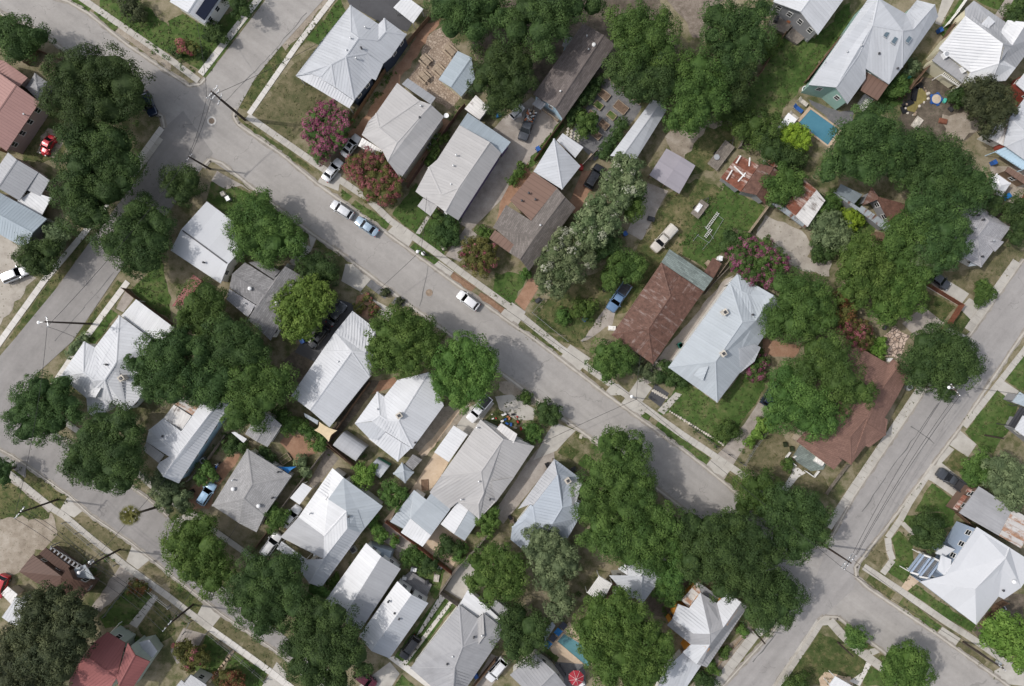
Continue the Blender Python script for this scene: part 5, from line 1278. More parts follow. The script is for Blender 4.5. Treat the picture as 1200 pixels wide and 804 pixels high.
h = Hs('house', 'mid grey shingled house with crossing ridges next to the bright tree', 'house', 'white', [
 ('11', 'roof', 'shingle_midgrey', '350,432,3.4 485,517,3.9 487,610,4.6 290,487,3.4;290,487,3.4 487,610,4.6 405,633,4.1 276,552,3.4;'
  '485,517,3.9 540,450,4.7 365,700,4.6 405,633,4.1 487,610,4.6;540,450,4.7 640,510,3.3 470,800,3.3 365,700,4.6'),
 ('11', 'front_roof', 'shingle_midgrey', flat('430,424 522,476 488,514 366,432', (3.2, 3.2, 3.8, 3.6)), {'win': False}),
 ('11', 'rear_roof', 'shingle_palegrey', flat('275,556 404,636 362,690 262,606', (3.3, 3.9, 3.3, 2.9)), {'win': False})])
roof_bits(h, '11', 'w:376,556,4.1 w:500,626,4.5 v:352,626,3.6')
Hs('shed', 'rust red sheet metal shed roof under the leafy trees', 'shed', 'wood', [('11', 'roof', 'metal_red', flat('106,490 148,520 62,632 5,640', (2.4, 2.4, 2.1, 2.1)))], windows=False)
h = Hs('house', 'dark brown metal roofed house beside the dusty lot', 'house', 'brown', [
 ('03', 'roof', 'metal_brown', '155,185,3.4 290,287,4.7 275,385,3.4 90,265,3.3'),
 ('03', 'rear_roof', 'metal_brown', flat('215,152 330,240 306,274 184,181', (2.9, 2.9, 3.4, 3.4)), {'win': False}),
 ('03', 'side_roof', 'metal_brown', '320,245,4.5 345,300,4.2 275,385,3.4 290,287,4.7;345,300,4.2 430,325,3.3 385,392,3.2 275,385,3.4')])
pergola('grey slatted rear pergola of the dark brown roofed house', '03', ((238, 146), (400, 245), (388, 262), (220, 165)), 2.5, 9, 'wall_grey', w=.3)
Hs('shed', 'pale blue flat roofed porch under the leaning streetlight', 'porch', 'lightblue', [('03', 'roof', 'metal_blue', flat('335,258 400,232 446,300 356,292', (2.7, 2.7, 2.5, 2.5)), {'k': 'p'})])
Hs('shed', 'small tan roofed shed at the west edge', 'shed', 'tan', [('03', 'roof', 'metal_worn_white', flat('5,370 36,335 82,372 52,418', 2.3), {'ribs': 0})], windows=False)
Hs('shed', 'pale blue white shed roof beside the big cedar', 'shed', 'white', [('03', 'roof', 'metal_bright', flat('75,385 125,405 95,542 8,480', (2.7, 2.7, 2.4, 2.4)))], windows=False)
h = Hs('house', 'red metal roofed house with sage green gable near the bottom west corner', 'house', 'sage', [
 ('03', 'roof', 'metal_red', '505,550,3.4 590,602,3.5 548,768,4.9 400,656,4.9 440,600,4.2;400,656,4.9 548,768,4.9 490,860,4.4 320,830,3.3 330,760,3.6',),
 ('03', 'gable_roof', 'metal_red', '602,601,4.9 636,658,4.9 560,800,4.9 548,768,4.9;636,658,4.9 706,690,3.4 600,850,3.4 560,800,4.9', {})], dz=0.5)
mb = MB()
Hs('house', 'small sage green bay with three windows beside the red roof', 'bay', 'sage', [('03', 'roof', 'metal_silver', flat('622,608 702,585 742,640 706,690 640,655', (2.4, 2.2, 2.2, 2.4, 2.6)), {'inset': .05})])
Hs('house', 'small house with grey roof at the bottom edge beside the old driveway', 'house', 'white', [('13', 'roof', 'metal_grey', '65,790,3.2 95,750,3.2 170,800,4.2 110,860,4.2;25,805,3 50,775,3 65,790,3.2 110,860,4.2 80,880,4')])
h = Hs('house', 'grey metal roofed house between the dense trees with a wooden deck', 'house', 'white', [
 ('L', 'roof', 'metal_silver', '335,210,4.9 330,110,4.9 500,135,3.4 335,362,3.4 300,328,3.6 330,265,4.7;155,205,3.6 255,205,4.2 335,210,4.9 330,265,4.7 210,265,3.8;210,265,3.8 330,265,4.7 300,328,3.6 165,337,3.3'),
 ('L', 'dormer_roof', 'metal_bright', '240,98,5.0 300,68,5.3 330,110,5.4 250,150,5.3;250,150,5.3 330,110,5.4 342,190,5.3 325,210,5.1 260,205,4.7', {'k': 'w', 'floor': 3.8, 'win': False, 'inset': .05}),
 ('L', 'gable_roof', 'metal_bright', '205,170,4.0 245,140,4.6 258,205,4.5', {'k': 'n'})])
Hs('deck', 'brown wooden deck at the grey roofed house in the trees', 'deck', 'wood', [('L', 'floor', 'metal_brown_soft', flat('165,240 216,265 166,336 112,320', 0.6), {'k': 'n', 'ribs': 0.3, 'thick': .5})])
pergola('weathered white pergola beside the brown wooden deck', 'L', ((100, 206), (172, 250), (116, 352), (36, 296)), 2.7, 11, 'metal_worn_white' if False else 'trim_white', w=.22)
h = Hs('house', 'orange walled two storey house with grey and white metal roofs', 'house', 'orange', [
 ('L', 'roof', 'metal_bright', '590,383,5.4 652,299,5.4 703,522,6.9 612,520,6.2 500,440,5.2 530,360,5.2;600,580,5.9 703,580,6.7 630,686,5.2 555,622,5.0;740,355,5.2 800,298,5.2 872,350,6.3 775,488,6.7', {'win': True}),
 ('L', 'grey_roof', 'metal_aged', '652,299,5.4 740,355,5.2 775,488,6.7 703,522,6.9;500,440,5.2 612,520,6.2 703,522,6.9 703,580,6.7 600,580,5.9 470,475,5.0;'
  '872,350,6.3 906,375,5.0 686,703,5.0 655,692,5.0 630,686,5.2 703,580,6.7 703,522,6.9 775,488,6.7', {}),
 ('L', 'rear_roof', 'metal_aged', flat('640,240 757,325 740,354 653,297', (3.4, 3.4, 4.0, 4.0)), {'wall': 'white', 'win': False}),
 ('L', 'worn_roof', 'rust_pale', flat('547,338 634,243 653,298 587,381', (3.6, 3.6, 4.1, 4.0)), {}),
 ('L', 'lower_roof', 'metal_silver', flat('555,624 655,693 580,804 500,860 400,850 470,705', (3.9, 3.9, 3.6, 3.5, 3.5, 3.7)), {'wall': 'white', 'win': False})], frame='trim_white', dz=-1.3)
Hs('house', 'grey ribbed gabled roof at the bottom edge beside the red umbrella', 'house', 'white', [
 ('33', 'roof', 'metal_aged', '-10,752,3.3 110,655,3.3 202,738,4.4 90,850,4.4;202,738,4.4 262,812,3.3 150,900,3.3 90,850,4.4')])
Hs('shed', 'white roof corner with slatted side at the bottom edge by the sandstone patio', 'shed', 'white', [('43', 'roof', 'metal_white', flat('720,758 810,810 760,870 690,800', 2.6), {'k': 'p'})])
Hs('deck', 'weathered two level wooden deck of the dark grey walled house', 'deck', 'wood', [
 ('40', 'upper_floor', 'wood_grey', flat('428,50 520,120 480,160 405,118', 0.9), {'k': 'n', 'thick': .85}),
 ('40', 'lower_floor', 'wood_grey', flat('522,125 585,170 540,208 484,170', 0.6), {'k': 'n', 'thick': .55})])
KIND = {  # leaf, flower, flower share, leaf size, clump radius, density
 'oak': ('leaf_oak', None, 0, .3, 1.3, 1.0), 'pecan': ('leaf_pecan', None, 0, .31, 1.25, 1.0), 'bright': ('leaf_bright', None, 0, .33, 1.05, 1.0),
 'yellow': ('leaf_yellow', None, 0, .42, .75, 1.0), 'neon': ('leaf_neon', None, 0, .32, .55, 1.1), 'cedar': ('leaf_cedar', None, 0, .36, 1.0, 1.1),
 'pale': ('leaf_pale', 'flower_cream', .1, .42, .75, 1.0), 'grey': ('leaf_grey', None, 0, .36, .8, .8), 'olive': ('leaf_olive', 'flower_rose', .12, .32, .6, 1.1),
 'halfrose': ('leaf_olive', 'flower_rose', .45, .27, .55, 1.0), 'pink': ('leaf_pecan', 'flower_pink', .6, .27, .55, 1.0), 'halfpink': ('leaf_pecan', 'flower_pink', .36, .27, .55, 1.0), 'rose': ('leaf_olive', 'flower_rose', .55, .32, .6, 1.0), 'rust': ('leaf_olive', 'flower_rust', .5, .32, .6, 1.0)}
def leaf_quads(C, Nrm, size, rng):
 """numpy: rhombic leaf sprays at C facing Nrm"""
 n = len(C)
 r = rng.normal(size=(n, 3)); t = np.cross(Nrm, r); t /= np.linalg.norm(t, axis=1)[:, None] + 1e-9
 b = np.cross(Nrm, t)
 s = (size * rng.uniform(.6, 1.25, n))[:, None]; w = s * rng.uniform(.38, .62, (n, 1))
 V = np.stack([C - t * s * .5, C + b * w * .5 + t * s * .05, C + t * s * .5, C - b * w * .5 + t * s * .05], axis=1)
 return V.reshape(-1, 3)
def quads_mesh(name, V, tint, mi, mats):
 n = len(V) // 4
 me = bpy.data.meshes.new(name)
 me.vertices.add(n * 4); me.vertices.foreach_set('co', V.astype(np.float32).ravel())
 me.loops.add(n * 4); me.loops.foreach_set('vertex_index', np.arange(n * 4, dtype=np.int32))
 me.polygons.add(n); me.polygons.foreach_set('loop_start', np.arange(0, n * 4, 4, dtype=np.int32))
 try: me.polygons.foreach_set('loop_total', np.full(n, 4, dtype=np.int32))
 except Exception: pass
 for m in mats: me.materials.append(M[m])
 me.polygons.foreach_set('material_index', mi.astype(np.int32))
 a = me.attributes.new('tint', 'FLOAT', 'FACE'); a.data.foreach_set('value', tint.astype(np.float32))
 me.update(calc_edges=True); me.validate()
 return me
def core_quads(q, rng, k=6):
 """solid lumpy body added inside one lobe, tinted dark as shade between the outer leaves"""
 x, y, z, r, rz = q; t = np.tan(np.linspace(-1, 1, k + 1) * np.pi / 4); A, B = np.meshgrid(t, t, indexing='ij'); out = []; ph = rng.uniform(0, 6, 3)
 for ax in range(3):
  for sg in (-1, 1):
   D = np.stack([A, B, np.full_like(A, sg)], -1); D = np.roll(D, ax, -1); D = D / np.linalg.norm(D, axis=-1)[..., None]
   s = .72 + .07 * np.sin(5 * D[..., 0] + ph[0]) * np.sin(5 * D[..., 1] + ph[1]) + .04 * np.sin(9 * D[..., 2] + ph[2])
   P = D * s[..., None] * np.array([r, r, rz]) + np.array([x, y, z])
   out.append(np.stack([P[:-1, :-1], P[1:, :-1], P[1:, 1:], P[:-1, 1:]], 2).reshape(-1, 3))
 return np.concatenate(out)
def crown_mesh(name, L, kind, rng, under=True):
 """L: list of (x,y,z,rx,rz) lobes in local metres"""
 leaf, flow, fs, size, rc, dens = KIND[kind]
 L = np.array(L, dtype=float)
 CC = []; NN = []; TT = []; FF = []
 for li, (x, y, z, r, rz) in enumerate(L):
  rcl = min(rc, r * .55)
  n = max(8, int(dens * 4.4 * (r / rcl) ** 2 * .95))
  u = rng.normal(size=(n, 3)); u /= np.linalg.norm(u, axis=1)[:, None]
  u[:, 2] = np.where(u[:, 2] < -.25, -u[:, 2], u[:, 2])
  rad = rng.uniform(.72, 1.1, n) * (1 + .12 * np.sin(3 * np.arctan2(u[:, 1], u[:, 0]) + li * 1.7))
  c = np.stack([x + u[:, 0] * r * rad, y + u[:, 1] * r * rad, z + u[:, 2] * rz * rad], axis=1)
  keep = np.ones(n, bool)
  for lj, (x2, y2, z2, r2, rz2) in enumerate(L):
   if lj == li: continue
   d = ((c[:, 0] - x2) / r2) ** 2 + ((c[:, 1] - y2) / r2) ** 2 + ((c[:, 2] - z2) / rz2) ** 2
   keep &= d > .62
  c = c[keep]; u = u[keep]
  if not len(c): continue
  k = len(c)
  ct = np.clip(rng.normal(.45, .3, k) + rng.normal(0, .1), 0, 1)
  fl = rng.random(k) < fs * (0.5 + .8 * np.clip(u[:, 2] + .3, 0, 1))
  rcs = rcl * rng.uniform(.6, 1.3, k)
  nl = np.maximum(8, (58 * (rcs / .9) ** 1.6 / (size / .4) ** 1.7)).astype(int)
  idx = np.repeat(np.arange(k), nl); m = len(idx)
  v = rng.normal(size=(m, 3)); v /= np.linalg.norm(v, axis=1)[:, None]
  v = v + .7 * u[idx]; v[:, 2] += .25; v /= np.linalg.norm(v, axis=1)[:, None]
  q = c[idx] + v * (rcs[idx] * rng.uniform(.62, 1.05, m) * np.where(rng.random(m) < .06, 1.35, 1))[:, None] * np.array([1, 1, .75])
  nn = v * 1.3 + rng.normal(size=(m, 3)) * .3; nn[:, 2] += .25
  nn /= np.linalg.norm(nn, axis=1)[:, None]
  CC.append(q); NN.append(nn); TT.append(np.clip(ct[idx] + rng.normal(0, .13, m), 0, 1)); FF.append((fl[idx] & (rng.random(m) < .8)).astype(int))
  m = int(26 * r * r * dens)
  v = rng.normal(size=(m, 3)); v /= np.linalg.norm(v, axis=1)[:, None]; v[:, 2] = np.abs(v[:, 2]) - .3
  q = np.array([x, y, z]) + v * np.array([r, r, rz]) * rng.uniform(.68, .95, (m, 1))
  nn = rng.normal(size=(m, 3)) * .6; nn[:, 2] += 1; nn /= np.linalg.norm(nn, axis=1)[:, None]
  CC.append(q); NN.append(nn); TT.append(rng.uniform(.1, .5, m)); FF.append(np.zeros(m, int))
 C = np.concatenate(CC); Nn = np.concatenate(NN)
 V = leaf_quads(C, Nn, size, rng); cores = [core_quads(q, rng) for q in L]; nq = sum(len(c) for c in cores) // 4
 return quads_mesh(name, np.concatenate([V] + cores), np.concatenate(TT + [rng.uniform(.1, .35, nq)]), np.concatenate(FF + [np.zeros(nq, int)]), [leaf, flow or leaf])  # cores take dark tints, painting the shade inside the crown
TREE_N = [0]
def tree(name, label, cat, kind, lobes, h, group=None, trunk=True):
 """lobes 'x,y,r x,y,r' photo pixels as seen; h total height in metres"""
 TREE_N[0] += 1
 rng = np.random.default_rng(100 + TREE_N[0])
 L = []
 for t in lobes.split():
  x, y, r = [float(q) for q in t.split(',')]
  zc = h * (.66 if h > 4 else .5)
  rr = r * MPP * (CAMH - zc) / CAMH * .98
  rz = min(rr * .85, h * .42)
  z = h - rz * 1.05 - rng.uniform(0, .12) * h
  p = at(x, y, z); L.append([p[0], p[1], z, rr, rz])
 big = max(L, key=lambda q: q[3])
 cx = sum(q[0] * q[3] ** 2 for q in L) / sum(q[3] ** 2 for q in L); cy = sum(q[1] * q[3] ** 2 for q in L) / sum(q[3] ** 2 for q in L)
 for q in L:                      # outer lobes hang a little lower than the middle
  d = math.hypot(q[0] - cx, q[1] - cy); q[2] -= min(.18 * h, d * .16)
  q[2] = max(q[2], q[4] * .7)
 root = thing(name, label, cat, (cx, cy, 0), 0, group)
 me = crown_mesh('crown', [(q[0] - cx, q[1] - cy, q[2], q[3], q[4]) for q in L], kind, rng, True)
 o = bpy.data.objects.new('crown', me); COL.objects.link(o); o.parent = root
 mb = MB(); tr = .06 + .026 * h
 if h > 3:
  zt = h * .42
  mb.tube([(0, 0, -.1), (tr * .3, 0, zt * .5), (0, tr * .4, zt)], [tr * 1.25, tr, tr * .85], 9)
  for q in L[:9]:
   ex, ey = q[0] - cx, q[1] - cy
   mb.tube([(0, 0, zt * .8), (ex * .45, ey * .45, zt + (q[2] - zt) * .55), (ex * .85, ey * .85, q[2])], [tr * .62, tr * .42, tr * .16], 6)
 else:
  for a in range(4):
   t = a * 1.57 + .4; mb.tube([(0, 0, -.05), (math.cos(t) * .25 * h, math.sin(t) * .25 * h, h * .55)], [.05, .025], 5)
 mb.build('trunk' if h > 3 else 'stem', 'bark', root)
 return root
T = tree
T('oak_tree', 'dark green oak at the west edge beside the top of the main street', 'tree', 'oak', '8,42,22 28,45,23 44,40,12 20,58,16', 8)
T('oak_tree', 'huge oak spreading over the street corner above the small red car', 'tree', 'oak', '84,86,26 108,80,20 130,84,28 146,100,24 104,112,32 74,112,22 128,125,26 90,135,20 155,118,14', 12)
T('oak_tree', 'broad oak adjoining the huge corner oak on the house side', 'tree', 'oak', '88,165,20 104,160,24 130,165,26 146,190,20 118,190,28 92,192,20 82,225,20 100,225,30 125,222,22 95,250,22 112,252,14 140,212,16', 11)
T('oak_tree', 'small round dark oak at the street corner by the old concrete drive', 'tree', 'oak', '206,212,18 222,212,14 212,228,13 203,222,10', 6)
T('oak_tree', 'lobed dark oak leaning over the shaded west street', 'tree', 'oak', '158,246,17 172,258,24 148,268,20 132,286,20 164,282,24 182,284,18 162,306,18 186,262,16 150,300,14 176,306,14', 9)
T('oak_tree', 'small leafy tree beside the gravel parking and white sidewalk', 'tree', 'oak', '42,294,17 58,292,14 34,306,13 50,312,14 24,304,8', 6)
T('small_tree', 'low grey green tree between the blue grey gable and the sidewalk', 'tree', 'grey', '62,276,14 74,274,10 70,285,8', 4.5)
T('pecan_tree', 'leafy pecan between the plain white gable and the main street', 'tree', 'pecan', '298,246,18 285,264,18 310,262,22 330,266,18 296,284,22 320,286,22 342,282,14 306,232,11 284,280,14 310,300,12 346,292,10', 7.5)
T('small_tree', 'low leafy tree beside the entry path at the main street', 'tree', 'oak', '364,308,14 378,312,14 372,324,12 386,322,10 358,320,9', 5)
T('bright_tree', 'light yellow green tree over the grey shingled house', 'tree', 'yellow', '352,340,16 370,342,16 340,356,17 360,360,20 376,356,12 338,374,14 354,382,16 368,374,12 340,390,10', 8)
T('pecan_tree', 'dark leafy tree beside the rust red sheet roof', 'tree', 'pecan', '240,342,16 228,356,18 246,366,18 216,372,14 234,382,16 252,350,11 212,384,10', 7.5)
T('oak_tree', 'dark tree in the dense grove behind the grey shingled house', 'tree', 'oak', '262,384,18 280,394,20 296,404,16 268,408,20 284,418,16 302,418,12 250,398,12', 9)
T('oak_tree', 'broad dark oak over the end of the large white hip roof', 'tree', 'oak', '184,410,18 168,428,16 200,416,20 216,404,18 190,436,20 208,440,20 176,456,16 200,462,16 232,410,14 154,426,10 160,444,8', 10)
T('oak_tree', 'rounded oak in the middle of the grove above the sky blue house', 'tree', 'oak', '236,438,20 252,448,20 228,456,17 246,466,15 262,436,14 240,422,14 222,440,12', 9)
T('pecan_tree', 'sunlit crown of the grove above the grey garage roof', 'tree', 'pecan', '296,438,18 314,446,20 328,456,15 290,462,20 310,470,18 276,482,18 298,488,14 272,496,12 330,440,12 284,446,14', 10)
T('oak_tree', 'dark oak at the lower west street corner', 'tree', 'oak', '44,454,16 64,462,18 30,472,18 52,482,22 78,474,14 18,486,14 36,500,18 62,496,16 24,508,12 84,488,10 70,448,10', 9)
T('oak_tree', 'massive dark oak beside the lower west street and white hip roof', 'tree', 'oak', '116,496,18 138,494,18 150,506,14 102,512,18 124,520,24 144,528,20 92,532,18 110,544,22 134,550,22 148,552,16 82,544,14 120,566,15 142,568,12 98,556,14 154,530,10', 11)
T('small_tree', 'scrubby brownish tree beside the sky blue house and palm', 'tree', 'grey', '186,566,14 200,572,14 210,586,13 194,586,12 214,598,8', 4.5)
T('pecan_tree', 'round bright pecan over the lower west street', 'tree', 'bright', '222,624,20 204,638,16 226,646,22 244,640,16 250,662,18 230,668,18 212,660,14 246,684,16 262,676,10 238,616,12', 9)
T('oak_tree', 'large dark oak leaning over the lower west street beside the round pecan', 'tree', 'oak', '300,668,20 326,668,22 290,690,22 314,694,26 338,688,20 296,714,20 320,718,22 344,712,18 280,704,14 342,664,12 304,738,12', 11)
T('oak_tree', 'large dark oak at the bottom edge beside the two narrow gables', 'tree', 'oak', '372,718,20 392,724,18 358,736,22 384,746,24 406,748,18 350,760,20 374,768,22 398,774,20 418,770,14 366,792,20 392,800,18 346,784,14 424,788,10', 11)
T('cedar_tree', 'dense dark cedar covering the red metal roof', 'tree', 'cedar', '60,704,18 40,714,18 78,714,18 94,724,16 52,734,24 78,742,22 32,744,18 62,766,24 86,762,16 40,772,20 70,790,16 30,722,12 100,742,11', 13)
T('cedar_tree', 'lower feathery cedar at the bottom west corner', 'tree', 'cedar', '12,752,18 14,776,22 36,794,20 8,800,18 58,804,14', 9)
T('small_tree', 'yellowish sparse tree over the old driveway', 'tree', 'olive', '216,762,12 230,766,11 222,776,10 238,772,8', 4.5)
T('small_tree', 'reddish green small tree at the bottom edge by the stepping stones', 'tree', 'rust', '264,794,12 278,798,12 268,806,10', 4)
T('bright_tree', 'vivid green round tree over the street in front of the white roofs', 'tree', 'bright', '470,378,20 488,384,20 452,388,18 500,398,18 470,402,24 446,406,15 490,412,18 462,422,18 442,424,12 480,428,12 506,410,10 436,408,8', 10)
T('bright_tree', 'second vivid green round tree beside the white pickup', 'tree', 'bright', '545,408,18 562,420,20 526,420,18 548,436,26 570,438,14 520,440,16 534,456,20 558,458,16 516,456,10 572,426,10 540,472,10', 10)
T('crape_myrtle', 'deep pink crape myrtle in front of the navy house', 'tree', 'pink', '384,130,14 398,138,12 372,142,15 388,150,16 402,148,9 366,156,12 380,166,14 374,178,11 396,164,10 362,146,8', 5.5)
T('crape_myrtle', 'dull rose and green crape myrtle beside the cream walled house', 'tree', 'halfrose', '420,192,12 436,188,13 450,194,14 428,206,16 446,210,16 460,210,12 434,224,13 452,228,13 412,198,9 464,222,8', 5.5)
T('small_tree', 'round olive green bush tree tinged red by the brown shingle house', 'tree', 'olive', '556,290,13 568,294,13 552,304,11 564,310,13 574,306,9 548,296,9', 4.5)
T('shrub', 'rounded shrub on the lawn of the purple walled house', 'shrub', 'oak', '526,262,11 516,272,11 530,274,11 521,284,7', 2.6)
T('oak_tree', 'dark oak at the top edge above the small pale gabled shed', 'tree', 'oak', '520,4,20 546,12,22 528,32,14 572,6,20 556,34,16 590,18,16', 9)
T('oak_tree', 'wide dark oak beside the pale blue shed of the flagstone yard', 'tree', 'oak', '580,66,18 596,78,22 570,86,18 590,100,24 562,98,12 610,98,16 582,116,16 600,118,12 614,72,14 604,56,12', 9)
T('oak_tree', 'tall dark oak mass at the top edge over the brown shingled ridge', 'tree', 'oak', '620,8,24 650,14,26 634,36,20 656,34,13 674,6,15 606,34,18 636,56,13 696,2,14', 11)
T('pecan_tree', 'tall pecan behind the long brown shingled roof', 'tree', 'pecan', '732,26,17 748,22,18 740,44,18 748,54,20 766,40,22 738,68,14 754,68,20 780,60,18 726,46,9 776,24,12', 11)
T('oak_tree', 'oak above the raised garden beds and the white barn', 'tree', 'oak', '728,86,18 748,94,20 768,88,20 740,106,12 764,102,13 786,98,16 720,84,9 752,108,10', 10)
T('pecan_tree', 'broad tree at the north end of the white barn', 'tree', 'pecan', '800,84,20 820,76,18 806,106,20 828,98,22 800,130,15 820,128,20 838,116,16 812,146,12 790,142,10', 10)
T('oak_tree', 'dark oak beside the brown litter clearing at the top edge', 'tree', 'oak', '840,16,18 858,28,20 880,20,18 870,48,22 850,56,18 890,42,14 876,68,16 850,76,16 836,40,12 896,8,12', 10)
T('oak_tree', 'shaded oak along the wooden fence of the long back lawn', 'tree', 'oak', '862,92,20 846,104,18 874,84,14 864,116,14 838,92,12 848,124,10', 8)
T('shrub', 'light green shrub by the steps of the wooden deck', 'shrub', 'bright', '898,54,10 908,48,8 902,62,7', 2.6)
T('shrub', 'broad shrub hedge at the end of the long back lawn', 'shrub', 'pecan', '852,130,14 868,138,14 884,146,15 900,154,16 868,150,12 888,162,12 912,166,10', 4)
T('shrub', 'dark bushy tree between the rusty shed and the pool tarp', 'tree', 'oak', '902,178,13 918,190,15 896,168,9 932,186,12 912,176,11', 4.5)
T('small_tree', 'neon yellow green tree beside the turquoise pool', 'tree', 'neon', '922,154,8 934,154,9 944,162,9 932,164,10 940,170,8 918,164,7', 3.6)
T('small_tree', 'round green tree over the rust and white shed', 'tree', 'pecan', '908,214,14 922,206,13 928,220,14 912,230,11 936,212,9', 5)
T('oak_tree', 'large dark oak south of the pool with a full rounded crown', 'tree', 'oak', '1000,152,16 1016,142,19 1036,150,20 990,170,13 1008,166,22 1030,172,22 1050,168,16 992,188,18 1014,196,20 1042,190,14 976,190,13 974,202,12', 11)
T('oak_tree', 'dark oak between the pool oak and the pond yard', 'tree', 'oak', '1072,166,16 1090,172,18 1108,176,16 1064,186,16 1084,194,20 1104,196,18 1124,190,14 1074,212,16 1096,214,16 1056,202,12', 9)
T('oak_tree', 'dark leaning oak above the pale grey shingled hip house', 'tree', 'oak', '1112,206,16 1130,212,18 1122,226,16 1140,232,14 1104,226,14 1148,208,12 1158,222,10', 9)
T('oak_tree', 'row of dark foliage along the back of the pale grey shingled house', 'tree', 'oak', '1150,234,9 1168,236,11 1184,246,12 1196,262,13 1198,240,12 1194,280,9', 6)
T('willow_tree', 'feathery grey green willow over the white faceted roof', 'tree', 'cedar', '1142,104,12 1156,112,18 1172,120,16 1148,126,16 1166,136,14 1140,118,10 1182,130,9 1160,150,8 1152,98,8', 7)
T('shrub', 'small dark shrub beside the willow', 'shrub', 'oak', '1118,114,9 1128,118,9 1136,110,7', 3)
T('oak_tree', 'large dark oak overhanging the brown barn and grey shingled hip', 'tree', 'oak', '1078,240,18 1098,238,18 1114,252,18 1084,262,20 1106,270,20 1124,268,12 1094,288,18 1112,294,17 1126,288,12 1102,308,12 1118,304,9', 10)
T('pecan_tree', 'broad sunlit pecan in front of the brown barn', 'tree', 'pecan', '1058,262,16 1074,272,16 1050,282,18 1068,292,20 1088,300,12 1054,304,16 1076,314,16 1040,296,10 1086,322,10', 9)
T('bright_tree', 'bright green tree between the grey slab and the leafless twigs', 'tree', 'bright', '1008,290,16 1024,300,18 1004,310,18 1026,320,18 1008,332,18 1040,312,14 1030,338,14 1012,350,12 992,320,10 996,342,10', 9)
T('bright_tree', 'light green tree over the concrete pad on the east side', 'tree', 'bright', '1048,324,16 1064,332,16 1044,342,18 1064,350,18 1050,360,16 1034,358,14 1076,346,10 1040,372,10 1066,364,8', 8)
T('bare_tree', 'grey leafless twiggy crown between the green trees', 'tree', 'grey', '1078,288,8 1086,300,8 1076,306,8 1090,310,7', 8.5)
T('shrub', 'grey green shrub mass in the overgrown garden', 'shrub', 'grey', '962,264,13 976,258,12 984,272,14 970,282,12 990,284,10 958,278,8', 3)
T('shrub', 'tall weeds bed beside the peeling white shed', 'shrub', 'pecan', '958,244,11 972,236,11 984,230,9 964,254,9', 2.2)
T('shrub', 'bright yellow bush beside the tin lean to', 'shrub', 'neon', '996,252,8 1004,258,7 998,264,6', 2.4)
T('shrub', 'dark shrub in the notch of the weathered slab', 'shrub', 'oak', '958,294,9 968,298,8 956,302,6', 2.5)
T('shrub', 'low dark bush on the lawn beside the crape myrtle', 'shrub', 'oak', '856,278,11 868,280,10 850,288,9 862,290,9', 3)
T('crape_myrtle', 'broad pink crape myrtle behind the blue metal roof', 'tree', 'halfpink', '866,300,12 880,290,13 896,290,12 872,310,13 890,306,16 908,302,13 916,312,9 882,322,12 900,322,11 904,330,8 862,310,8', 5.5)
T('pecan_tree', 'leafy tree filling the gap east of the blue metal roof', 'tree', 'pecan', '918,332,14 936,336,18 954,342,18 924,352,16 944,360,20 964,358,16 912,372,15 930,380,18 952,384,16 970,376,10 908,388,11', 8)
T('pecan_tree', 'big broad tree north of the red brown shingle roof', 'tree', 'pecan', '958,410,18 976,406,16 982,420,17 964,428,22 992,442,15 980,446,20 1010,458,15 1020,466,10 946,432,14 1002,464,14', 10)
T('pecan_tree', 'lower half of the broad leafy crown beside the dark sport utility car', 'tree', 'pecan', '924,440,16 936,456,20 916,462,14 950,472,20 926,482,18 970,480,18 944,494,16 910,490,12 976,496,12 958,502,12 908,478,9', 8.5)
T('crape_myrtle', 'rose pink crape myrtle at the corner of the red brown roof', 'tree', 'rose', '994,384,11 1006,386,12 1000,398,11 1014,396,9 1010,404,8', 4.5)
T('crape_myrtle', 'orange tinged small tree beside the rose crape myrtle', 'tree', 'rust', '986,352,10 992,364,11 984,372,9 996,342,8', 4.5)
T('crape_myrtle', 'small pink flowering bush under the bay of the blue metal roof', 'shrub', 'halfpink', '884,430,9 894,424,8 890,440,8 880,440,6', 3)
T('shrub', 'yellow green bush beside the pink flagstone patio', 'shrub', 'yellow', '1022,406,8 1030,412,8 1034,402,6', 2.5)
T('oak_tree', 'dark round oak standing over the east street edge', 'tree', 'oak', '1086,402,16 1106,400,18 1124,404,16 1078,420,18 1098,422,22 1120,424,20 1140,422,13 1082,440,16 1104,444,18 1126,442,14 1110,460,10 1142,434,8', 9)
T('shrub', 'rounded green shrub at the driveway apron of the east street', 'shrub', 'pecan', '1150,340,9 1158,346,8 1148,352,7 1154,334,7', 2.8)
T('shrub', 'green shrub at the sidewalk under the brown fence', 'shrub', 'pecan', '1084,396,8 1094,400,7', 2.4)
T('pecan_tree', 'large street tree in front of the pale blue grey roof', 'tree', 'pecan', '712,520,15 728,516,14 744,526,14 720,540,20 740,546,18 704,556,18 726,566,22 748,568,18 692,576,16 712,592,22 736,594,20 756,590,14 690,600,16 756,612,14', 10)
T('pecan_tree', 'street tree shading the main street next to the larger one', 'tree', 'pecan', '706,618,18 728,624,20 748,632,20 770,604,16 784,616,16 764,630,20 788,640,16 712,640,16 738,652,16 762,656,16 694,632,14', 10)
T('small_tree', 'grey green pale tree beside the pale blue grey roof', 'tree', 'grey', '632,632,15 648,636,16 662,646,14 636,654,18 654,664,16 624,648,12 642,680,14 670,664,12 658,690,10', 8)
T('pecan_tree', 'leafy pecan beside the walled concrete slab', 'tree', 'bright', '560,660,13 574,650,14 590,656,15 566,676,16 586,676,18 604,684,14 554,684,10 574,696,12 596,698,10 606,664,12', 8)
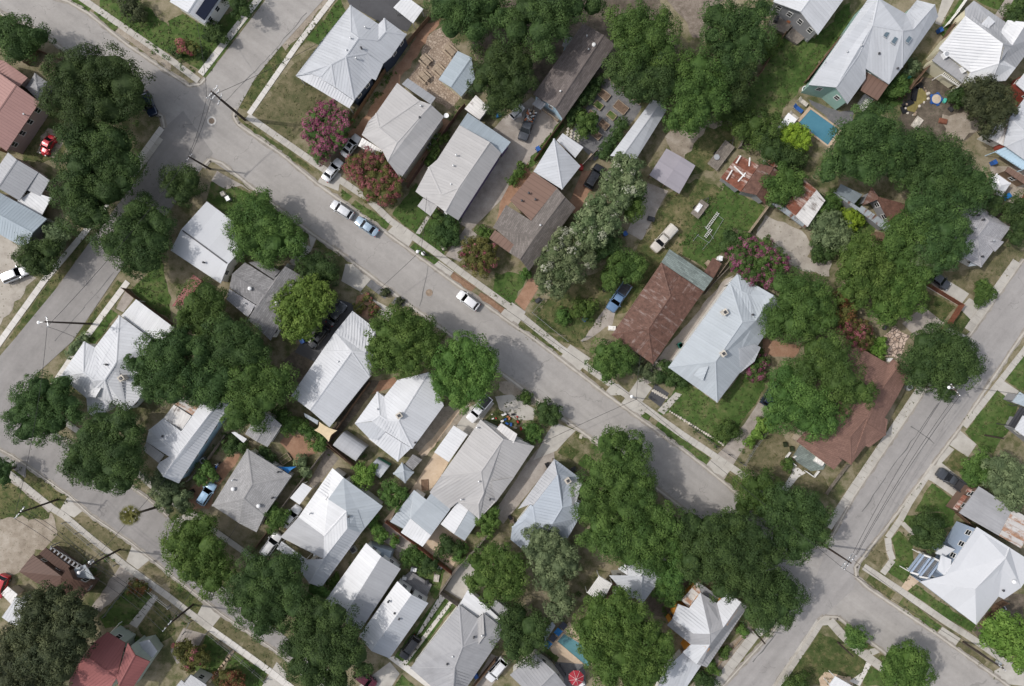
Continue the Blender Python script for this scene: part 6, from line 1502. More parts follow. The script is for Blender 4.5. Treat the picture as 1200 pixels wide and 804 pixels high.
T('oak_tree', 'dark bushy oak behind the brownish grey hip roof', 'tree', 'oak', '606,722,15 622,734,15 598,744,16 614,756,18 630,752,12 602,766,12 592,730,10 634,738,9', 7)
T('small_tree', 'leafless grey twiggy tree beside the teal pool terrace', 'tree', 'grey', '652,700,10 664,706,10 656,716,10 646,712,8', 6)
T('pecan_tree', 'huge rounded tree over the pool terrace and red umbrella', 'tree', 'bright', '704,716,18 726,712,18 744,722,18 690,738,18 714,740,24 738,746,22 762,744,18 778,756,14 700,764,22 726,770,24 752,774,22 776,772,14 714,790,18 742,796,20 766,794,14 730,702,10 688,752,12', 11)
T('oak_tree', 'olive toned broad oak at the end of the tree row by the street crossing', 'tree', 'oak', '812,618,20 836,622,22 858,616,20 882,628,20 820,642,24 846,646,26 874,650,24 898,646,18 832,668,22 858,674,24 884,670,20 812,660,14 912,656,12 846,694,12 878,690,16', 11)
T('oak_tree', 'dark low oak at the corner beside the orange walled house', 'tree', 'oak', '890,690,18 908,682,18 924,692,16 892,712,18 912,712,18 928,708,12 900,728,14 882,722,12 918,726,10', 8)
T('oak_tree', 'dark oak overhanging the main street before the street crossing', 'tree', 'oak', '918,586,16 936,590,18 954,594,16 908,604,16 928,610,22 950,614,20 966,606,10 920,630,18 944,634,18 962,628,12 934,650,12', 9)
T('small_tree', 'mid green tree at the dry front yard beside the main street', 'tree', 'pecan', '880,568,14 896,566,14 906,578,14 884,584,14 872,594,12 894,596,14 910,592,8', 6)
T('pecan_tree', 'tree joining the row between the two grey roofed houses', 'tree', 'pecan', '786,640,16 796,656,16 776,668,14 792,676,12 806,640,12', 8)
T('small_tree', 'round dark bush tree on the verge beside the stained driveway', 'tree', 'oak', '636,478,9 648,482,10 638,490,10 646,494,7 652,488,6', 3.5)
T('shrub', 'small round bush on the broken path verge', 'shrub', 'pecan', '614,465,7 618,468,6', 1.6)
T('shrub', 'leafy shrub at the warm grey hip roof corner', 'shrub', 'pecan', '622,504,9 630,510,8 620,514,6', 2.5)
T('small_tree', 'round mid green tree in front of the rusty brown roof', 'tree', 'pecan', '706,412,12 720,410,13 730,420,13 704,426,13 720,430,14 734,430,8 712,440,9', 5.5)
T('shrub', 'greyish shrub at the foot of the rusty brown roof', 'shrub', 'grey', '744,432,8 756,436,9 764,442,8 748,424,6', 2.6)
T('shrub', 'dark green shrub at the corner of the blue metal roof', 'shrub', 'oak', '782,430,9 794,438,10 786,446,10 776,442,8 798,448,7', 3)
T('magnolia_tree', 'pale cream flecked tree beside the white barn', 'tree', 'pale', '728,192,12 742,196,11 720,206,14 736,212,15 746,222,10 714,220,13 730,230,14', 8)
T('magnolia_tree', 'pale cream flecked tree in the middle of the row by the shingled house', 'tree', 'pale', '702,240,14 718,246,13 690,256,14 706,262,16 722,262,10 680,272,13 696,278,14', 8)
T('magnolia_tree', 'pale cream flecked tree at the street end of its row', 'tree', 'pale', '662,280,14 678,290,13 650,296,14 666,304,16 642,312,14 656,324,15 672,322,12 638,330,12 652,340,10 690,304,9', 8)
T('small_tree', 'dark green tree by the old concrete slab', 'tree', 'bright', '744,240,11 748,228,9 738,250,8', 5)
T('small_tree', 'round dark green tree in the yard above the blue pickup', 'tree', 'pecan', '722,300,11 736,306,13 748,312,10 726,316,13 742,322,11 712,324,11 718,334,8', 5)
T('small_tree', 'sparse dark tree beside the pale cream flecked row', 'tree', 'oak', '712,282,12 706,296,10 720,288,8', 5)
T('shrub', 'light green sapling in the fenced yard near the street', 'shrub', 'bright', '682,360,9 692,358,7 688,368,7 676,366,6', 2.8)
T('shrub', 'low shrub in the fenced yard beside the light green sapling', 'shrub', 'pecan', '658,368,8 662,374,6', 1.8)
T('shrub', 'bushy tree among the raised garden beds', 'shrub', 'pecan', '682,140,10 692,146,10 684,154,8 694,136,7', 3)
T('hedge', 'dark hedge between the raised beds and the white barn', 'hedge', 'oak', '730,146,8 724,156,8 718,166,8 712,176,8 706,182,6', 2.4)
T('hedge', 'dark hedge strip along the long brown shingled house', 'hedge', 'oak', '700,96,8 692,108,8 684,118,8 676,130,8 670,140,7', 2.2)
T('small_tree', 'grey green tree beside the black pickup', 'tree', 'pecan', '1140,548,13 1152,540,13 1148,558,13 1136,560,9 1158,554,9', 5)
T('oak_tree', 'greyish broad tree over the grey brick building at the east edge', 'tree', 'grey', '1172,546,15 1186,556,17 1174,570,17 1192,576,16 1166,560,10 1200,560,14 1186,590,10', 7)
T('small_tree', 'rounded dark tree on the lawn beside the blue house', 'tree', 'oak', '1082,610,11 1094,616,12 1080,624,12 1096,630,11 1086,638,9 1074,634,8 1102,624,6', 5)
T('bright_tree', 'light yellow green tree at the east edge below the white roof', 'tree', 'yellow', '1166,736,13 1180,732,13 1192,742,14 1172,750,15 1188,758,14 1160,748,9 1200,764,12 1198,780,8', 7)
T('pecan_tree', 'round street tree at the bottom edge', 'tree', 'bright', '1052,772,15 1068,770,15 1080,782,13 1058,788,18 1074,796,15 1046,794,12 1064,806,14 1042,782,8', 7)
T('small_tree', 'small round dark tree at the street crossing lawn', 'tree', 'pecan', '998,742,9 1008,746,9 1000,754,9 1010,756,6', 4.5)
T('small_tree', 'dark tree at the bottom edge beside the sandstone patio', 'tree', 'pecan', '936,800,11 924,806,10', 4)
T('small_tree', 'leafy tree between the warm grey hip and the pecan', 'tree', 'bright', '566,606,9 576,612,9 570,622,8 580,600,6', 4)
T('small_tree', 'green tree beside the rounded sheds and the pale blue roof', 'tree', 'pecan', '460,572,9 470,578,9 462,588,9 452,580,7', 4)
T('small_tree', 'light green tree beside the long rounded shed', 'tree', 'yellow', '424,552,9 432,560,9 420,564,8 436,550,6', 4)
T('shrub', 'round green bush on the tan paved court', 'shrub', 'oak', '522,636,9 530,642,9 518,646,7', 2.2)
T('small_tree', 'bushy tree at the foot of the grey shingled hip house', 'tree', 'pecan', '320,600,10 330,606,9 322,614,9', 3.6)
T('hedge', 'leafy hedge between the red gravel garden and the dark oak', 'hedge', 'pecan', '330,486,9 342,494,9 354,502,9 362,508,8 336,500,8', 3)
T('shrub', 'leafy shrub at the tan shade sail', 'shrub', 'pecan', '372,524,8 378,514,7', 2.4)
T('shrub', 'pale shrub beside the blue triangular tarp', 'shrub', 'grey', '354,542,8 360,552,7', 2.2)
T('small_tree', 'leafy tree by the blue motorcycle', 'tree', 'pecan', '240,548,8 248,556,7 236,562,7', 3.2)
T('shrub', 'dark shrub between the garage and the shingled hip', 'shrub', 'oak', '272,520,9 282,524,8 266,528,6', 2.5)
T('shrub', 'shrub at the corner of the shingled hip house', 'shrub', 'oak', '308,530,8 316,538,7', 2.2)
T('small_tree', 'tree between the orange house and the grey roofed house', 'tree', 'pecan', '780,680,11 790,690,11 776,694,10 786,702,8', 5)
T('shrub', 'garden bush on the planted strip by the orange house corner', 'shrub', 'bright', '868,738,6 872,742,5', 1.4)
T('shrub', 'second garden bush along the planted strip by the east street', 'shrub', 'pecan', '850,762,6 848,768,5', 1.4)
T('shrub', 'bright bush on the planted strip near the bottom edge', 'shrub', 'bright', '834,780,7 838,786,6', 1.6)
T('shrub', 'dark bush at the bottom end of the planted strip', 'shrub', 'oak', '824,796,10 832,802,8', 2.2)
T('shrub', 'pinkish bush on the corner lawn of the side street', 'shrub', 'rose', '216,54,9 224,58,7', 2.6)
T('shrub', 'dark evergreen bush by the house with solar panels', 'shrub', 'oak', '252,36,11 258,44,8 246,44,7', 3)
T('shrub', 'dark shrub clump on the corner lawn beside the pinkish bush', 'shrub', 'oak', '208,60,7 232,62,7', 2)
T('shrub', 'purple grey bush beside the lawn at the top edge', 'shrub', 'cedar', '154,8,11 162,14,9', 3)
T('small_tree', 'dark leafy tree at the top edge behind the solar panel house', 'tree', 'oak', '278,2,13 286,12,9', 5)
T('small_tree', 'dark tree above the front lawn at the top east corner', 'tree', 'oak', '1190,14,12 1198,6,12 1186,22,8', 5)
T('shrub', 'rounded shrubs beside the fence of the teal house', 'shrub', 'grey', '1070,76,8 1066,84,6', 2.2)
T('shrub', 'shrub at the brown terrace corner of the teal house', 'shrub', 'pecan', '1052,98,10 1046,108,9 1058,106,7', 3)
T('shrub', 'dark shrub on the lush lawn by the long driveway', 'shrub', 'pecan', '850,502,10 858,508,8 846,512,7', 2.4)
T('shrub', 'pale yellow green bush along the long driveway', 'shrub', 'yellow', '892,500,9 900,494,8 886,508,7 880,518,6', 2.2)
T('shrub', 'small bush in the dry yard beside the flared path', 'shrub', 'pecan', '923,546,6 926,542,5', 1.3)
T('shrub', 'rose bush at the entry of the red metal roofed house', 'shrub', 'rust', '160,686,7 168,690,6 154,694,5', 1.6)
T('shrub', 'tall bush on the red gravel wall by the blue roof drive', 'shrub', 'pecan', '884,412,8 876,420,6', 2)
T('hedge', 'leafy hedge along the cream walled house and purple walled house', 'hedge', 'bright', '516,162,7 510,172,7 506,182,7 502,190,6', 2)
T('shrub', 'bush at the gap beside the stained driveway and the brown shingled house', 'shrub', 'bright', '566,272,7 572,276,6', 1.8)
T('shrub', 'shrub beside the porch of the brown shingled house', 'shrub', 'pecan', '614,322,6 618,318,5', 1.6)
T('shrub', 'bush on the terracotta planting bed', 'shrub', 'olive', '420,360,6 438,364,6 430,350,5', 1.2)
T('small_tree', 'shrubby tree beside the weedy driveway strip', 'tree', 'bright', '600,212,6 608,204,6 612,194,5', 2)
T('small_tree', 'tree under the eave of the rambling white house', 'tree', 'pecan', '368,690,9 378,694,8 362,702,7', 4)
T('shrub', 'green shrub between the two white houses', 'shrub', 'bright', '390,684,6 394,676,5', 2)
T('shrub', 'leafy shrub by the grey patio chairs', 'shrub', 'bright', '440,622,8 448,630,7 436,612,7 462,634,6', 2.2)
T('shrub', 'leafy bush at the corner of the light blue cottage porch', 'shrub', 'pecan', '480,648,9 488,654,8 476,658,7', 2.4)
T('shrub', 'small tree beside the white garden table', 'shrub', 'oak', '500,658,9 508,664,8 498,668,7', 2.6)
T('shrub', 'bush at the side of the walled concrete slab', 'shrub', 'pecan', '540,644,7 536,654,6', 2)
T('small_tree', 'dark tree at the west end of the weedy field', 'tree', 'oak', '-4,550,12 6,548,9 4,562,8', 5)
T('shrub', 'dark low bush at the west edge by the corner kerb', 'shrub', 'grey', '84,412,7 92,404,6 98,396,6', 1.8)
def palm():
 b = g('F', 186, 634, 0); t = at(152, 604, 9.2)
 root = thing('palm_tree', 'slender palm leaning over the lower west street', 'tree', b)
 mb = MB(); mb.tube([(0, 0, 0), ((t[0] - b[0]) * .5, (t[1] - b[1]) * .55, 4.6), (t[0] - b[0], t[1] - b[1], 9.0)], [.26, .2, .16], 9)
 mb.build('trunk', 'bark', root)
 rng = np.random.default_rng(3); C = []; Nn = []; V = []
 c0 = np.array([t[0] - b[0], t[1] - b[1], 9.1])
 for k in range(22):
  a = k * 2.399; el = .9 - (k / 22) * 1.3; L = 1.9
  d = np.array([math.cos(a) * math.cos(el), math.sin(a) * math.cos(el), math.sin(el)]); s = np.cross(d, [0, 0, 1]); s /= np.linalg.norm(s)
  for j in range(9):
   f0 = np.array(c0) + d * L * .55 * .9; an = (j - 4) * .22
   dd = d * math.cos(an) + s * math.sin(an); e = f0 + dd * L * .5 + np.array([0, 0, -.25 * abs(an)])
   w = np.cross(dd, [0, 0, 1]); w = w / np.linalg.norm(w) * .05
   V += [f0 - w * .3, f0 + dd * L * .25 - w, e, f0 + dd * L * .25 + w]
  w = s * .03; V += [c0 - w, c0 + w, f0 + w, f0 - w]
  w = s * .32; V += [c0 - w * .2, c0 + d * .5 - w, c0 + d * 1.2, c0 + d * .5 + w]
 V = np.array(V); n = len(V) // 4
 me = quads_mesh('crown', V, rng.uniform(.2, 1, n), np.zeros(n), ['leaf_olive']); o = bpy.data.objects.new('crown', me); COL.objects.link(o); o.parent = root
palm()
def undergrowth():
 rng = np.random.default_rng(77); C = []; Nn = []; T_ = []
 lines = [('30', '480,350 600,480'), ('30', '90,780 250,590'), ('31', '560,420 470,540 400,570'), ('31', '110,600 150,640 130,700'), ('41', '0,350 200,60'), ('41', '260,440 340,310'), ('41', '600,330 800,420'), ('41', '650,250 760,180'),
    ('51', '0,430 60,470'), ('40', '570,390 800,110'), ('40', '270,480 470,170'), ('50', '420,180 520,10'), ('50', '180,430 300,330'), ('22', '250,440 400,230'), ('22', '60,500 180,640'), ('12', '270,430 100,680'), ('12', '480,330 690,480'),
    ('12', '600,690 740,500'), ('23', '250,20 380,160'), ('23', '440,280 560,180'), ('23', '10,300 130,120'), ('20', '20,620 250,330'), ('20', '440,720 560,500'), ('32', '630,180 690,100'), ('42', '280,520 350,420'), ('42', '160,500 60,420'),
    ('03', '440,250 560,160'), ('03', '620,560 760,620'), ('13', '0,480 100,500'), ('33', '600,350 740,480'), ('33', '320,360 400,400'), ('43', '250,500 60,700'), ('53', '560,560 660,440'), ('01', '620,540 760,640'), ('11', '180,320 80,440'),
    ('11', '270,470 300,540'), ('02', '180,380 350,500'), ('10', '30,270 110,330'), ('00', '120,640 240,500'), ('00', '620,120 790,270')]
 for f, s in lines:
  P = pts(f, s)
  for a, b in zip(P[:-1], P[1:]):
   L = math.hypot(b[0] - a[0], b[1] - a[1]); n = int(L * 1.6)
   for q in range(n):
    t = rng.random(); c = np.array([a[0] + (b[0] - a[0]) * t + rng.normal(0, .55), a[1] + (b[1] - a[1]) * t + rng.normal(0, .55), 0.1])
    r = rng.uniform(.2, .75); m = int(12 + 60 * r * r)
    v = rng.normal(size=(m, 3)); v /= np.linalg.norm(v, axis=1)[:, None]; v[:, 2] = np.abs(v[:, 2])
    C.append(c + v * r * np.array([1, 1, .7]) * rng.uniform(.3, 1, (m, 1))); nn = v + rng.normal(size=(m, 3)) * .5; nn[:, 2] += .5
    Nn.append(nn / np.linalg.norm(nn, axis=1)[:, None]); T_.append(np.clip(rng.normal(rng.uniform(.2, .8), .15, m), 0, 1))
 C = np.concatenate(C); V = leaf_quads(C, np.concatenate(Nn), .26, rng)
 me = quads_mesh('undergrowth', V, np.concatenate(T_), np.zeros(len(C)), ['leaf_pecan'])
 o = bpy.data.objects.new('undergrowth', me); COL.objects.link(o)
 tag(o, 'scattered weeds and low growth along the fences and yard edges', 'weeds', kind='stuff')
undergrowth()
def grass_tufts():
 rng = np.random.default_rng(9); C = []; T_ = []
 for P, m in LAWNS:
  A = abs(poly2(P)); xs = [p[0] for p in P]; ys = [p[1] for p in P]; n = int(min(2600, A * {'lawn_green': 2.6, 'lawn_mixed': 2.2, 'lawn_dry': 1.1}[m])); k = 0; tr = 0; bt = rng.uniform(-.1, .1)
  while k < n and tr < n * 6:
   tr += 1; x, y = rng.uniform(min(xs), max(xs)), rng.uniform(min(ys), max(ys)); ins = False; j = len(P) - 1
   for i in range(len(P)):
    if (P[i][1] > y) != (P[j][1] > y) and x < (P[j][0] - P[i][0]) * (y - P[i][1]) / (P[j][1] - P[i][1]) + P[i][0]: ins = not ins
    j = i
   if not ins: continue
   k += 1; q = rng.integers(2, 6); s = rng.uniform(.05, .22)
   C.append(np.array([x, y, .1]) + rng.normal(size=(q, 3)) * np.array([s, s, .03])); T_.append(np.clip(np.full(q, rng.normal({'lawn_green': .22, 'lawn_mixed': .45, 'lawn_dry': .7}[m] + bt, .22)), 0, 1))
 C = np.concatenate(C); nn = rng.normal(size=C.shape) * .35; nn[:, 2] += 1; nn /= np.linalg.norm(nn, axis=1)[:, None]
 me = quads_mesh('grass_tufts', leaf_quads(C, nn, .3, rng), np.concatenate(T_), np.zeros(len(C)), ['leaf_grass'])
 o = bpy.data.objects.new('grass_tufts', me); COL.objects.link(o); tag(o, 'loose tufts of grass over all the lawns and verges', 'grass', kind='stuff')
grass_tufts()
MESHC = {}
def cached(kind, part, fn, name, mats, parent):
 """one mesh per (kind, part, materials); every car gets objects of its own"""
 k = (kind, part, tuple(mats))
 if k not in MESHC:
  o = fn().build(name, list(mats), parent); MESHC[k] = o.data
  return o
 o = bpy.data.objects.new(name, MESHC[k]); COL.objects.link(o); o.parent = parent
 return o
def loft(mb, rings, m=0, capa=True, capb=True):
 idx = []
 for r in rings:
  i = len(mb.v); mb.v.extend([tuple(p) for p in r]); idx.append(i)
 n = len(rings[0])
 for k in range(len(rings) - 1):
  for q in range(n):
   s = (q + 1) % n
   mb.f.append((idx[k] + q, idx[k] + s, idx[k + 1] + s, idx[k + 1] + q)); mb.m.append(m)
 if capa: mb.f.append(tuple(idx[0] + q for q in range(n - 1, -1, -1))); mb.m.append(m)
 if capb: mb.f.append(tuple(idx[-1] + q for q in range(n))); mb.m.append(m)
def sect(x, hw, zb, zt, r=.12):
 """body cross-section at x: rounded top corners"""
 return [(x, -hw * .94, zb), (x, -hw, zb + .18), (x, -hw, zt - r * 1.3), (x, -hw + r, zt - r * .25), (x, -hw * .5, zt + .015), (x, 0, zt + .03), (x, hw * .5, zt + .015), (x, hw - r, zt - r * .25), (x, hw, zt - r * 1.3), (x, hw, zb + .18), (x, hw * .94, zb)]
SPEC = {
 'sedan': dict(hw=.9, st=[(-2.35, .72, .78), (-2.25, .9, .92), (-1.75, .98, 1.0), (-1.2, 1, 1.0), (0, 1, .98), (.9, 1, .97), (1.6, .97, .9), (2.15, .9, .8), (2.35, .7, .66)], cab=(1.05, .35, -1.0, -1.65), roof=1.43, belt=.96, wx=(1.42, -1.38), wr=.33),
 'hatch': dict(hw=.92, st=[(-2.2, .8, .9), (-2.1, .95, 1.05), (-1.5, 1, 1.05), (0, 1, 1.02), (.9, 1, 1.0), (1.6, .97, .95), (2.1, .9, .84), (2.28, .7, .7)], cab=(1.15, .45, -1.55, -2.02), roof=1.6, belt=1.0, wx=(1.38, -1.35), wr=.35),
 'suv': dict(hw=.97, st=[(-2.4, .88, 1.0), (-2.32, .97, 1.15), (-1.5, 1, 1.15), (0, 1, 1.12), (.95, 1, 1.1), (1.8, .97, 1.05), (2.28, .92, .95), (2.42, .75, .75)], cab=(1.2, .6, -1.85, -2.25), roof=1.78, belt=1.1, wx=(1.5, -1.5), wr=.39),
 'pickup': dict(hw=.98, st=[(-.62, .98, 1.12), (0, 1, 1.12), (1.1, 1, 1.1), (2.1, .98, 1.07), (2.7, .92, .98), (2.86, .78, .78)], cab=(1.45, .8, -.3, -.58), roof=1.84, belt=1.1, wx=(1.85, -1.75), wr=.4),
 'beetle': dict(hw=.8, st=[(-2.0, .55, .62), (-1.8, .78, .85), (-1.3, .92, 1.0), (0, .98, .92), (.8, .92, .95), (1.4, .8, .86), (1.85, .62, .66), (2.0, .4, .52)], cab=(.75, .3, -.75, -1.45), roof=1.46, belt=.92, wx=(1.25, -1.25), wr=.33)}
def car(kind, paint, f, x, y, hx, hy, label, cat='car', name='parked_car', z=.07, scale=.96, group=None, rack=False):
 """hx,hy: heading of the front in photo pixels (y down)"""
 s = SPEC[kind]; hw = s['hw']
 p = g(f, x, y, 0.9)
 root = thing(name, label, cat, (p[0], p[1], z), math.atan2(-hy, hx), group); root.scale = (scale,) * 3
 wb0, wt, rt, rb = s['cab']; zb, zr = s['belt'], s['roof']; ci = hw * .92; co = hw * .74
 def body():
  mb = MB(); loft(mb, [sect(a, hw * b, .24, c) for a, b, c in s['st']]);
  if kind == 'beetle':
   for sx in (1.25, -1.25):
    for sy in (-1, 1): mb.lathe((sx, sy * .58, .1), [(.36, 0), (.36, .45), (.26, .62), (.05, .68)], 14)
  return mb
 cached(kind, 'body', body, 'body', [paint], root)
 if kind == 'pickup':
  def bed():
   mb = MB(); L0, L1 = -2.9, -.64
   mb.box(((L0 + L1) / 2, 0, .62), (L1 - L0, hw * 1.9, .1), 0, 1)
   for sy in (-1, 1): mb.box(((L0 + L1) / 2, sy * (hw - .08), .68), (L1 - L0, .16, .84))
   mb.box((L0 + .05, 0, .7), (.1, hw * 1.68, .76)); mb.box((L1 - .05, 0, .72), (.08, hw * 1.68, .78))
   return mb
  cached(kind, 'bed', bed, 'cargo_bed', [paint, 'metal_dark'], root)
 def roof():
  mb = MB()
  R = [(wt + .03, co, zr - .06), (wt - .25, co + .02, zr), ((wt + rt) / 2, co + .03, zr + .03), (rt + .2, co + .01, zr), (rt - .02, co - .02, zr - .06)]
  loft(mb, [[(a, -b, c - .05), (a, -b + .06, c), (a, 0, c + .03), (a, b - .06, c), (a, b, c - .05), (a, 0, c - .06)] for a, b, c in R])
  for sy in (-1, 1):
   for a, b in (((wb0, ci, zb), (wt, co, zr - .05)), ((rb, ci - .04, zb), (rt, co - .02, zr - .05))):
    mb.bar((a[0], sy * a[1], a[2]), (b[0], sy * b[1], b[2]), .08, .07)
   xm = (wt + rt) / 2 - .05; mb.bar((xm, sy * ci, zb), (xm, sy * co, zr - .05), .08, .06)
  return mb
 cached(kind, 'roof', roof, 'roof', [paint], root)
 def quad(*P):
  def fn():
   mb = MB(); mb.face(P); mb.face(P[::-1]); return mb
  return fn
 cached(kind, 'ws', quad((wb0, -ci, zb), (wb0, ci, zb), (wt + .02, co, zr - .05), (wt + .02, -co, zr - .05)), 'windshield', ['car_glass'], root)
 cached(kind, 'rw', quad((rb, ci - .04, zb), (rb, -ci + .04, zb), (rt, -co + .02, zr - .05), (rt, co - .02, zr - .05)), 'rear_window', ['car_glass'], root)
 for sy in (-1, 1):
  cached(kind, 'sw%d' % sy, quad((wb0 - .06, sy * ci, zb), (rb + .06, sy * (ci - .03), zb), (rt + .03, sy * (co - .01), zr - .06), (wt - .03, sy * co, zr - .06)), 'side_window', ['car_glass'], root)
  cached(kind, 'mir%d' % sy, lambda: (lambda mb: (mb.box((wb0 - .2, sy * (hw + .1), zb + .06), (.14, .22, .15)), mb)[1])(MB()), 'mirror', [paint], root)
  xf = s['st'][-1][0]; xr = s['st'][0][0] if kind != 'pickup' else -2.9
  cached(kind, 'hl%d' % sy, lambda: (lambda mb: (mb.box((xf - .16, sy * hw * .68, .68), (.16, .24, .12)), mb)[1])(MB()), 'headlight', ['lamp_clear'], root)
  cached(kind, 'tl%d' % sy, lambda: (lambda mb: (mb.box((xr + .06, sy * hw * .76, .85), (.14, .22, .16)), mb)[1])(MB()), 'taillight', ['lamp_red'], root)
  for wx in s['wx']:
   wr = s['wr']
   def wheel():
    mb = MB(); n = 18; prof = [(wr * .62, -.11), (wr * .97, -.11), (wr, -.07), (wr, .07), (wr * .97, .11), (wr * .62, .11)]
    loft(mb, [[(r * math.cos(q * 2 * math.pi / n), o, r * math.sin(q * 2 * math.pi / n)) for q in range(n)] for r, o in prof]); return mb
   def rim():
    mb = MB(); n = 14
    loft(mb, [[(r * math.cos(q * 2 * math.pi / n), o, r * math.sin(q * 2 * math.pi / n)) for q in range(n)] for r, o in ((wr * .6, -.125), (wr * .6, .125))]); return mb
   w_ = cached('w%.2f' % wr, 'tyre', wheel, 'wheel', ['tyre'], root); w_.location = (wx, sy * (hw - .1), wr - .02)
   cached('w%.2f' % wr, 'rim', rim, 'rim', ['rim'], w_)
 if kind == 'suv' or rack:
  for sy in (-1, 1):
   cached(kind, 'rail%d' % sy, lambda: (lambda mb: (mb.bar((wt - .1, sy * (co - .08), zr + .06), (rt + .1, sy * (co - .08), zr + .06), .05, .05), mb)[1])(MB()), 'roof_rail', ['metal_dark'], root)
 return root
car('beetle', 'paint_red', '00', 221, 683, -32, 60, 'small rounded red car parked on the pale dry patch under the oak')
car('hatch', 'paint_navy', '00', 697, 487, 10, 24, 'dark blue car half hidden under the huge corner oak on the street')
car('suv', 'carpaint_white', '01', 68, 488, 90, -38, 'white off road car on the gravel parking at the west edge', 'suv')
c1 = car('sedan', 'paint_silver', 'B', 296, 624, 62, -84, 'silver sedan with sunroof parked deeper in the drive by the navy house')
c2 = car('sedan', 'paint_silver', 'B', 217, 728, 60, -76, 'silver sedan nearer the street in front of the other silver sedan')
car('hatch', 'paint_silver', '21', 3, 184, -70, -46, 'pale silver hatchback parked on the street ahead of the blue sedan')
car('sedan', 'paint_paleblue', '21', 119, 262, -68, -48, 'steel blue sedan parked at the kerb behind the pale silver hatchback')
car('hatch', 'carpaint_white', '21', 598, 612, -66, -50, 'white hatchback parked alone by the rust brown mulched verges')
car('pickup', 'carpaint_white', '22', 648, 318, -58, 70, 'white pickup truck beside the bright white patio roof', 'pickup', 'pickup_truck', scale=.95)
c3 = car('pickup', 'paint_charcoal', '30', 72, 592, -22, 62, 'dark grey pickup with its bed full of junk on the stained yard', 'pickup', 'pickup_truck', scale=.95)
car('suv', 'paint_black', '31', 387, 28, 28, -48, 'black van on the red earth drive under the pale flecked trees', 'van', 'parked_van')
c4 = car('pickup', 'paint_cream', '31', 715, 320, -45, 50, 'cream old pickup with covered bed on the grassy yard', 'pickup', 'pickup_truck', scale=.95)
c5 = car('pickup', 'paint_blue', '31', 503, 596, -42, 62, 'bright blue old pickup with ladder rack on the worn track', 'pickup', 'pickup_truck', scale=.98)
car('suv', 'paint_navy', '42', 418, 250, 35, -55, 'dark sport utility car at the head of the long concrete driveway', 'suv')
car('sedan', 'paint_charcoal', '51', 404, 514, 75, 55, 'charcoal sedan nosing out from under the tree on the east driveway')
car('pickup', 'paint_charcoal', '52', 464, 655, -70, -48, 'black pickup truck on the driveway off the east street', 'pickup', 'pickup_truck')
car('suv', 'paint_black', 'H', 164, 172, -46, 56, 'black car lower down on the dark drive beside the white roof')
car('sedan', 'paint_charcoal', 'H', 246, 68, 42, -58, 'black sedan parked ahead on the dark drive near the street')
car('hatch', 'paint_skyblue', 'F', 408, 576, 42, -66, 'light blue car on the red gravel drive')
car('sedan', 'paint_silver', 'G', 124, 384, 46, -58, 'silver car beside the rambling white house under the carport end')
car('suv', 'carpaint_white', 'G', 30, 516, 42, -58, 'white sport utility car with sunroof below the silver car', 'suv')
car('suv', 'paint_black', 'J', 482, 608, -42, 58, 'black sport utility car on the concrete wheel tracks', 'suv')
car('hatch', 'paint_maroon', 'J', 252, 770, 40, 30, 'maroon car mostly hidden under the dark oak at the bottom edge')
car('suv', 'carpaint_white', 'J', 925, 722, -52, 62, 'white car with sunroof in the alley at the bottom edge', 'suv')
car('hatch', 'paint_red', '03', 2, 335, -20, 50, 'red car cut by the west edge beside the tan roofed shed')
car('suv', 'carpaint_white', '30', 25, 524, 40, -40, 'small white utility cart half under the dark trees', 'cart', 'utility_cart', scale=.62)
def addpart(root, name, mats, fn):
 mb = MB(); fn(mb); return mb.build(name, mats, root)
addpart(c1, 'sunroof', 'car_glass', lambda mb: mb.box((-.2, 0, 1.475), (.75, .8, .04)))
addpart(c5, 'ladder_rack', 'metal_dark', lambda mb: [mb.bar((a, -.85, 1.75), (a, .85, 1.75), .07, .07) for a in (-.75, -1.8, -2.75)] + [mb.bar((-2.8, s * .85, 1.75), (-.7, s * .85, 1.75), .07, .07) for s in (-1, 1)] + [mb.bar((a, s * .85, 1.0), (a, s * .85, 1.75), .06, .06) for a in (-.75, -2.75) for s in (-1, 1)])
addpart(c4, 'bed_cover', 'paint_cream', lambda mb: loft(mb, [[(a, -.86, 1.1), (a, -.8, 1.5), (a, -.3, 1.62), (a, .3, 1.62), (a, .8, 1.5), (a, .86, 1.1)] for a in (-2.86, -.7)]))
def junk(mb):
 r = random.Random(4)
 for k in range(34): mb.box((r.uniform(-2.75, -.8), r.uniform(-.75, .75), r.uniform(.75, 1.25)), (r.uniform(.15, .6), r.uniform(.1, .4), r.uniform(.1, .35)), r.uniform(0, 3), r.randrange(4))
o = addpart(c3, 'junk_load', ['trim_white', 'terracotta', 'wood_pale', 'metal_pale'], junk)
POLE = {}
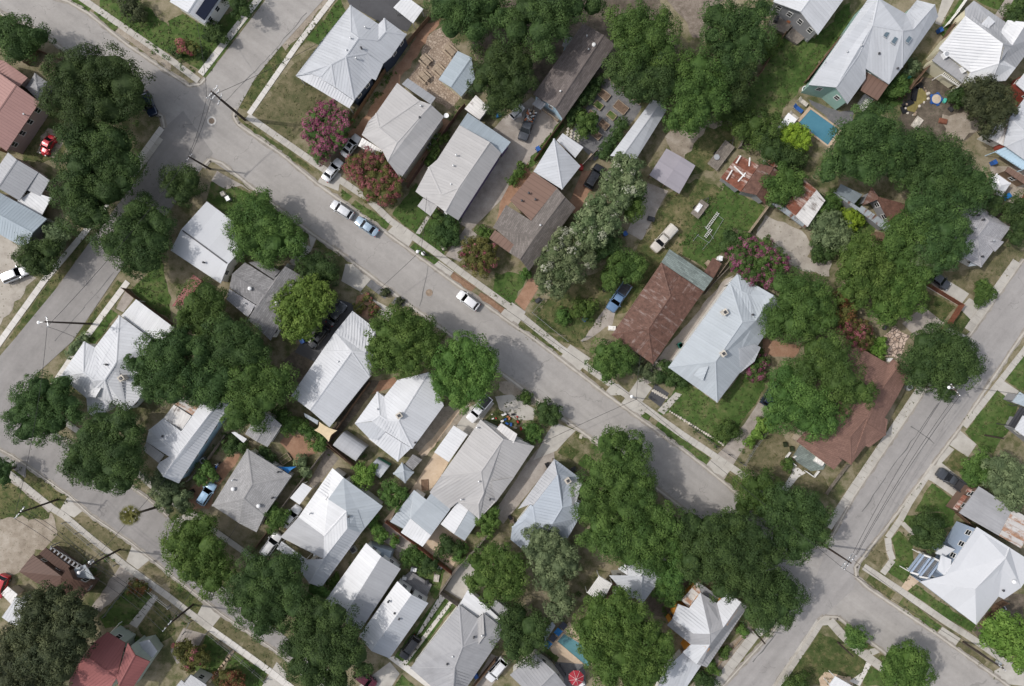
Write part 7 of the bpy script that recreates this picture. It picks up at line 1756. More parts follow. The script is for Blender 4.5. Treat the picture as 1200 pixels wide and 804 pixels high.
def pole(key_, name, label, f, x, y, h, arms=(), lamp=None, can=None, r=.16, mat='wood_pole', cat='utility pole', lean=(0, 0)):
 """arms: (z, angle deg, half length)"""
 b = g(f, x, y, 0); root = thing(name, label, cat, b)
 mb = MB(); mb.tube([(0, 0, -.3), (lean[0] * .5, lean[1] * .5, h * .5), (lean[0], lean[1], h)], [r * 1.15, r, r * .75], 10); mb.build('shaft', mat, root)
 ends = []
 for z, a, L in arms:
  d = Vector((math.cos(math.radians(a)), math.sin(math.radians(a)), 0)); c = Vector((lean[0], lean[1], z))
  mb = MB(); mb.bar(c - d * L, c + d * L, .12, .14); ar = mb.build('crossarm', 'metal_pale' if mat != 'wood_pole' or h > 9.3 else 'wood_grey', root)
  for t in (-1, -.45, .45, 1):
   im = MB(); im.lathe(tuple(c + d * L * t * .95 + Vector((0, 0, .07))), [(.06, 0), (.09, .08), (.05, .14), (.09, .2), (.03, .26)], 8); im.build('insulator', 'lamp_clear', ar)
  ends += [Vector(b) + c + d * L * t * .95 + Vector((0, 0, .3)) for t in (-1, .45, 1)]
 if lamp:
  a, L = lamp; d = Vector((math.cos(math.radians(a)), math.sin(math.radians(a)), 0)); top = Vector((lean[0], lean[1], h - .6))
  mb = MB(); mb.tube([top, top + d * L * .5 + Vector((0, 0, .5)), top + d * L + Vector((0, 0, .5))], .05, 6); am = mb.build('lamp_arm', 'metal_pale', root)
  mb = MB(); mb.lathe(tuple(top + d * (L + .25) + Vector((0, 0, .3))), [(.16, 0), (.26, .08), (.28, .16), (.16, .26), (.04, .3)], 14); mb.build('lamp_head', 'paint_white', am)
 if can:
  a, z = can; d = Vector((math.cos(math.radians(a)), math.sin(math.radians(a)), 0)) * .42
  mb = MB(); mb.lathe((lean[0] + d.x, lean[1] + d.y, z), [(.24, 0), (.27, .08), (.27, .9), (.2, 1.0), (.05, 1.05)], 14); mb.build('transformer', 'metal_pale', root)
 POLE[key_] = ends or [Vector(b) + Vector((lean[0], lean[1], h - .2))]
 return root
pole('a', 'utility_pole', 'utility pole with lamp and transformer leaning over the blue flat porch', '03', 565, 160, 9.2, [(8.7, 40, 1.1)], (215, 1.6), (120, 7.4))
pole('b', 'utility_pole', 'tall utility pole with a white streetlight arm over the west street', '01', 432, 722, 12.0, [(11.4, 100, .8)], (185, .9))
pole('c', 'utility_pole', 'leaning pole at the weedy field with pale crossarm', '02', 272, 745, 9.6, [(9.2, 50, 1.2)])
pole('d', 'utility_pole', 'tallest of the two dark poles at the street crossing kerb', '10', 342, 556, 12.8, [(12.3, 50, 1.3), (11.2, 50, 1.0)])
pole('e', 'utility_pole', 'shorter dark pole standing beside the tallest corner pole', '10', 350, 566, 10.6, [(10.2, 70, .9)])
pole('f', 'utility_pole', 'dark pole at the old concrete drive corner', '10', 186, 796, 7.8, [(7.5, 50, .6)])
pole('g', 'utility_pole', 'leaning pole at the second concrete apron of the lower west street', '13', 106, 420, 9.4, [(8.9, 50, 1.1)])
pole('h', 'utility_pole', 'pole with two pale crossarms in the street crossing under the dark oak', '43', 655, 135, 10.4, [(9.9, 50, 1.5), (9.0, 52, 1.5)])
pole('i', 'pole', 'plain dark pole at the edge of the oak by the orange house street', '43', 330, 536, 5.8)
pole('j', 'utility_pole', 'leaning pole with transformer on the dry verge by the white roofed blue house', '53', 517, 596, 9.8, [(9.4, 140, .7)], None, (30, 7.8))
pole('k', 'utility_pole', 'pole with white lamp and crossarm rising through the round east street oak', '52', 325, 212, 9.2, [(8.8, -52, 1.2)], (160, .9))
pole('l', 'pole', 'short dark pole on the green lawn of the east street', '52', 620, 442, 4.6, r=.14)
pole('m', 'street_lamp', 'white headed street lamp on the small dry verge', '32', 562, 262, 5.2, (), (150, .7), cat='street lamp', r=.1)
pole('n', 'street_lamp', 'white headed lamp pole on the planted verge by the purple house', '21', 398, 398, 6.4, (), (200, .4), cat='street lamp', r=.1)
pole('o', 'pole', 'thin post at the stained driveway kerb', '32', 262, 384, 2.6, r=.06, cat='post')
pole('p', 'pole', 'dark pole on the corner lawn beside the small round tree', '43', 731, 598, 5.4, r=.14)
def wires(label, A, B, sag=.9, n=None, pairs=None):
 a = POLE[A]; b = POLE[B] if isinstance(B, str) else [B]
 k = min(len(a), len(b), n or 9)
 for q in range(k):
  p, r = a[q], b[q]; P = []
  for s in range(13):
   t = s / 12; v = p.lerp(r, t); v.z -= sag * 4 * t * (1 - t); P.append(v)
  mb = MB(); mb.tube(P, .032, 5); o = mb.build('power_line', 'cable')
  tag(o, label, 'cable', 'overhead power lines')
wires('overhead wire between the two dark corner poles and the old drive pole', 'd', 'f', .5, 2)
wires('overhead wire along the lower west street from the weedy field pole', 'c', 'a', .8, 3)
wires('overhead wire along the lower west street past the stepping stones', 'a', 'g', .8, 3)
wires('overhead wire along the east street to the crossing pole', 'k', 'h', 1.0, 3)
wires('overhead wire from the crossing pole to the transformer pole', 'h', 'j', 1.2, 2)
wires('overhead wire spanning the main street between lamp and crossing pole', 'm', 'h', 1.6, 1)
wires('overhead wire between the two white headed lamps of the main street', 'n', 'm', 1.4, 1)
wires('overhead wire down the shaded west street', 'f', 'b', 1.2, 1)
wires('overhead wire to the tall streetlight pole from the weedy field pole', 'b', 'c', 1.0, 1)
for A, f, x, y, z, lab in (('d', 'B', 180, 172, 4.2, 'service wire from the tall corner pole to the navy house'), ('d', '10', 120, 95, 4.6, 'service wire from the tall corner pole to the solar panel house'), ('n', 'C', 120, 350, 4.0, 'service wire from the lamp pole to the purple walled house'),
      ('n', 'H', 320, 60, 4.0, 'service wire crossing the main street to the white ribbed roof'), ('m', 'D', 205, 545, 4.2, 'service wire from the lamp to the rusty roofed house'), ('m', 'I', 787, 215, 4.0, 'service wire crossing the main street to the warm grey hip'),
      ('b', 'E', 182, 335, 4.0, 'service wire from the tall streetlight pole to the large white hip'), ('a', 'F', 200, 490, 4.4, 'service wire over the lower west street to the sky blue house'), ('g', 'F', 580, 728, 3.8, 'service wire over the lower west street to the shingled hip'),
      ('k', 'M', 750, 243, 3.8, 'service wire from the oak pole to the red brown shingled roof'), ('k', '52', 790, 250, 3.6, 'service wire across the east street to the blue grey roof'), ('j', 'N', 465, 770, 4.6, 'service wire from the transformer pole to the white roofed blue house')):
 wires(lab, A, Vector(g(f, x, y, z)), .7, 1)
def fence(label, f, s, h=1.8, kind='wood', mat=None, name='fence'):
 P = [Vector(p) for p in pts(f, s)]
 o = sum(P, Vector()) / len(P); root = thing(name, label, 'fence', (o.x, o.y, 0)); org = (o.x, o.y, 0); ORG[root.name] = org
 mat = mat or {'wood': 'wood_grey', 'brown': 'wood_brown', 'red': 'wood_red', 'pale': 'wood_pale', 'white': 'trim_white', 'rail': 'metal_mid', 'wall': 'kerb_concrete'}[kind]
 pb = MB(); posts = []
 for a, b in zip(P[:-1], P[1:]):
  L = (b - a).length; k = max(1, round(L / 2.4))
  for q in range(k + 1):
   c = a.lerp(b, q / k)
   if not posts or (posts[-1] - c).length > .3: posts.append(c)
  d = (b - a).normalized()
  if kind == 'rail':
   for z in (h * .5, h * .97): pb.bar(a + Vector((0, 0, z)), b + Vector((0, 0, z)), .04, .04)
   m = int(L / .35)
   for q in range(m):
    c = a.lerp(b, (q + .5) / m); pb.box((c.x, c.y, h * .5), (.018, .018, h * .92))
  elif kind == 'wall':
   pb.bar(a + Vector((0, 0, h / 2)), b + Vector((0, 0, h / 2)), .3, h)
  else:
   m = max(1, int(L / .9)); ang = math.atan2(d.y, d.x)
   for q in range(m):
    c = a.lerp(b, (q + .5) / m); pb.box((c.x, c.y, h / 2 + RN.uniform(-.05, .05)), (L / m - .015, .05, h), ang + RN.uniform(-.012, .012))
   nrm = Vector((-d.y, d.x, 0)) * .05
   for z in (.4, h - .3): pb.bar(a + nrm + Vector((0, 0, z)), b + nrm + Vector((0, 0, z)), .05, .1)
 pb.build('panel', mat, root, org)
 if kind != 'wall':
  me = None
  for c in posts[:60]:
   if me is None:
    mb = MB(); mb.box((0, 0, (h + .12) / 2), (.12, .12, h + .12)); po = mb.build('post', mat, root); me = po.data
   else:
    po = bpy.data.objects.new('post', me); COL.objects.link(po); po.parent = root
   po.location = (c.x - o.x, c.y - o.y, 0)
 return root
F_ = fence
F_('weathered wooden fence along the mown back lawn beside the deck', '40', '258,490 290,440 360,350 470,170', 1.7, 'brown')
F_('wooden fence between the mown back lawn and the teal house', '40', '570,392 650,290 804,90', 1.8, 'brown')
F_('wooden fence between the teal house and the faceted white roof', '50', '215,470 330,330 450,130', 1.8, 'brown')
F_('white wooden fence along the green strip at the top corner', '50', '425,130 470,75 522,0', 1.6, 'white')
F_('dark fence around the pond yard', '50', '205,470 290,400 300,385', 1.7, 'brown')
F_('pale plank fence between the pipe frame lawn and the weathered slab', '41', '410,150 300,300', 1.8, 'pale')
F_('broken grey fence behind the rusty sheds', '40', '150,545 215,580 290,640 260,700', 1.6, 'wood')
F_('long brown fence between the red earth driveway and the cream walled house', '20', '40,600 230,310 420,90', 1.6, 'brown')
F_('brown fence beside the cream walled house and the leafy hedge', 'C', '30,440 130,290 250,120 275,92', 1.8, 'brown')
F_('wooden fence between the stained parking yard and the garden beds', '30', '245,565 190,640 105,760', 1.8, 'brown')
F_('white rail fence at the far end of the raised garden beds', '30', '445,365 520,435 600,495', 1.2, 'pale')
F_('low rail fence at the porch of the long brown shingled house', '30', '142,520 215,575', 1.1, 'pale')
F_('low wire fence around the fenced yard by the street', '31', '148,605 95,670 180,740 262,804', 1.1, 'rail')
F_('wire fence beside the worn track yard', '31', '350,780 330,804', 1.1, 'rail')
F_('pale low wall along the stained drive of the rusty roofed house', '41', '220,415 155,500', 1.2, 'pale')
F_('long fence beside the stained drive next to the blue metal roof', 'D', '620,130 545,205 500,260', 1.2, 'wood')
F_('dark rail fence along the lush lawn at the long driveway', '42', '30,395 160,495 270,570', 1.1, 'rail', 'metal_dark')
F_('thin rail fence between the dry yard and the long driveway', '42', '415,395 340,490 285,580', 1.3, 'rail')
F_('low fence in the dry side yard of the red brown shingled house', '42', '770,580 670,715', 1.0, 'wood')
F_('red brown wooden fence around the small lawn on the east street', '51', '280,500 340,540 495,635 440,720', 1.7, 'red')
F_('short red brown fence below the driveway slab on the east street', '51', '430,730 380,780', 1.6, 'red')
F_('brown wooden fence at the side of the brown shed by the white canopy', '51', '804,110 770,170', 1.7, 'red')
F_('brown fence behind the long rounded shed and white roof', 'H', '400,375 330,470 215,640 235,660 350,760', 1.8, 'brown')
F_('fence between the plank floor and the red gravel garden', 'G', '300,62 260,110 150,255 95,330', 1.8, 'wood')
F_('brown fence behind the rounded sheds', 'G', '305,45 390,110 450,158', 1.8, 'brown')
F_('brown fence behind the light blue cottage', 'I', '95,560 250,680 400,800', 1.8, 'red')
F_('fence between the two narrow yards by the blue motorcycle', 'F', '525,262 430,390 330,500', 1.7, 'wood')
F_('wooden fence beside the white sport utility car', '13', '470,65 375,190', 1.8, 'brown')
F_('plank fence around the walled concrete slab', 'J', '765,145 700,225 640,312 735,378', 2.0, 'wood')
F_('fence beside the alley with the white car', 'J', '920,655 800,804', 1.8, 'brown')
F_('wooden fence between the warm grey hip house and the pecan', 'I', '600,590 520,680 400,804', 1.8, 'wood')
F_('thin fence along the planted strip of the orange walled house', 'L', '890,520 740,690 700,760', .6, 'pale')
F_('low white fence around the sage bay front yard', '03', '660,310 740,380 804,430', 1.1, 'rail', 'trim_white')
F_('low wire fence beside the two track drive', '03', '610,330 560,390 500,470', 1.1, 'rail')
F_('fence around the dry front yard of the brown metal roof', '03', '310,30 430,130 550,230', 1.1, 'rail')
F_('bent white rail by the step of the red metal roofed house', '03', '520,555 575,500', .9, 'rail', 'trim_white')
F_('chain link fence at the pale sidewalk past the stepping stones', '13', '180,545 290,635 450,770', 1.2, 'rail')
F_('chain link fence beside the old driveway at the lower west street', '13', '0,420 100,495 40,600', 1.2, 'rail')
F_('dark fence behind the white carport by the hip roof', 'E', '420,40 500,105 690,245', 1.8, 'brown')
F_('dark fence between the pink roof and the scrubby yard', '00', '30,720 120,600 230,480', 1.7, 'brown')
F_('dark fence at the top of the pink roofed house yard', '00', '140,310 190,245 300,290', 1.7, 'brown')
F_('low wall along the top kerb drive of the main street', '00', '0,60 60,105 95,95', .5, 'wall')
F_('dark wooden fence below the white roofed blue house', 'N', '480,770 560,660 600,640', 1.7, 'brown')
F_('brown fence along the tall wall of the grey brick building', 'N', '350,180 440,262', 1.7, 'brown')
F_('black wrought rail by the terrace at the red umbrella', '33', '140,640 225,700 250,740', 1.1, 'rail', 'metal_dark')
F_('plank fence beside the white barn and the red earth drive', '31', '330,-20 400,-90', 1.6, 'wood')
def obj1(name, label, cat, mats, f, x, y, fn, rz=0.0, z=0.05, group=None):
 p = g(f, x, y, z); root = thing(name, label, cat, (p[0], p[1], z), rz, group)
 return root
def part(root, name, mats, fn):
 mb = MB(); fn(mb); return mb.build(name, mats, root)
def bin_(label, f, x, y, mat, rz=.5, s=1.0):
 r = obj1('wheelie_bin', label, 'bin', None, f, x, y, None, rz)
 part(r, 'body', mat, lambda mb: mb.box((0, 0, .48 * s), (.62 * s, .72 * s, .92 * s), 0, 0, 1.0))
 part(r, 'lid', mat, lambda mb: (mb.box((0, 0, .98 * s), (.68 * s, .8 * s, .07)), mb.box((-.3 * s, 0, 1.03 * s), (.08, .7 * s, .06))))
 for sy in (-1, 1): part(r, 'wheel', 'tyre', lambda mb: mb.tube([(-.3 * s, sy * .3 * s, .1), (-.3 * s, sy * .36 * s, .1)], .11, 10))
for a in (('blue wheelie bin in the yard corner by the brown shingled drive', '30', 122, 707, 'plastic_blue'), ('blue wheelie bin at the corner of the teal house drive', '50', 398, 150, 'plastic_blue'),
   ('blue wheelie bin beside the two black cars', 'H', 98, 190, 'plastic_blue'), ('green wheelie bin between the rusty roof and the blue roof', 'D', 387, 503, 'plastic_green'),
   ('teal wheelie bin at the rusty roof street corner', '32', 787, 18, 'plastic_green'), ('blue bin in the narrow side yard at the bottom edge', 'J', 822, 742, 'plastic_blue'),
   ('pale blue bin on the lawn by the plain white gable', '11', 278, 136, 'metal_pale'), ('grey bin next to the pale blue bin by the plain white gable', '11', 255, 114, 'stone_pale'),
   ('blue bin beside the pale grey shingled house corner', '51', 748, 318, 'plastic_blue'), ('blue bin at the yard under the pale blue pergola', '50', 650, 770, 'plastic_blue'),
   ('dark blue bin by the old slab under the flecked trees', '31', 530, 300, 'plastic_blue'), ('black bin beside the shaded yard track', '31', 433, 560, 'plastic_black'),
   ('dark bin at the stained driveway by the pale blue grey roof', 'K', 436, 130, 'plastic_black'), ('blue white bin beside the orange house gable', 'L', 893, 326, 'metal_pale'),
   ('black bin at the end of the sky blue house drive', 'F', 340, 560, 'plastic_black'), ('grey bin on the driveway by the olive bush', '21', 483, 365, 'stone_pale')):
 bin_(*a)
def ac(label, f, x, y, rz=.6):
 r = obj1('air_conditioner', label, 'air conditioner', None, f, x, y, None, rz)
 part(r, 'case', 'metal_pale', lambda mb: mb.box((0, 0, .45), (.95, .95, .85)))
 part(r, 'fan_grille', 'metal_dark', lambda mb: mb.lathe((0, 0, .88), [(.36, 0), (.36, .03), (.12, .06), (.02, .06)], 16))
for a in (('air conditioner beside the cream walled house', '20', 445, 648), ('second air conditioner lower beside the cream walled house', '20', 414, 690), ('air conditioner beside the deck of the dark grey house', '40', 583, 180),
   ('air conditioner at the sky blue house side', 'F', 402, 398), ('air conditioner between the two white roofed rows', 'G', 423, 535), ('air conditioner on the side wall of the purple house', '21', 500, 210),
   ('air conditioner on the patch behind the white roofed blue house', 'N', 588, 675), ('air conditioner by the red brown shingled wall', 'M', 727, 328), ('air conditioner between the narrow gables', 'J', 196, 100)):
 ac(*a)
def table(label, f, x, y, rz, L=1.9, W=.9, mat='wood_pale', group='wooden tables on the flagstones'):
 r = obj1('picnic_table', label, 'table', None, f, x, y, None, rz, group=group)
 part(r, 'tabletop', mat, lambda mb: [mb.box((0, (q - 2) * W / 5, .75), (L, W / 5 - .02, .05)) for q in range(5)])
 for s in (-1, 1):
  part(r, 'bench', mat, lambda mb: mb.box((0, s * (W / 2 + .35), .45), (L, .3, .05)))
  part(r, 'leg_frame', mat, lambda mb: (mb.bar((s * L * .35, -W * .8, 0), (s * L * .35, W * .25, .72), .08), mb.bar((s * L * .35, W * .8, 0), (s * L * .35, -W * .25, .72), .08)))
table('wooden picnic table on the flagstones, closest to the red earth drive', '20', 398, 290, -.75)
table('wooden picnic table on the flagstones, nearest to the cream walled house roof', '20', 392, 366, -.75)
table('wooden picnic table on the flagstones against the small gabled shed', '20', 460, 335, -.75)
table('wooden bench table behind the small gabled shed', '20', 512, 242, -.75, 2.2)
Hs('shed', 'small pale blue gabled shed on the flagstone yard', 'shed', 'cream', [('20', 'roof', 'metal_bluegrey', gab('630,375 565,455 458,375 548,240', '612,270 500,400' if False else '612,270 515,410', 2.5, 3.2))], windows=False)
for k, (x, y, w_, d_, fill, lab) in enumerate(((433, 450, 2.0, 1.3, 'soil', 'raised bed of bare soil at the far row end'), (406, 498, 1.6, 1.1, 'lawn_green', 'raised bed of green seedlings in the nearer row'), (512, 508, 2.4, 1.5, 'soil', 'largest raised bed of bare soil'),
           (468, 546, 1.6, 1.1, 'lawn_green', 'raised bed of green seedlings beside the hedge'), (376, 543, 1.5, 1.0, 'soil', 'raised bed half hidden by the bushy tree'), (432, 590, 1.7, 1.2, 'soil', 'raised bed of dry soil in the middle'), (398, 638, 1.6, 1.1, 'soil', 'raised bed of dry soil closest to the stepping stones'))):
 r = obj1('raised_bed', lab, 'raised bed', None, '30', x, y, None, -.68, group='raised beds on the gravel')
 part(r, 'frame', 'wood_pale', lambda mb: [mb.box((s * w_ / 2, 0, .18), (.07, d_, .36)) for s in (-1, 1)] + [mb.box((0, s * d_ / 2, .18), (w_ + .07, .07, .36)) for s in (-1, 1)])
 part(r, fill if False else 'soil_fill', fill, lambda mb: mb.box((0, 0, .15), (w_ - .08, d_ - .08, .28)))
r = obj1('raised_bed', 'wooden raised bed with straw in the red gravel garden', 'raised bed', None, '12', 541, 553, None, .6)
part(r, 'frame', 'wood_pale', lambda mb: [mb.box((s * .9, 0, .18), (.07, 1.4, .36)) for s in (-1, 1)] + [mb.box((0, s * .7, .18), (1.87, .07, .36)) for s in (-1, 1)] + [mb.box((0, 0, .3), (1.8, .06, .1))])
part(r, 'soil_fill', 'lawn_dry', lambda mb: mb.box((0, 0, .15), (1.72, 1.32, .28)))
stn = 0
for j in range(4):
 for i in range(4):
  mb = MB(); p = g('30', 262 + i * 16 + j * 2, 612 + i * 12 - j * 1, 0); p = g('30', 264 + i * 17 - 2 * j, 608 + i * 10 + j * 14, 0)
  mb.box((p[0], p[1], .08), (.42, .42, .1), .6); tag(mb.build('stepping_stone', 'stone_pale', None), 'small pale stepping stone in the grid by the raised beds', 'stone', 'stepping stone grid')
for k in range(7):
 mb = MB(); x, y = 665 + k * 10.2, 228 + k * 5.6; p = g('32', x, y + 4, 0); mb.box((p[0], p[1], .1), (.55, .4, .16), RN.uniform(0, 1)); tag(mb.build('border_stone', 'stone_pale'), 'pale border stone along the dark asphalt square', 'stone', 'pale stones beside the asphalt square')
for k in range(26):
 t = k / 25; x, y = (-60 + t * 250, 330 + t * 155) ; p = g('42', x, y, 0); mb = MB(); s = RN.uniform(.3, .55)
 mb.lathe((p[0], p[1], .02), [(s * .5, 0), (s * .55, .1), (s * .4, .22), (s * .1, .27)], 7); tag(mb.build('border_stone', 'stone_pale'), 'pale round stone edging the lush lawn', 'stone', 'pale stones edging the lush lawn')
for k in range(9):
 t = k / 8; p = g('13', 190 + t * 100, 775 - t * 130, 0); mb = MB(); mb.box((p[0], p[1], .07), (1.0, .42, .09), .92); tag(mb.build('stepping_slab', 'paver_tan'), 'pale rectangular stepping slab across the dark green lawn', 'stepping stone', 'stepping slab path')
def pool(label, f, corners, deck, wat, steps=True):
 P = [Vector(g(f, x, y, 0)) for x, y in corners]; o = sum(P, Vector()) / 4
 root = thing('swimming_pool', label, 'pool', (o.x, o.y, 0)); org = (o.x, o.y, 0)
 big = [o + (p - o) * deck for p in P]
 mb = MB()
 for i in range(4):
  a, b, c, d = big[i], big[(i + 1) % 4], P[(i + 1) % 4], P[i]
  q = [(v.x, v.y, .16) for v in (a, b, c, d)]; q = q if newell(q).z > 0 else q[::-1]
  mb.face(q)
  mb.face([(a.x, a.y, 0), (b.x, b.y, 0), (b.x, b.y, .16), (a.x, a.y, .16)]); mb.face([(d.x, d.y, 0.03), (c.x, c.y, 0.03), (c.x, c.y, .16), (d.x, d.y, .16)])
 mb.build('coping', 'paver_tan', root, org)
 mb = MB(); q = [(v.x, v.y, .09) for v in P]; mb.face(q if newell(q).z > 0 else q[::-1]); mb.build('water', wat, root, org)
 if steps:
  for k in range(3):
   a, b = P[1].lerp(P[0], .05 + .06 * k), P[2].lerp(P[3], .05 + .06 * k)
   mb = MB(); mb.bar(a.lerp(b, .05) + Vector((0, 0, .1)), a.lerp(b, .95) + Vector((0, 0, .1)), .12, .03); mb.build('step_edge', 'pool_teal', root, org)
 return root
pool('turquoise rectangular swimming pool with tan coping beside the teal house', '40', ((602, 516), (735, 612), (682, 684), (545, 580)), 1.17, 'pool_water')
pool('teal pool half hidden under the huge tree at the bottom', '33', ((245, 556), (400, 650), (355, 712), (214, 592)), 1.08, 'pool_teal', False)
def lounger(label, f, x, y, mat, rz=-.65):
 r = obj1('sun_lounger', label, 'lounger', None, f, x, y, None, rz, group='loungers beside the turquoise pool')
 part(r, 'frame', 'metal_pale', lambda mb: [mb.box((0, s * .33, .3), (1.9, .06, .06)) for s in (-1, 1)] + [mb.box((a, s * .33, .15), (.06, .06, .3)) for a in (-.8, .8) for s in (-1, 1)])
 part(r, 'cushion', mat, lambda mb: (mb.box((.25, 0, .38), (1.35, .66, .1)), mb.bar((-.42, 0, .4), (-.95, 0, .72), .66, .1)))
lounger('grey sun lounger closest to the teal house end of the pool', '40', 563, 484, 'stone_pale'); lounger('blue sun lounger at the pool edge', '40', 540, 516, 'plastic_blue'); lounger('grey sun lounger beside the white tarp at the pool', '40', 518, 550, 'stone_pale')
r = obj1('tarp', 'white sheet roof beside the neon yellow tree', 'tarp', None, '40', 470, 600, None)
part(r, 'sheet', 'canvas_white', lambda mb: mb.box((0, 0, 1.9), (1.9, 3.4, .05), -.65)); [part(r, 'post', 'metal_pale', lambda mb: mb.box((sx, sy, .95), (.07, .07, 1.9))) for sx, sy in ((1.2, .8), (-1.2, -.8), (.2, -1.4), (-.2, 1.4))]
r = obj1('fire_pit', 'white rimmed round fire pit at the teal house corner', 'fire pit', None, '40', 575, 424, None)
part(r, 'bowl', 'paint_white', lambda mb: mb.lathe((0, 0, 0), [(.55, 0), (.62, .4), (.5, .42), (.4, .2), (.05, .2)], 20)); part(r, 'ash_bed', 'metal_dark', lambda mb: mb.lathe((0, 0, .3), [(.42, 0), (.42, .02), (.05, .03)], 16))
r = obj1('parasol', 'open red octagonal parasol on the dark patio', 'parasol', None, '33', 296, 737, None)
part(r, 'canopy', 'canvas_red', lambda mb: [mb.face([(1.4 * math.cos(a), 1.4 * math.sin(a), 2.2), (1.4 * math.cos(a + .7854), 1.4 * math.sin(a + .7854), 2.2), (0, 0, 2.75)]) for a in [k * .7854 + .3 for k in range(8)]])
part(r, 'pole', 'metal_pale', lambda mb: mb.tube([(0, 0, 0), (0, 0, 2.8)], .03, 8)); part(r, 'base', 'metal_dark', lambda mb: mb.lathe((0, 0, 0), [(.3, 0), (.3, .06), (.05, .12)], 14))
for k in range(8): part(r, 'rib', 'trim_white', lambda mb: mb.bar((0, 0, 2.78), (1.4 * math.cos(k * .7854 + .3), 1.4 * math.sin(k * .7854 + .3), 2.24), .03, .03))
def sail(name, label, f, P, mat, zs):
 V = [Vector(g(f, x, y, z)) for (x, y), z in zip(P, zs)]; o = sum(V, Vector()) / len(V); root = thing(name, label, 'shade sail', (o.x, o.y, 0)); org = (o.x, o.y, 0)
 mb = MB(); n = 8; m = len(V)
 rim = []
 for i in range(m):
  a, b = V[i], V[(i + 1) % m]
  for q in range(n):
   t = q / n; p = a.lerp(b, t); p = p + (o - p) * (.22 * 4 * t * (1 - t)); rim.append(p)
 c = o - Vector((0, 0, .15))
 for i in range(len(rim)): mb.face([rim[i], rim[(i + 1) % len(rim)], c])
 mb.build('cloth', mat, root, org)
 for v in V:
  pb = MB(); pb.tube([(v.x, v.y, 0), (v.x, v.y, v.z + .1)], .05, 7); pb.build('post', 'metal_dark', root, org)
sail('shade_sail', 'tan four cornered shade sail behind the white ribbed roof', 'H', ((168, 552), (250, 592), (212, 642), (146, 590)), 'canvas_tan', (2.8, 2.5, 2.8, 2.4))
sail('shade_sail', 'bright blue triangular tarp beside the grey shingled hip', 'F', ((776, 431), (882, 432), (838, 470)), 'canvas_blue', (2.4, 2.2, 2.4))
Hs('shed', 'white lean to sheet beside the garage by the shingled hip', 'shed', 'white', [('F', 'roof', 'metal_white', flat('541,254 560,250 622,288 604,308', (2.2, 2.2, 2.0, 2.0)), {'k': 'p', 'ribs': 0})])
Hs('shed', 'row of blue panelled lean to roofs at the pool terrace', 'awning', 'white', [('33', 'roof', 'metal_blue', flat('150,600 205,520 190,500 130,570', (2.6, 2.6, 2.8, 2.8)), {'k': 'p', 'ribs': 0})])
r = obj1('solar_rack', 'dark blue panels along the terrace at the teal pool', 'solar rack', None, '33', 205, 558, None)
for k in range(4):
 p0 = Vector(g('33', 168 + k * 24, 598 - k * 29, 0)) - Vector(g('33', 205, 558, 0)); part(r, 'panel', 'solar' if k % 2 else 'canvas_blue', lambda mb: mb.box((p0.x, p0.y, .8), (1.15, 1.1, .05), .88)); part(r, 'leg', 'metal_dark', lambda mb: mb.box((p0.x, p0.y, .4), (.06, .06, .8)))
def trailer(label, f, x, y, rz, L, W, mat, load):
 r = obj1('flatbed_trailer', label, 'trailer', None, f, x, y, None, rz)
 part(r, 'deck', mat, lambda mb: [mb.box((0, (q - 3) * W / 7, .62), (L, W / 7 - .02, .08)) for q in range(7)])
 part(r, 'hitch', 'metal_dark', lambda mb: (mb.bar((L / 2, -.5, .5), (L / 2 + 1.0, 0, .5), .08), mb.bar((L / 2, .5, .5), (L / 2 + 1.0, 0, .5), .08)))
 for s in (-1, 1): part(r, 'wheel', 'tyre', lambda mb: mb.tube([(-.2, s * W / 2, .33), (-.2, s * (W / 2 + .2), .33)], .33, 14))
 return r
trailer('long grey plank flatbed trailer carrying a blue tub', '40', 176, 737, .92, 5.2, 2.1, 'wood_grey', None)
trailer('short grey flatbed trailer with a white sheet on it', '41', 76, 184, .92, 3.1, 1.7, 'wood_grey', None)
r = obj1('tub', 'blue tub lying on the long flatbed trailer', 'tub', None, '40', 158, 742, None, .9, .67)
part(r, 'basin', 'plastic_blue', lambda mb: mb.lathe((0, 0, 0), [(.35, 0), (.48, .3), (.42, .3), (.3, .06), (.05, .06)], 18)); part(r, 'rim', 'metal_pale', lambda mb: mb.lathe((0, 0, .3), [(.5, 0), (.5, .05), (.42, .05)], 18))
r = obj1('sheet', 'crumpled white sheet on the short flatbed trailer', 'sheet', None, '41', 75, 175, None, .92, .67)
part(r, 'fold', 'canvas_white', lambda mb: (mb.box((0, 0, .12), (1.6, .8, .24), .05, 0, .85), mb.box((.2, .1, .28), (.8, .5, .12), .3, 0, .7)))
def frame3(label, f, lines, z=.25):
 a0 = Vector(g(f, *lines[0][:2], 0)); r = thing('pipe_frame', label, 'frame', tuple(a0))
 for x0, y0, x1, y1 in lines:
  p, q = Vector(g(f, x0, y0, z)) - a0, Vector(g(f, x1, y1, z)) - a0
  part(r, 'rail', 'metal_pale', lambda mb: (mb.bar(p, q, .035, .035)))
  for e in (p, q): part(r, 'foot', 'metal_pale', lambda mb: mb.box((e.x, e.y, z / 2), (.06, .06, z)))
 return r
frame3('white pipe frame lying on the green lawn', '41', [(55, 295, 125, 340), (125, 340, 192, 230), (192, 230, 160, 205), (95, 370, 125, 335), (105, 262, 145, 320), (50, 330, 75, 300)])
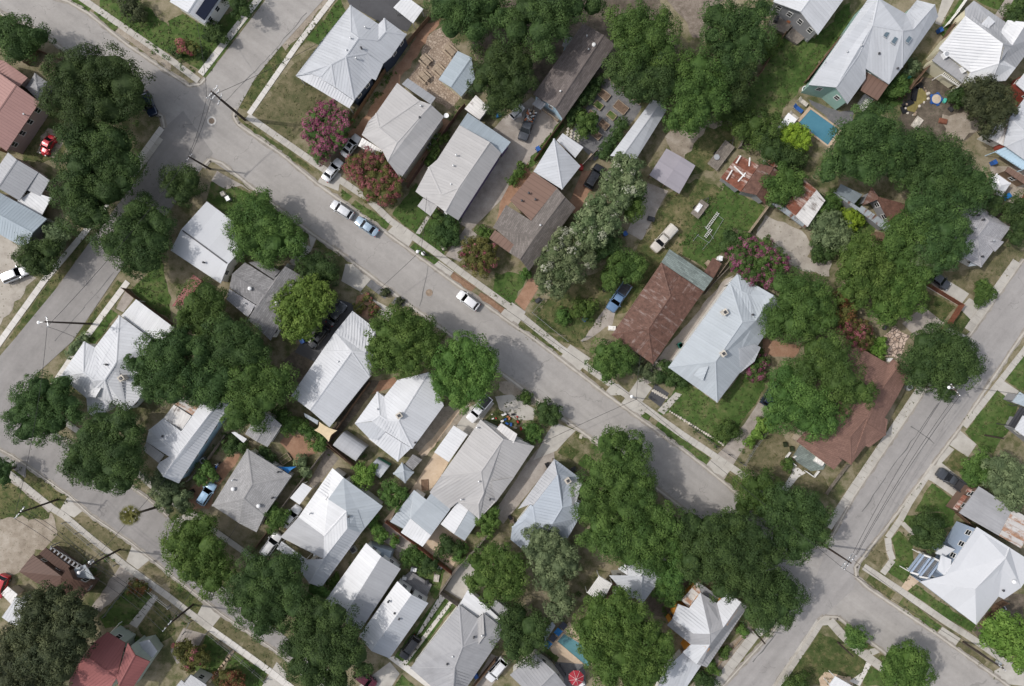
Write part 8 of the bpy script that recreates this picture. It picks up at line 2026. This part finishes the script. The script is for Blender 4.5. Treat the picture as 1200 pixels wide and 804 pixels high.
def ladder(label, f, x0, y0, x1, y1, w=.42, n=11):
 a, b = Vector(g(f, x0, y0, .35)), Vector(g(f, x1, y1, .35)); d = (b - a).normalized(); s = Vector((-d.y, d.x, 0)) * w / 2; r = thing('ladder', label, 'ladder', tuple(a))
 for k in (-1, 1): part(r, 'rail', 'trim_white', lambda mb: mb.bar(s * k, b - a + s * k, .05, .08))
 for k in range(n): part(r, 'rung', 'trim_white', lambda mb: mb.bar((b - a) * ((k + .5) / n) - s, (b - a) * ((k + .5) / n) + s, .06, .05))
 return r
ladder('longer white ladder lying on the green lawn', '41', 112, 275, 168, 197); ladder('shorter white ladder lying on the green lawn', '41', 105, 315, 135, 275, n=6)
p0 = g('50', 300, 470, 0); r = thing('pond', 'small murky garden pond ringed by pale rocks and black liner', 'pond', p0)
PP = [Vector(g('50', x, y, .12)) - Vector(p0) for x, y in ((245, 495), (285, 475), (295, 420), (320, 415), (345, 440), (345, 470), (310, 495), (290, 530), (255, 520))]
part(r, 'water', 'pond_water', lambda mb: mb.face(PP if poly2(PP) > 0 else PP[::-1]))
part(r, 'liner', 'plastic_black', lambda mb: [mb.bar(PP[i] * 1.25 + Vector((0, 0, .03)), PP[(i + 1) % 9] * 1.25 + Vector((0, 0, .03)), .9, .2) for i in (0, 1, 2, 8)])
for k in range(30):
 i = k % 9; t = RN.random(); q = PP[i].lerp(PP[(i + 1) % 9], t) * RN.uniform(1.02, 1.25); s = RN.uniform(.25, .6)
 b = part(r, 'rock', 'stone_pale' if k % 3 else 'stone_brown', lambda mb: mb.lathe((q.x, q.y, 0), [(s * .5, 0), (s * .55, s * .25), (s * .35, s * .5), (s * .05, s * .55)], 7))
r = obj1('sand_table', 'round sand filled paddling pool with blue star base', 'paddling pool', None, '50', 388, 468, None)
part(r, 'base', 'plastic_blue', lambda mb: [mb.box((.95 * math.cos(a), .95 * math.sin(a), .1), (.5, .5, .14), a) for a in [k * 1.2566 for k in range(5)]])
part(r, 'rim', 'plastic_blue', lambda mb: mb.lathe((0, 0, .0), [(.95, 0), (.95, .24), (.82, .24), (.82, .1)], 22)); part(r, 'sand_fill', 'sand', lambda mb: mb.lathe((0, 0, .1), [(.85, 0), (.84, .1), (.3, .16), (.02, .17)], 22))
def lump(name, label, cat, mat, f, x, y, s, h, group=None, n=9):
 r = thing(name, label, cat, g(f, x, y, 0), RN.uniform(0, 3), group)
 part(r, 'block', mat, lambda mb: (mb.box((0, 0, h * .45), (s, s * .62, h * .9), .1, 0, .9), mb.box((.1 * s, .05 * s, h * .95), (s * .6, s * .4, h * .2), .25, 0, .8)))
 part(r, 'edge_strip', mat, lambda mb: mb.box((0, s * .33, h * .5), (s * .9, .05, h * .7), .1)); return r
for a in (('stone_slab', 'pale broken slab in the pond yard', 'slab', 'stone_pale', '50', 300, 580, 2.1, .3), ('toy', 'green plastic toy beside the blue star sand pool', 'toy', 'plastic_teal', '50', 428, 476, .8, .4),
   ('tarp_bundle', 'teal green tarp bundle by the pond fence', 'tarp', 'plastic_teal', '50', 258, 360, 1.0, .3), ('tyre_planter', 'dark round planter past the pond', 'planter', 'metal_dark', '50', 455, 516, .9, .5),
   ('log', 'rust brown log lying on the pinkish gravel', 'log', 'wood_red', '50', 420, 572, 1.4, .4), ('tarp_bundle', 'bright blue tarp heap beside the white canopy', 'tarp', 'canvas_blue', '51', 722, 124, 1.3, .5),
   ('crate', 'dark crate beside the white canopy', 'crate', 'metal_dark', '51', 725, 25, 1.0, .8), ('grill', 'black grill at the deck corner', 'grill', 'metal_dark', '40', 428, 108, 1.0, 1.9), ('garden_table', 'terracotta topped table on the grey deck', 'table', 'terracotta', '40', 492, 108, 1.0, 1.7),
   ('door_mat', 'faded red mat on the lower deck', 'mat', 'plastic_red', '40', 565, 152, 1.0, .65), ('step_block', 'small wooden deck steps at the fence', 'steps', 'wood_grey', '40', 498, 175, 1.0, .35),
   ('toolbox', 'grey box on the stained yard by the shed', 'box', 'metal_pale', '20', 610, 424, .9, .7), ('boat', 'white boat hull under the trees by the stained yard', 'boat', 'carpaint_white', 'C', 495, 108, 2.6, .8),
   ('bundle', 'blue wrapped bundle beside the stained yard shed', 'bundle', 'canvas_blue', '20', 740, 545, 1.0, .5), ('planter', 'white round planter by the white barn end', 'planter', 'paint_white', '30', 437, 738, .9, .6), ('crate', 'wooden crate at the garden bed fence', 'crate', 'wood_pale', '30', 372, 742, 1.2, .5),
   ('cart', 'red garden cart under the white shed roof', 'cart', 'plastic_red', '30', 326, 790, 1.1, .7), ('bench', 'dark bench on the old slab', 'bench', 'metal_dark', '31', 655, 228, 1.3, .5), ('woodpile', 'pale woodpile at the tiny rust shed', 'woodpile', 'wood_pale', 'D', 525, 120, 1.4, .7),
   ('sack', 'white sack on the tiny rust shed corner', 'sack', 'canvas_white', 'D', 568, 98, .9, 2.2), ('porch_step', 'white porch frame at the rusty roofed house', 'porch', 'trim_white', 'D', 68, 420, 1.3, .8), ('barrow', 'blue barrow in the fenced yard', 'barrow', 'plastic_blue', '31', 345, 697, 1.1, .5),
   ('mower', 'dark mower beside the fence post by the drive', 'mower', 'metal_dark', '31', 122, 612, 1.0, .6), ('cabinet', 'pale utility cabinet on the purple house lawn corner', 'cabinet', 'stone_pale', 'C', 183, 697, .9, .9), ('porch_box', 'white box at the purple house porch', 'box', 'paint_white', 'C', 199, 553, .8, 2.4),
   ('motorcycle_cover', 'dark covered barbecue by the blue motorcycle', 'barbecue', 'metal_dark', 'F', 468, 488, 1.5, .8), ('swing_seat', 'wooden pallet in the tan paved court', 'pallet', 'wood_brown', 'I', 275, 395, 2.0, .2), ('garden_chair', 'orange red chair on the grey patio behind the light blue cottage', 'chair', 'terracotta', '23', 262, 102, .7, .7),
   ('garden_chair', 'second orange red chair nearer the white houses', 'chair', 'terracotta', '23', 216, 94, .7, .7), ('garden_table', 'white square table in the small garden', 'table', 'paint_white', '23', 343, 250, 1.1, .7), ('bench', 'pale bench at the garden corner by the red fence', 'bench', 'metal_pale', '23', 462, 238, 1.3, .5),
   ('tarp_bundle', 'blue tarp over boxes behind the narrow gable', 'tarp', 'plastic_blue', '23', 192, 152, 1.1, .7), ('storage_box', 'grey storage box behind the narrow gable', 'box', 'metal_dark', '23', 215, 166, 1.1, .9), ('water_tank', 'dark blue tarp roof behind the white gabled house', 'tarp', 'metal_bluegrey', 'G', 545, 550, 4.6, 1.9),
   ('chair', 'dark lounge chair on the grey rear deck', 'chair', 'metal_dark', '23', 405, 310, .9, .9), ('cooler', 'white cooler box on the grey rear deck', 'box', 'paint_white', '23', 300, 290, .8, .9), ('stone_heap', 'pale heap of rocks beside the pink court shrubs', 'rocks', 'stone_pale', '23', 450, 292, 1.5, .4),
   ('playhouse', 'brown trellis arbour on the bare patch by the brown barn', 'arbour', 'wood_brown', '51', 115, 318, 2.6, 1.6), ('planter', 'dark pot at the deck under the pink flagstone patio', 'planter', 'metal_dark', 'M', 606, 18, .8, .6), ('cabinet', 'white cabinet behind the red brown roof', 'cabinet', 'paint_white', 'M', 630, 195, 1.3, 1.0),
   ('bush_sculpture', 'dark purple shrub pot at the green porch', 'planter', 'leaf_cedar', 'M', 88, 628, .9, .6), ('bush_sculpture', 'second dark purple pot nearer the porch tiles', 'planter', 'leaf_cedar', 'M', 122, 650, .9, .6), ('porch_swing', 'white porch swing at the green tiled porch', 'swing', 'trim_white', 'M', 262, 712, 1.8, .9),
   ('boat', 'white tarp covered shape between the grey roof and the orange house', 'tarp', 'canvas_white', 'L', 548, 160, 1.9, 1.2), ('crate', 'white crate at the dark patio by the umbrella', 'crate', 'paint_white', '33', 326, 786, 1.1, 1.0), ('barrel', 'dark barrel at the stained drive end', 'barrel', 'plastic_black', 'K', 205, 462, .8, .6),
   ('debris_heap', 'broken block heap on the stained driveway', 'debris', 'stone_brown', 'K', 215, 478, 1.1, .3), ('cover_plate', 'grey cover plate in the square verge lawn', 'cover', 'stone_pale', '32', 325, 448, .8, .1), ('drum', 'small grey box at the porch gate of the pale blue grey roof', 'box', 'metal_dark', 'K', 600, 158, 1.0, .8)):
 lump(*a)
for k in range(22):
 x, y = RN.uniform(580, 740), RN.uniform(60, 130); mt = ['plastic_red', 'trim_white', 'plastic_black', 'terracotta', 'plastic_blue', 'stone_pale'][k % 6]
 mb = MB(); p = g('I', x, y, 0); s = RN.uniform(.3, .75); mb.box((p[0], p[1], .1 + s * .25), (s, s * .6, s * .5), RN.uniform(0, 3), 0, .8)
 tag(mb.build('scattered_toy', mt), {'plastic_red': 'red toy', 'trim_white': 'white toy', 'plastic_black': 'black toy', 'terracotta': 'orange toy', 'plastic_blue': 'blue toy', 'stone_pale': 'pale toy'}[mt] + ' in the jumble before the warm grey hip roof', 'toy', 'toys in the scruffy front yard')
r = obj1('motorcycle', 'blue motorcycle parked on the red gravel drive', 'motorcycle', None, 'F', 470, 432, None, 1.0)
part(r, 'frame', 'plastic_blue', lambda mb: (mb.tube([(-.5, 0, .6), (0, 0, .75), (.55, 0, .85)], [.14, .2, .12], 9), mb.box((.15, 0, .9), (.5, .34, .2), 0, 0, .7)))
part(r, 'seat', 'plastic_black', lambda mb: mb.box((-.35, 0, .85), (.7, .32, .12), 0, 0, .85)); part(r, 'handlebar', 'metal_pale', lambda mb: mb.bar((.5, -.4, 1.05), (.5, .4, 1.05), .05))
for a in (-.7, .75): part(r, 'wheel', 'tyre', lambda mb: mb.tube([(a, -.08, .33), (a, .08, .33)], .33, 16))
part(r, 'headlight', 'lamp_clear', lambda mb: mb.lathe((.68, 0, .85), [(.1, 0), (.12, .1), (.04, .16)], 10))
r = obj1('utility_drum', 'white round drum on the planted verge by the purple house', 'drum', None, '21', 388, 392, None)
part(r, 'drum', 'paint_white', lambda mb: mb.lathe((0, 0, 0), [(.34, 0), (.36, .1), (.36, .8), (.3, .88), (.05, .9)], 18)); part(r, 'lid', 'metal_pale', lambda mb: mb.lathe((0, 0, .9), [(.2, 0), (.18, .05), (.02, .07)], 12))
for (f, x, y, lab) in (('21', 205, 573, 'grassy tuft in the first grey gravel bed'), ('21', 268, 618, 'grassy tuft in the second grey gravel bed')):
 T('grass_tuft', lab, 'plant', 'cedar', '%g,%g,4.5 %g,%g,3.5' % (*topx(f, x, y), *topx(f, x + 12, y - 4)), 1.0)
for k, (x, y) in enumerate(((85, 160), (110, 158), (135, 165), (155, 190), (170, 215))): pass
cam = bpy.data.cameras.new('camera'); cam.sensor_width = 36; cam.lens = 36 * CAMH / 180.0; cam.clip_start = 1; cam.clip_end = 3000
co = bpy.data.objects.new('camera', cam); COL.objects.link(co); co.location = (0, 0, CAMH); co.rotation_euler = (0, 0, 0)
SC.camera = co
SUN_EL = math.radians(49); AZ = Vector((-1.0, 0.13)).normalized()
sl = bpy.data.lights.new('sun', 'SUN'); sl.energy = 2.15; sl.angle = math.radians(1.0); sl.color = (1.0, 0.955, 0.9)
so = bpy.data.objects.new('sun', sl); COL.objects.link(so)
dirv = Vector((AZ.x * math.cos(SUN_EL), AZ.y * math.cos(SUN_EL), math.sin(SUN_EL)))
so.rotation_euler = dirv.to_track_quat('Z', 'Y').to_euler(); so.location = dirv * 150
w = bpy.data.worlds.new('World'); SC.world = w; w.use_nodes = True
t = w.node_tree; bg = t.nodes['Background']
sky = t.nodes.new('ShaderNodeTexSky'); sky.sky_type = 'NISHITA'; sky.sun_disc = False
sky.sun_elevation = SUN_EL; sky.sun_rotation = math.atan2(AZ.x, AZ.y); sky.air_density = 1.0; sky.dust_density = 2.5; sky.ozone_density = 0.6
hz = t.nodes.new('ShaderNodeHueSaturation'); hz.inputs['Saturation'].default_value = 0.45
t.links.new(sky.outputs[0], hz.inputs['Color']); t.links.new(hz.outputs[0], bg.inputs[0]); bg.inputs[1].default_value = 0.15
SC.view_settings.view_transform = 'Standard'; SC.view_settings.look = 'None'; SC.view_settings.exposure = 0.2; SC.view_settings.gamma = 1.0
SC.cycles.max_bounces = 6; SC.cycles.use_denoising = True
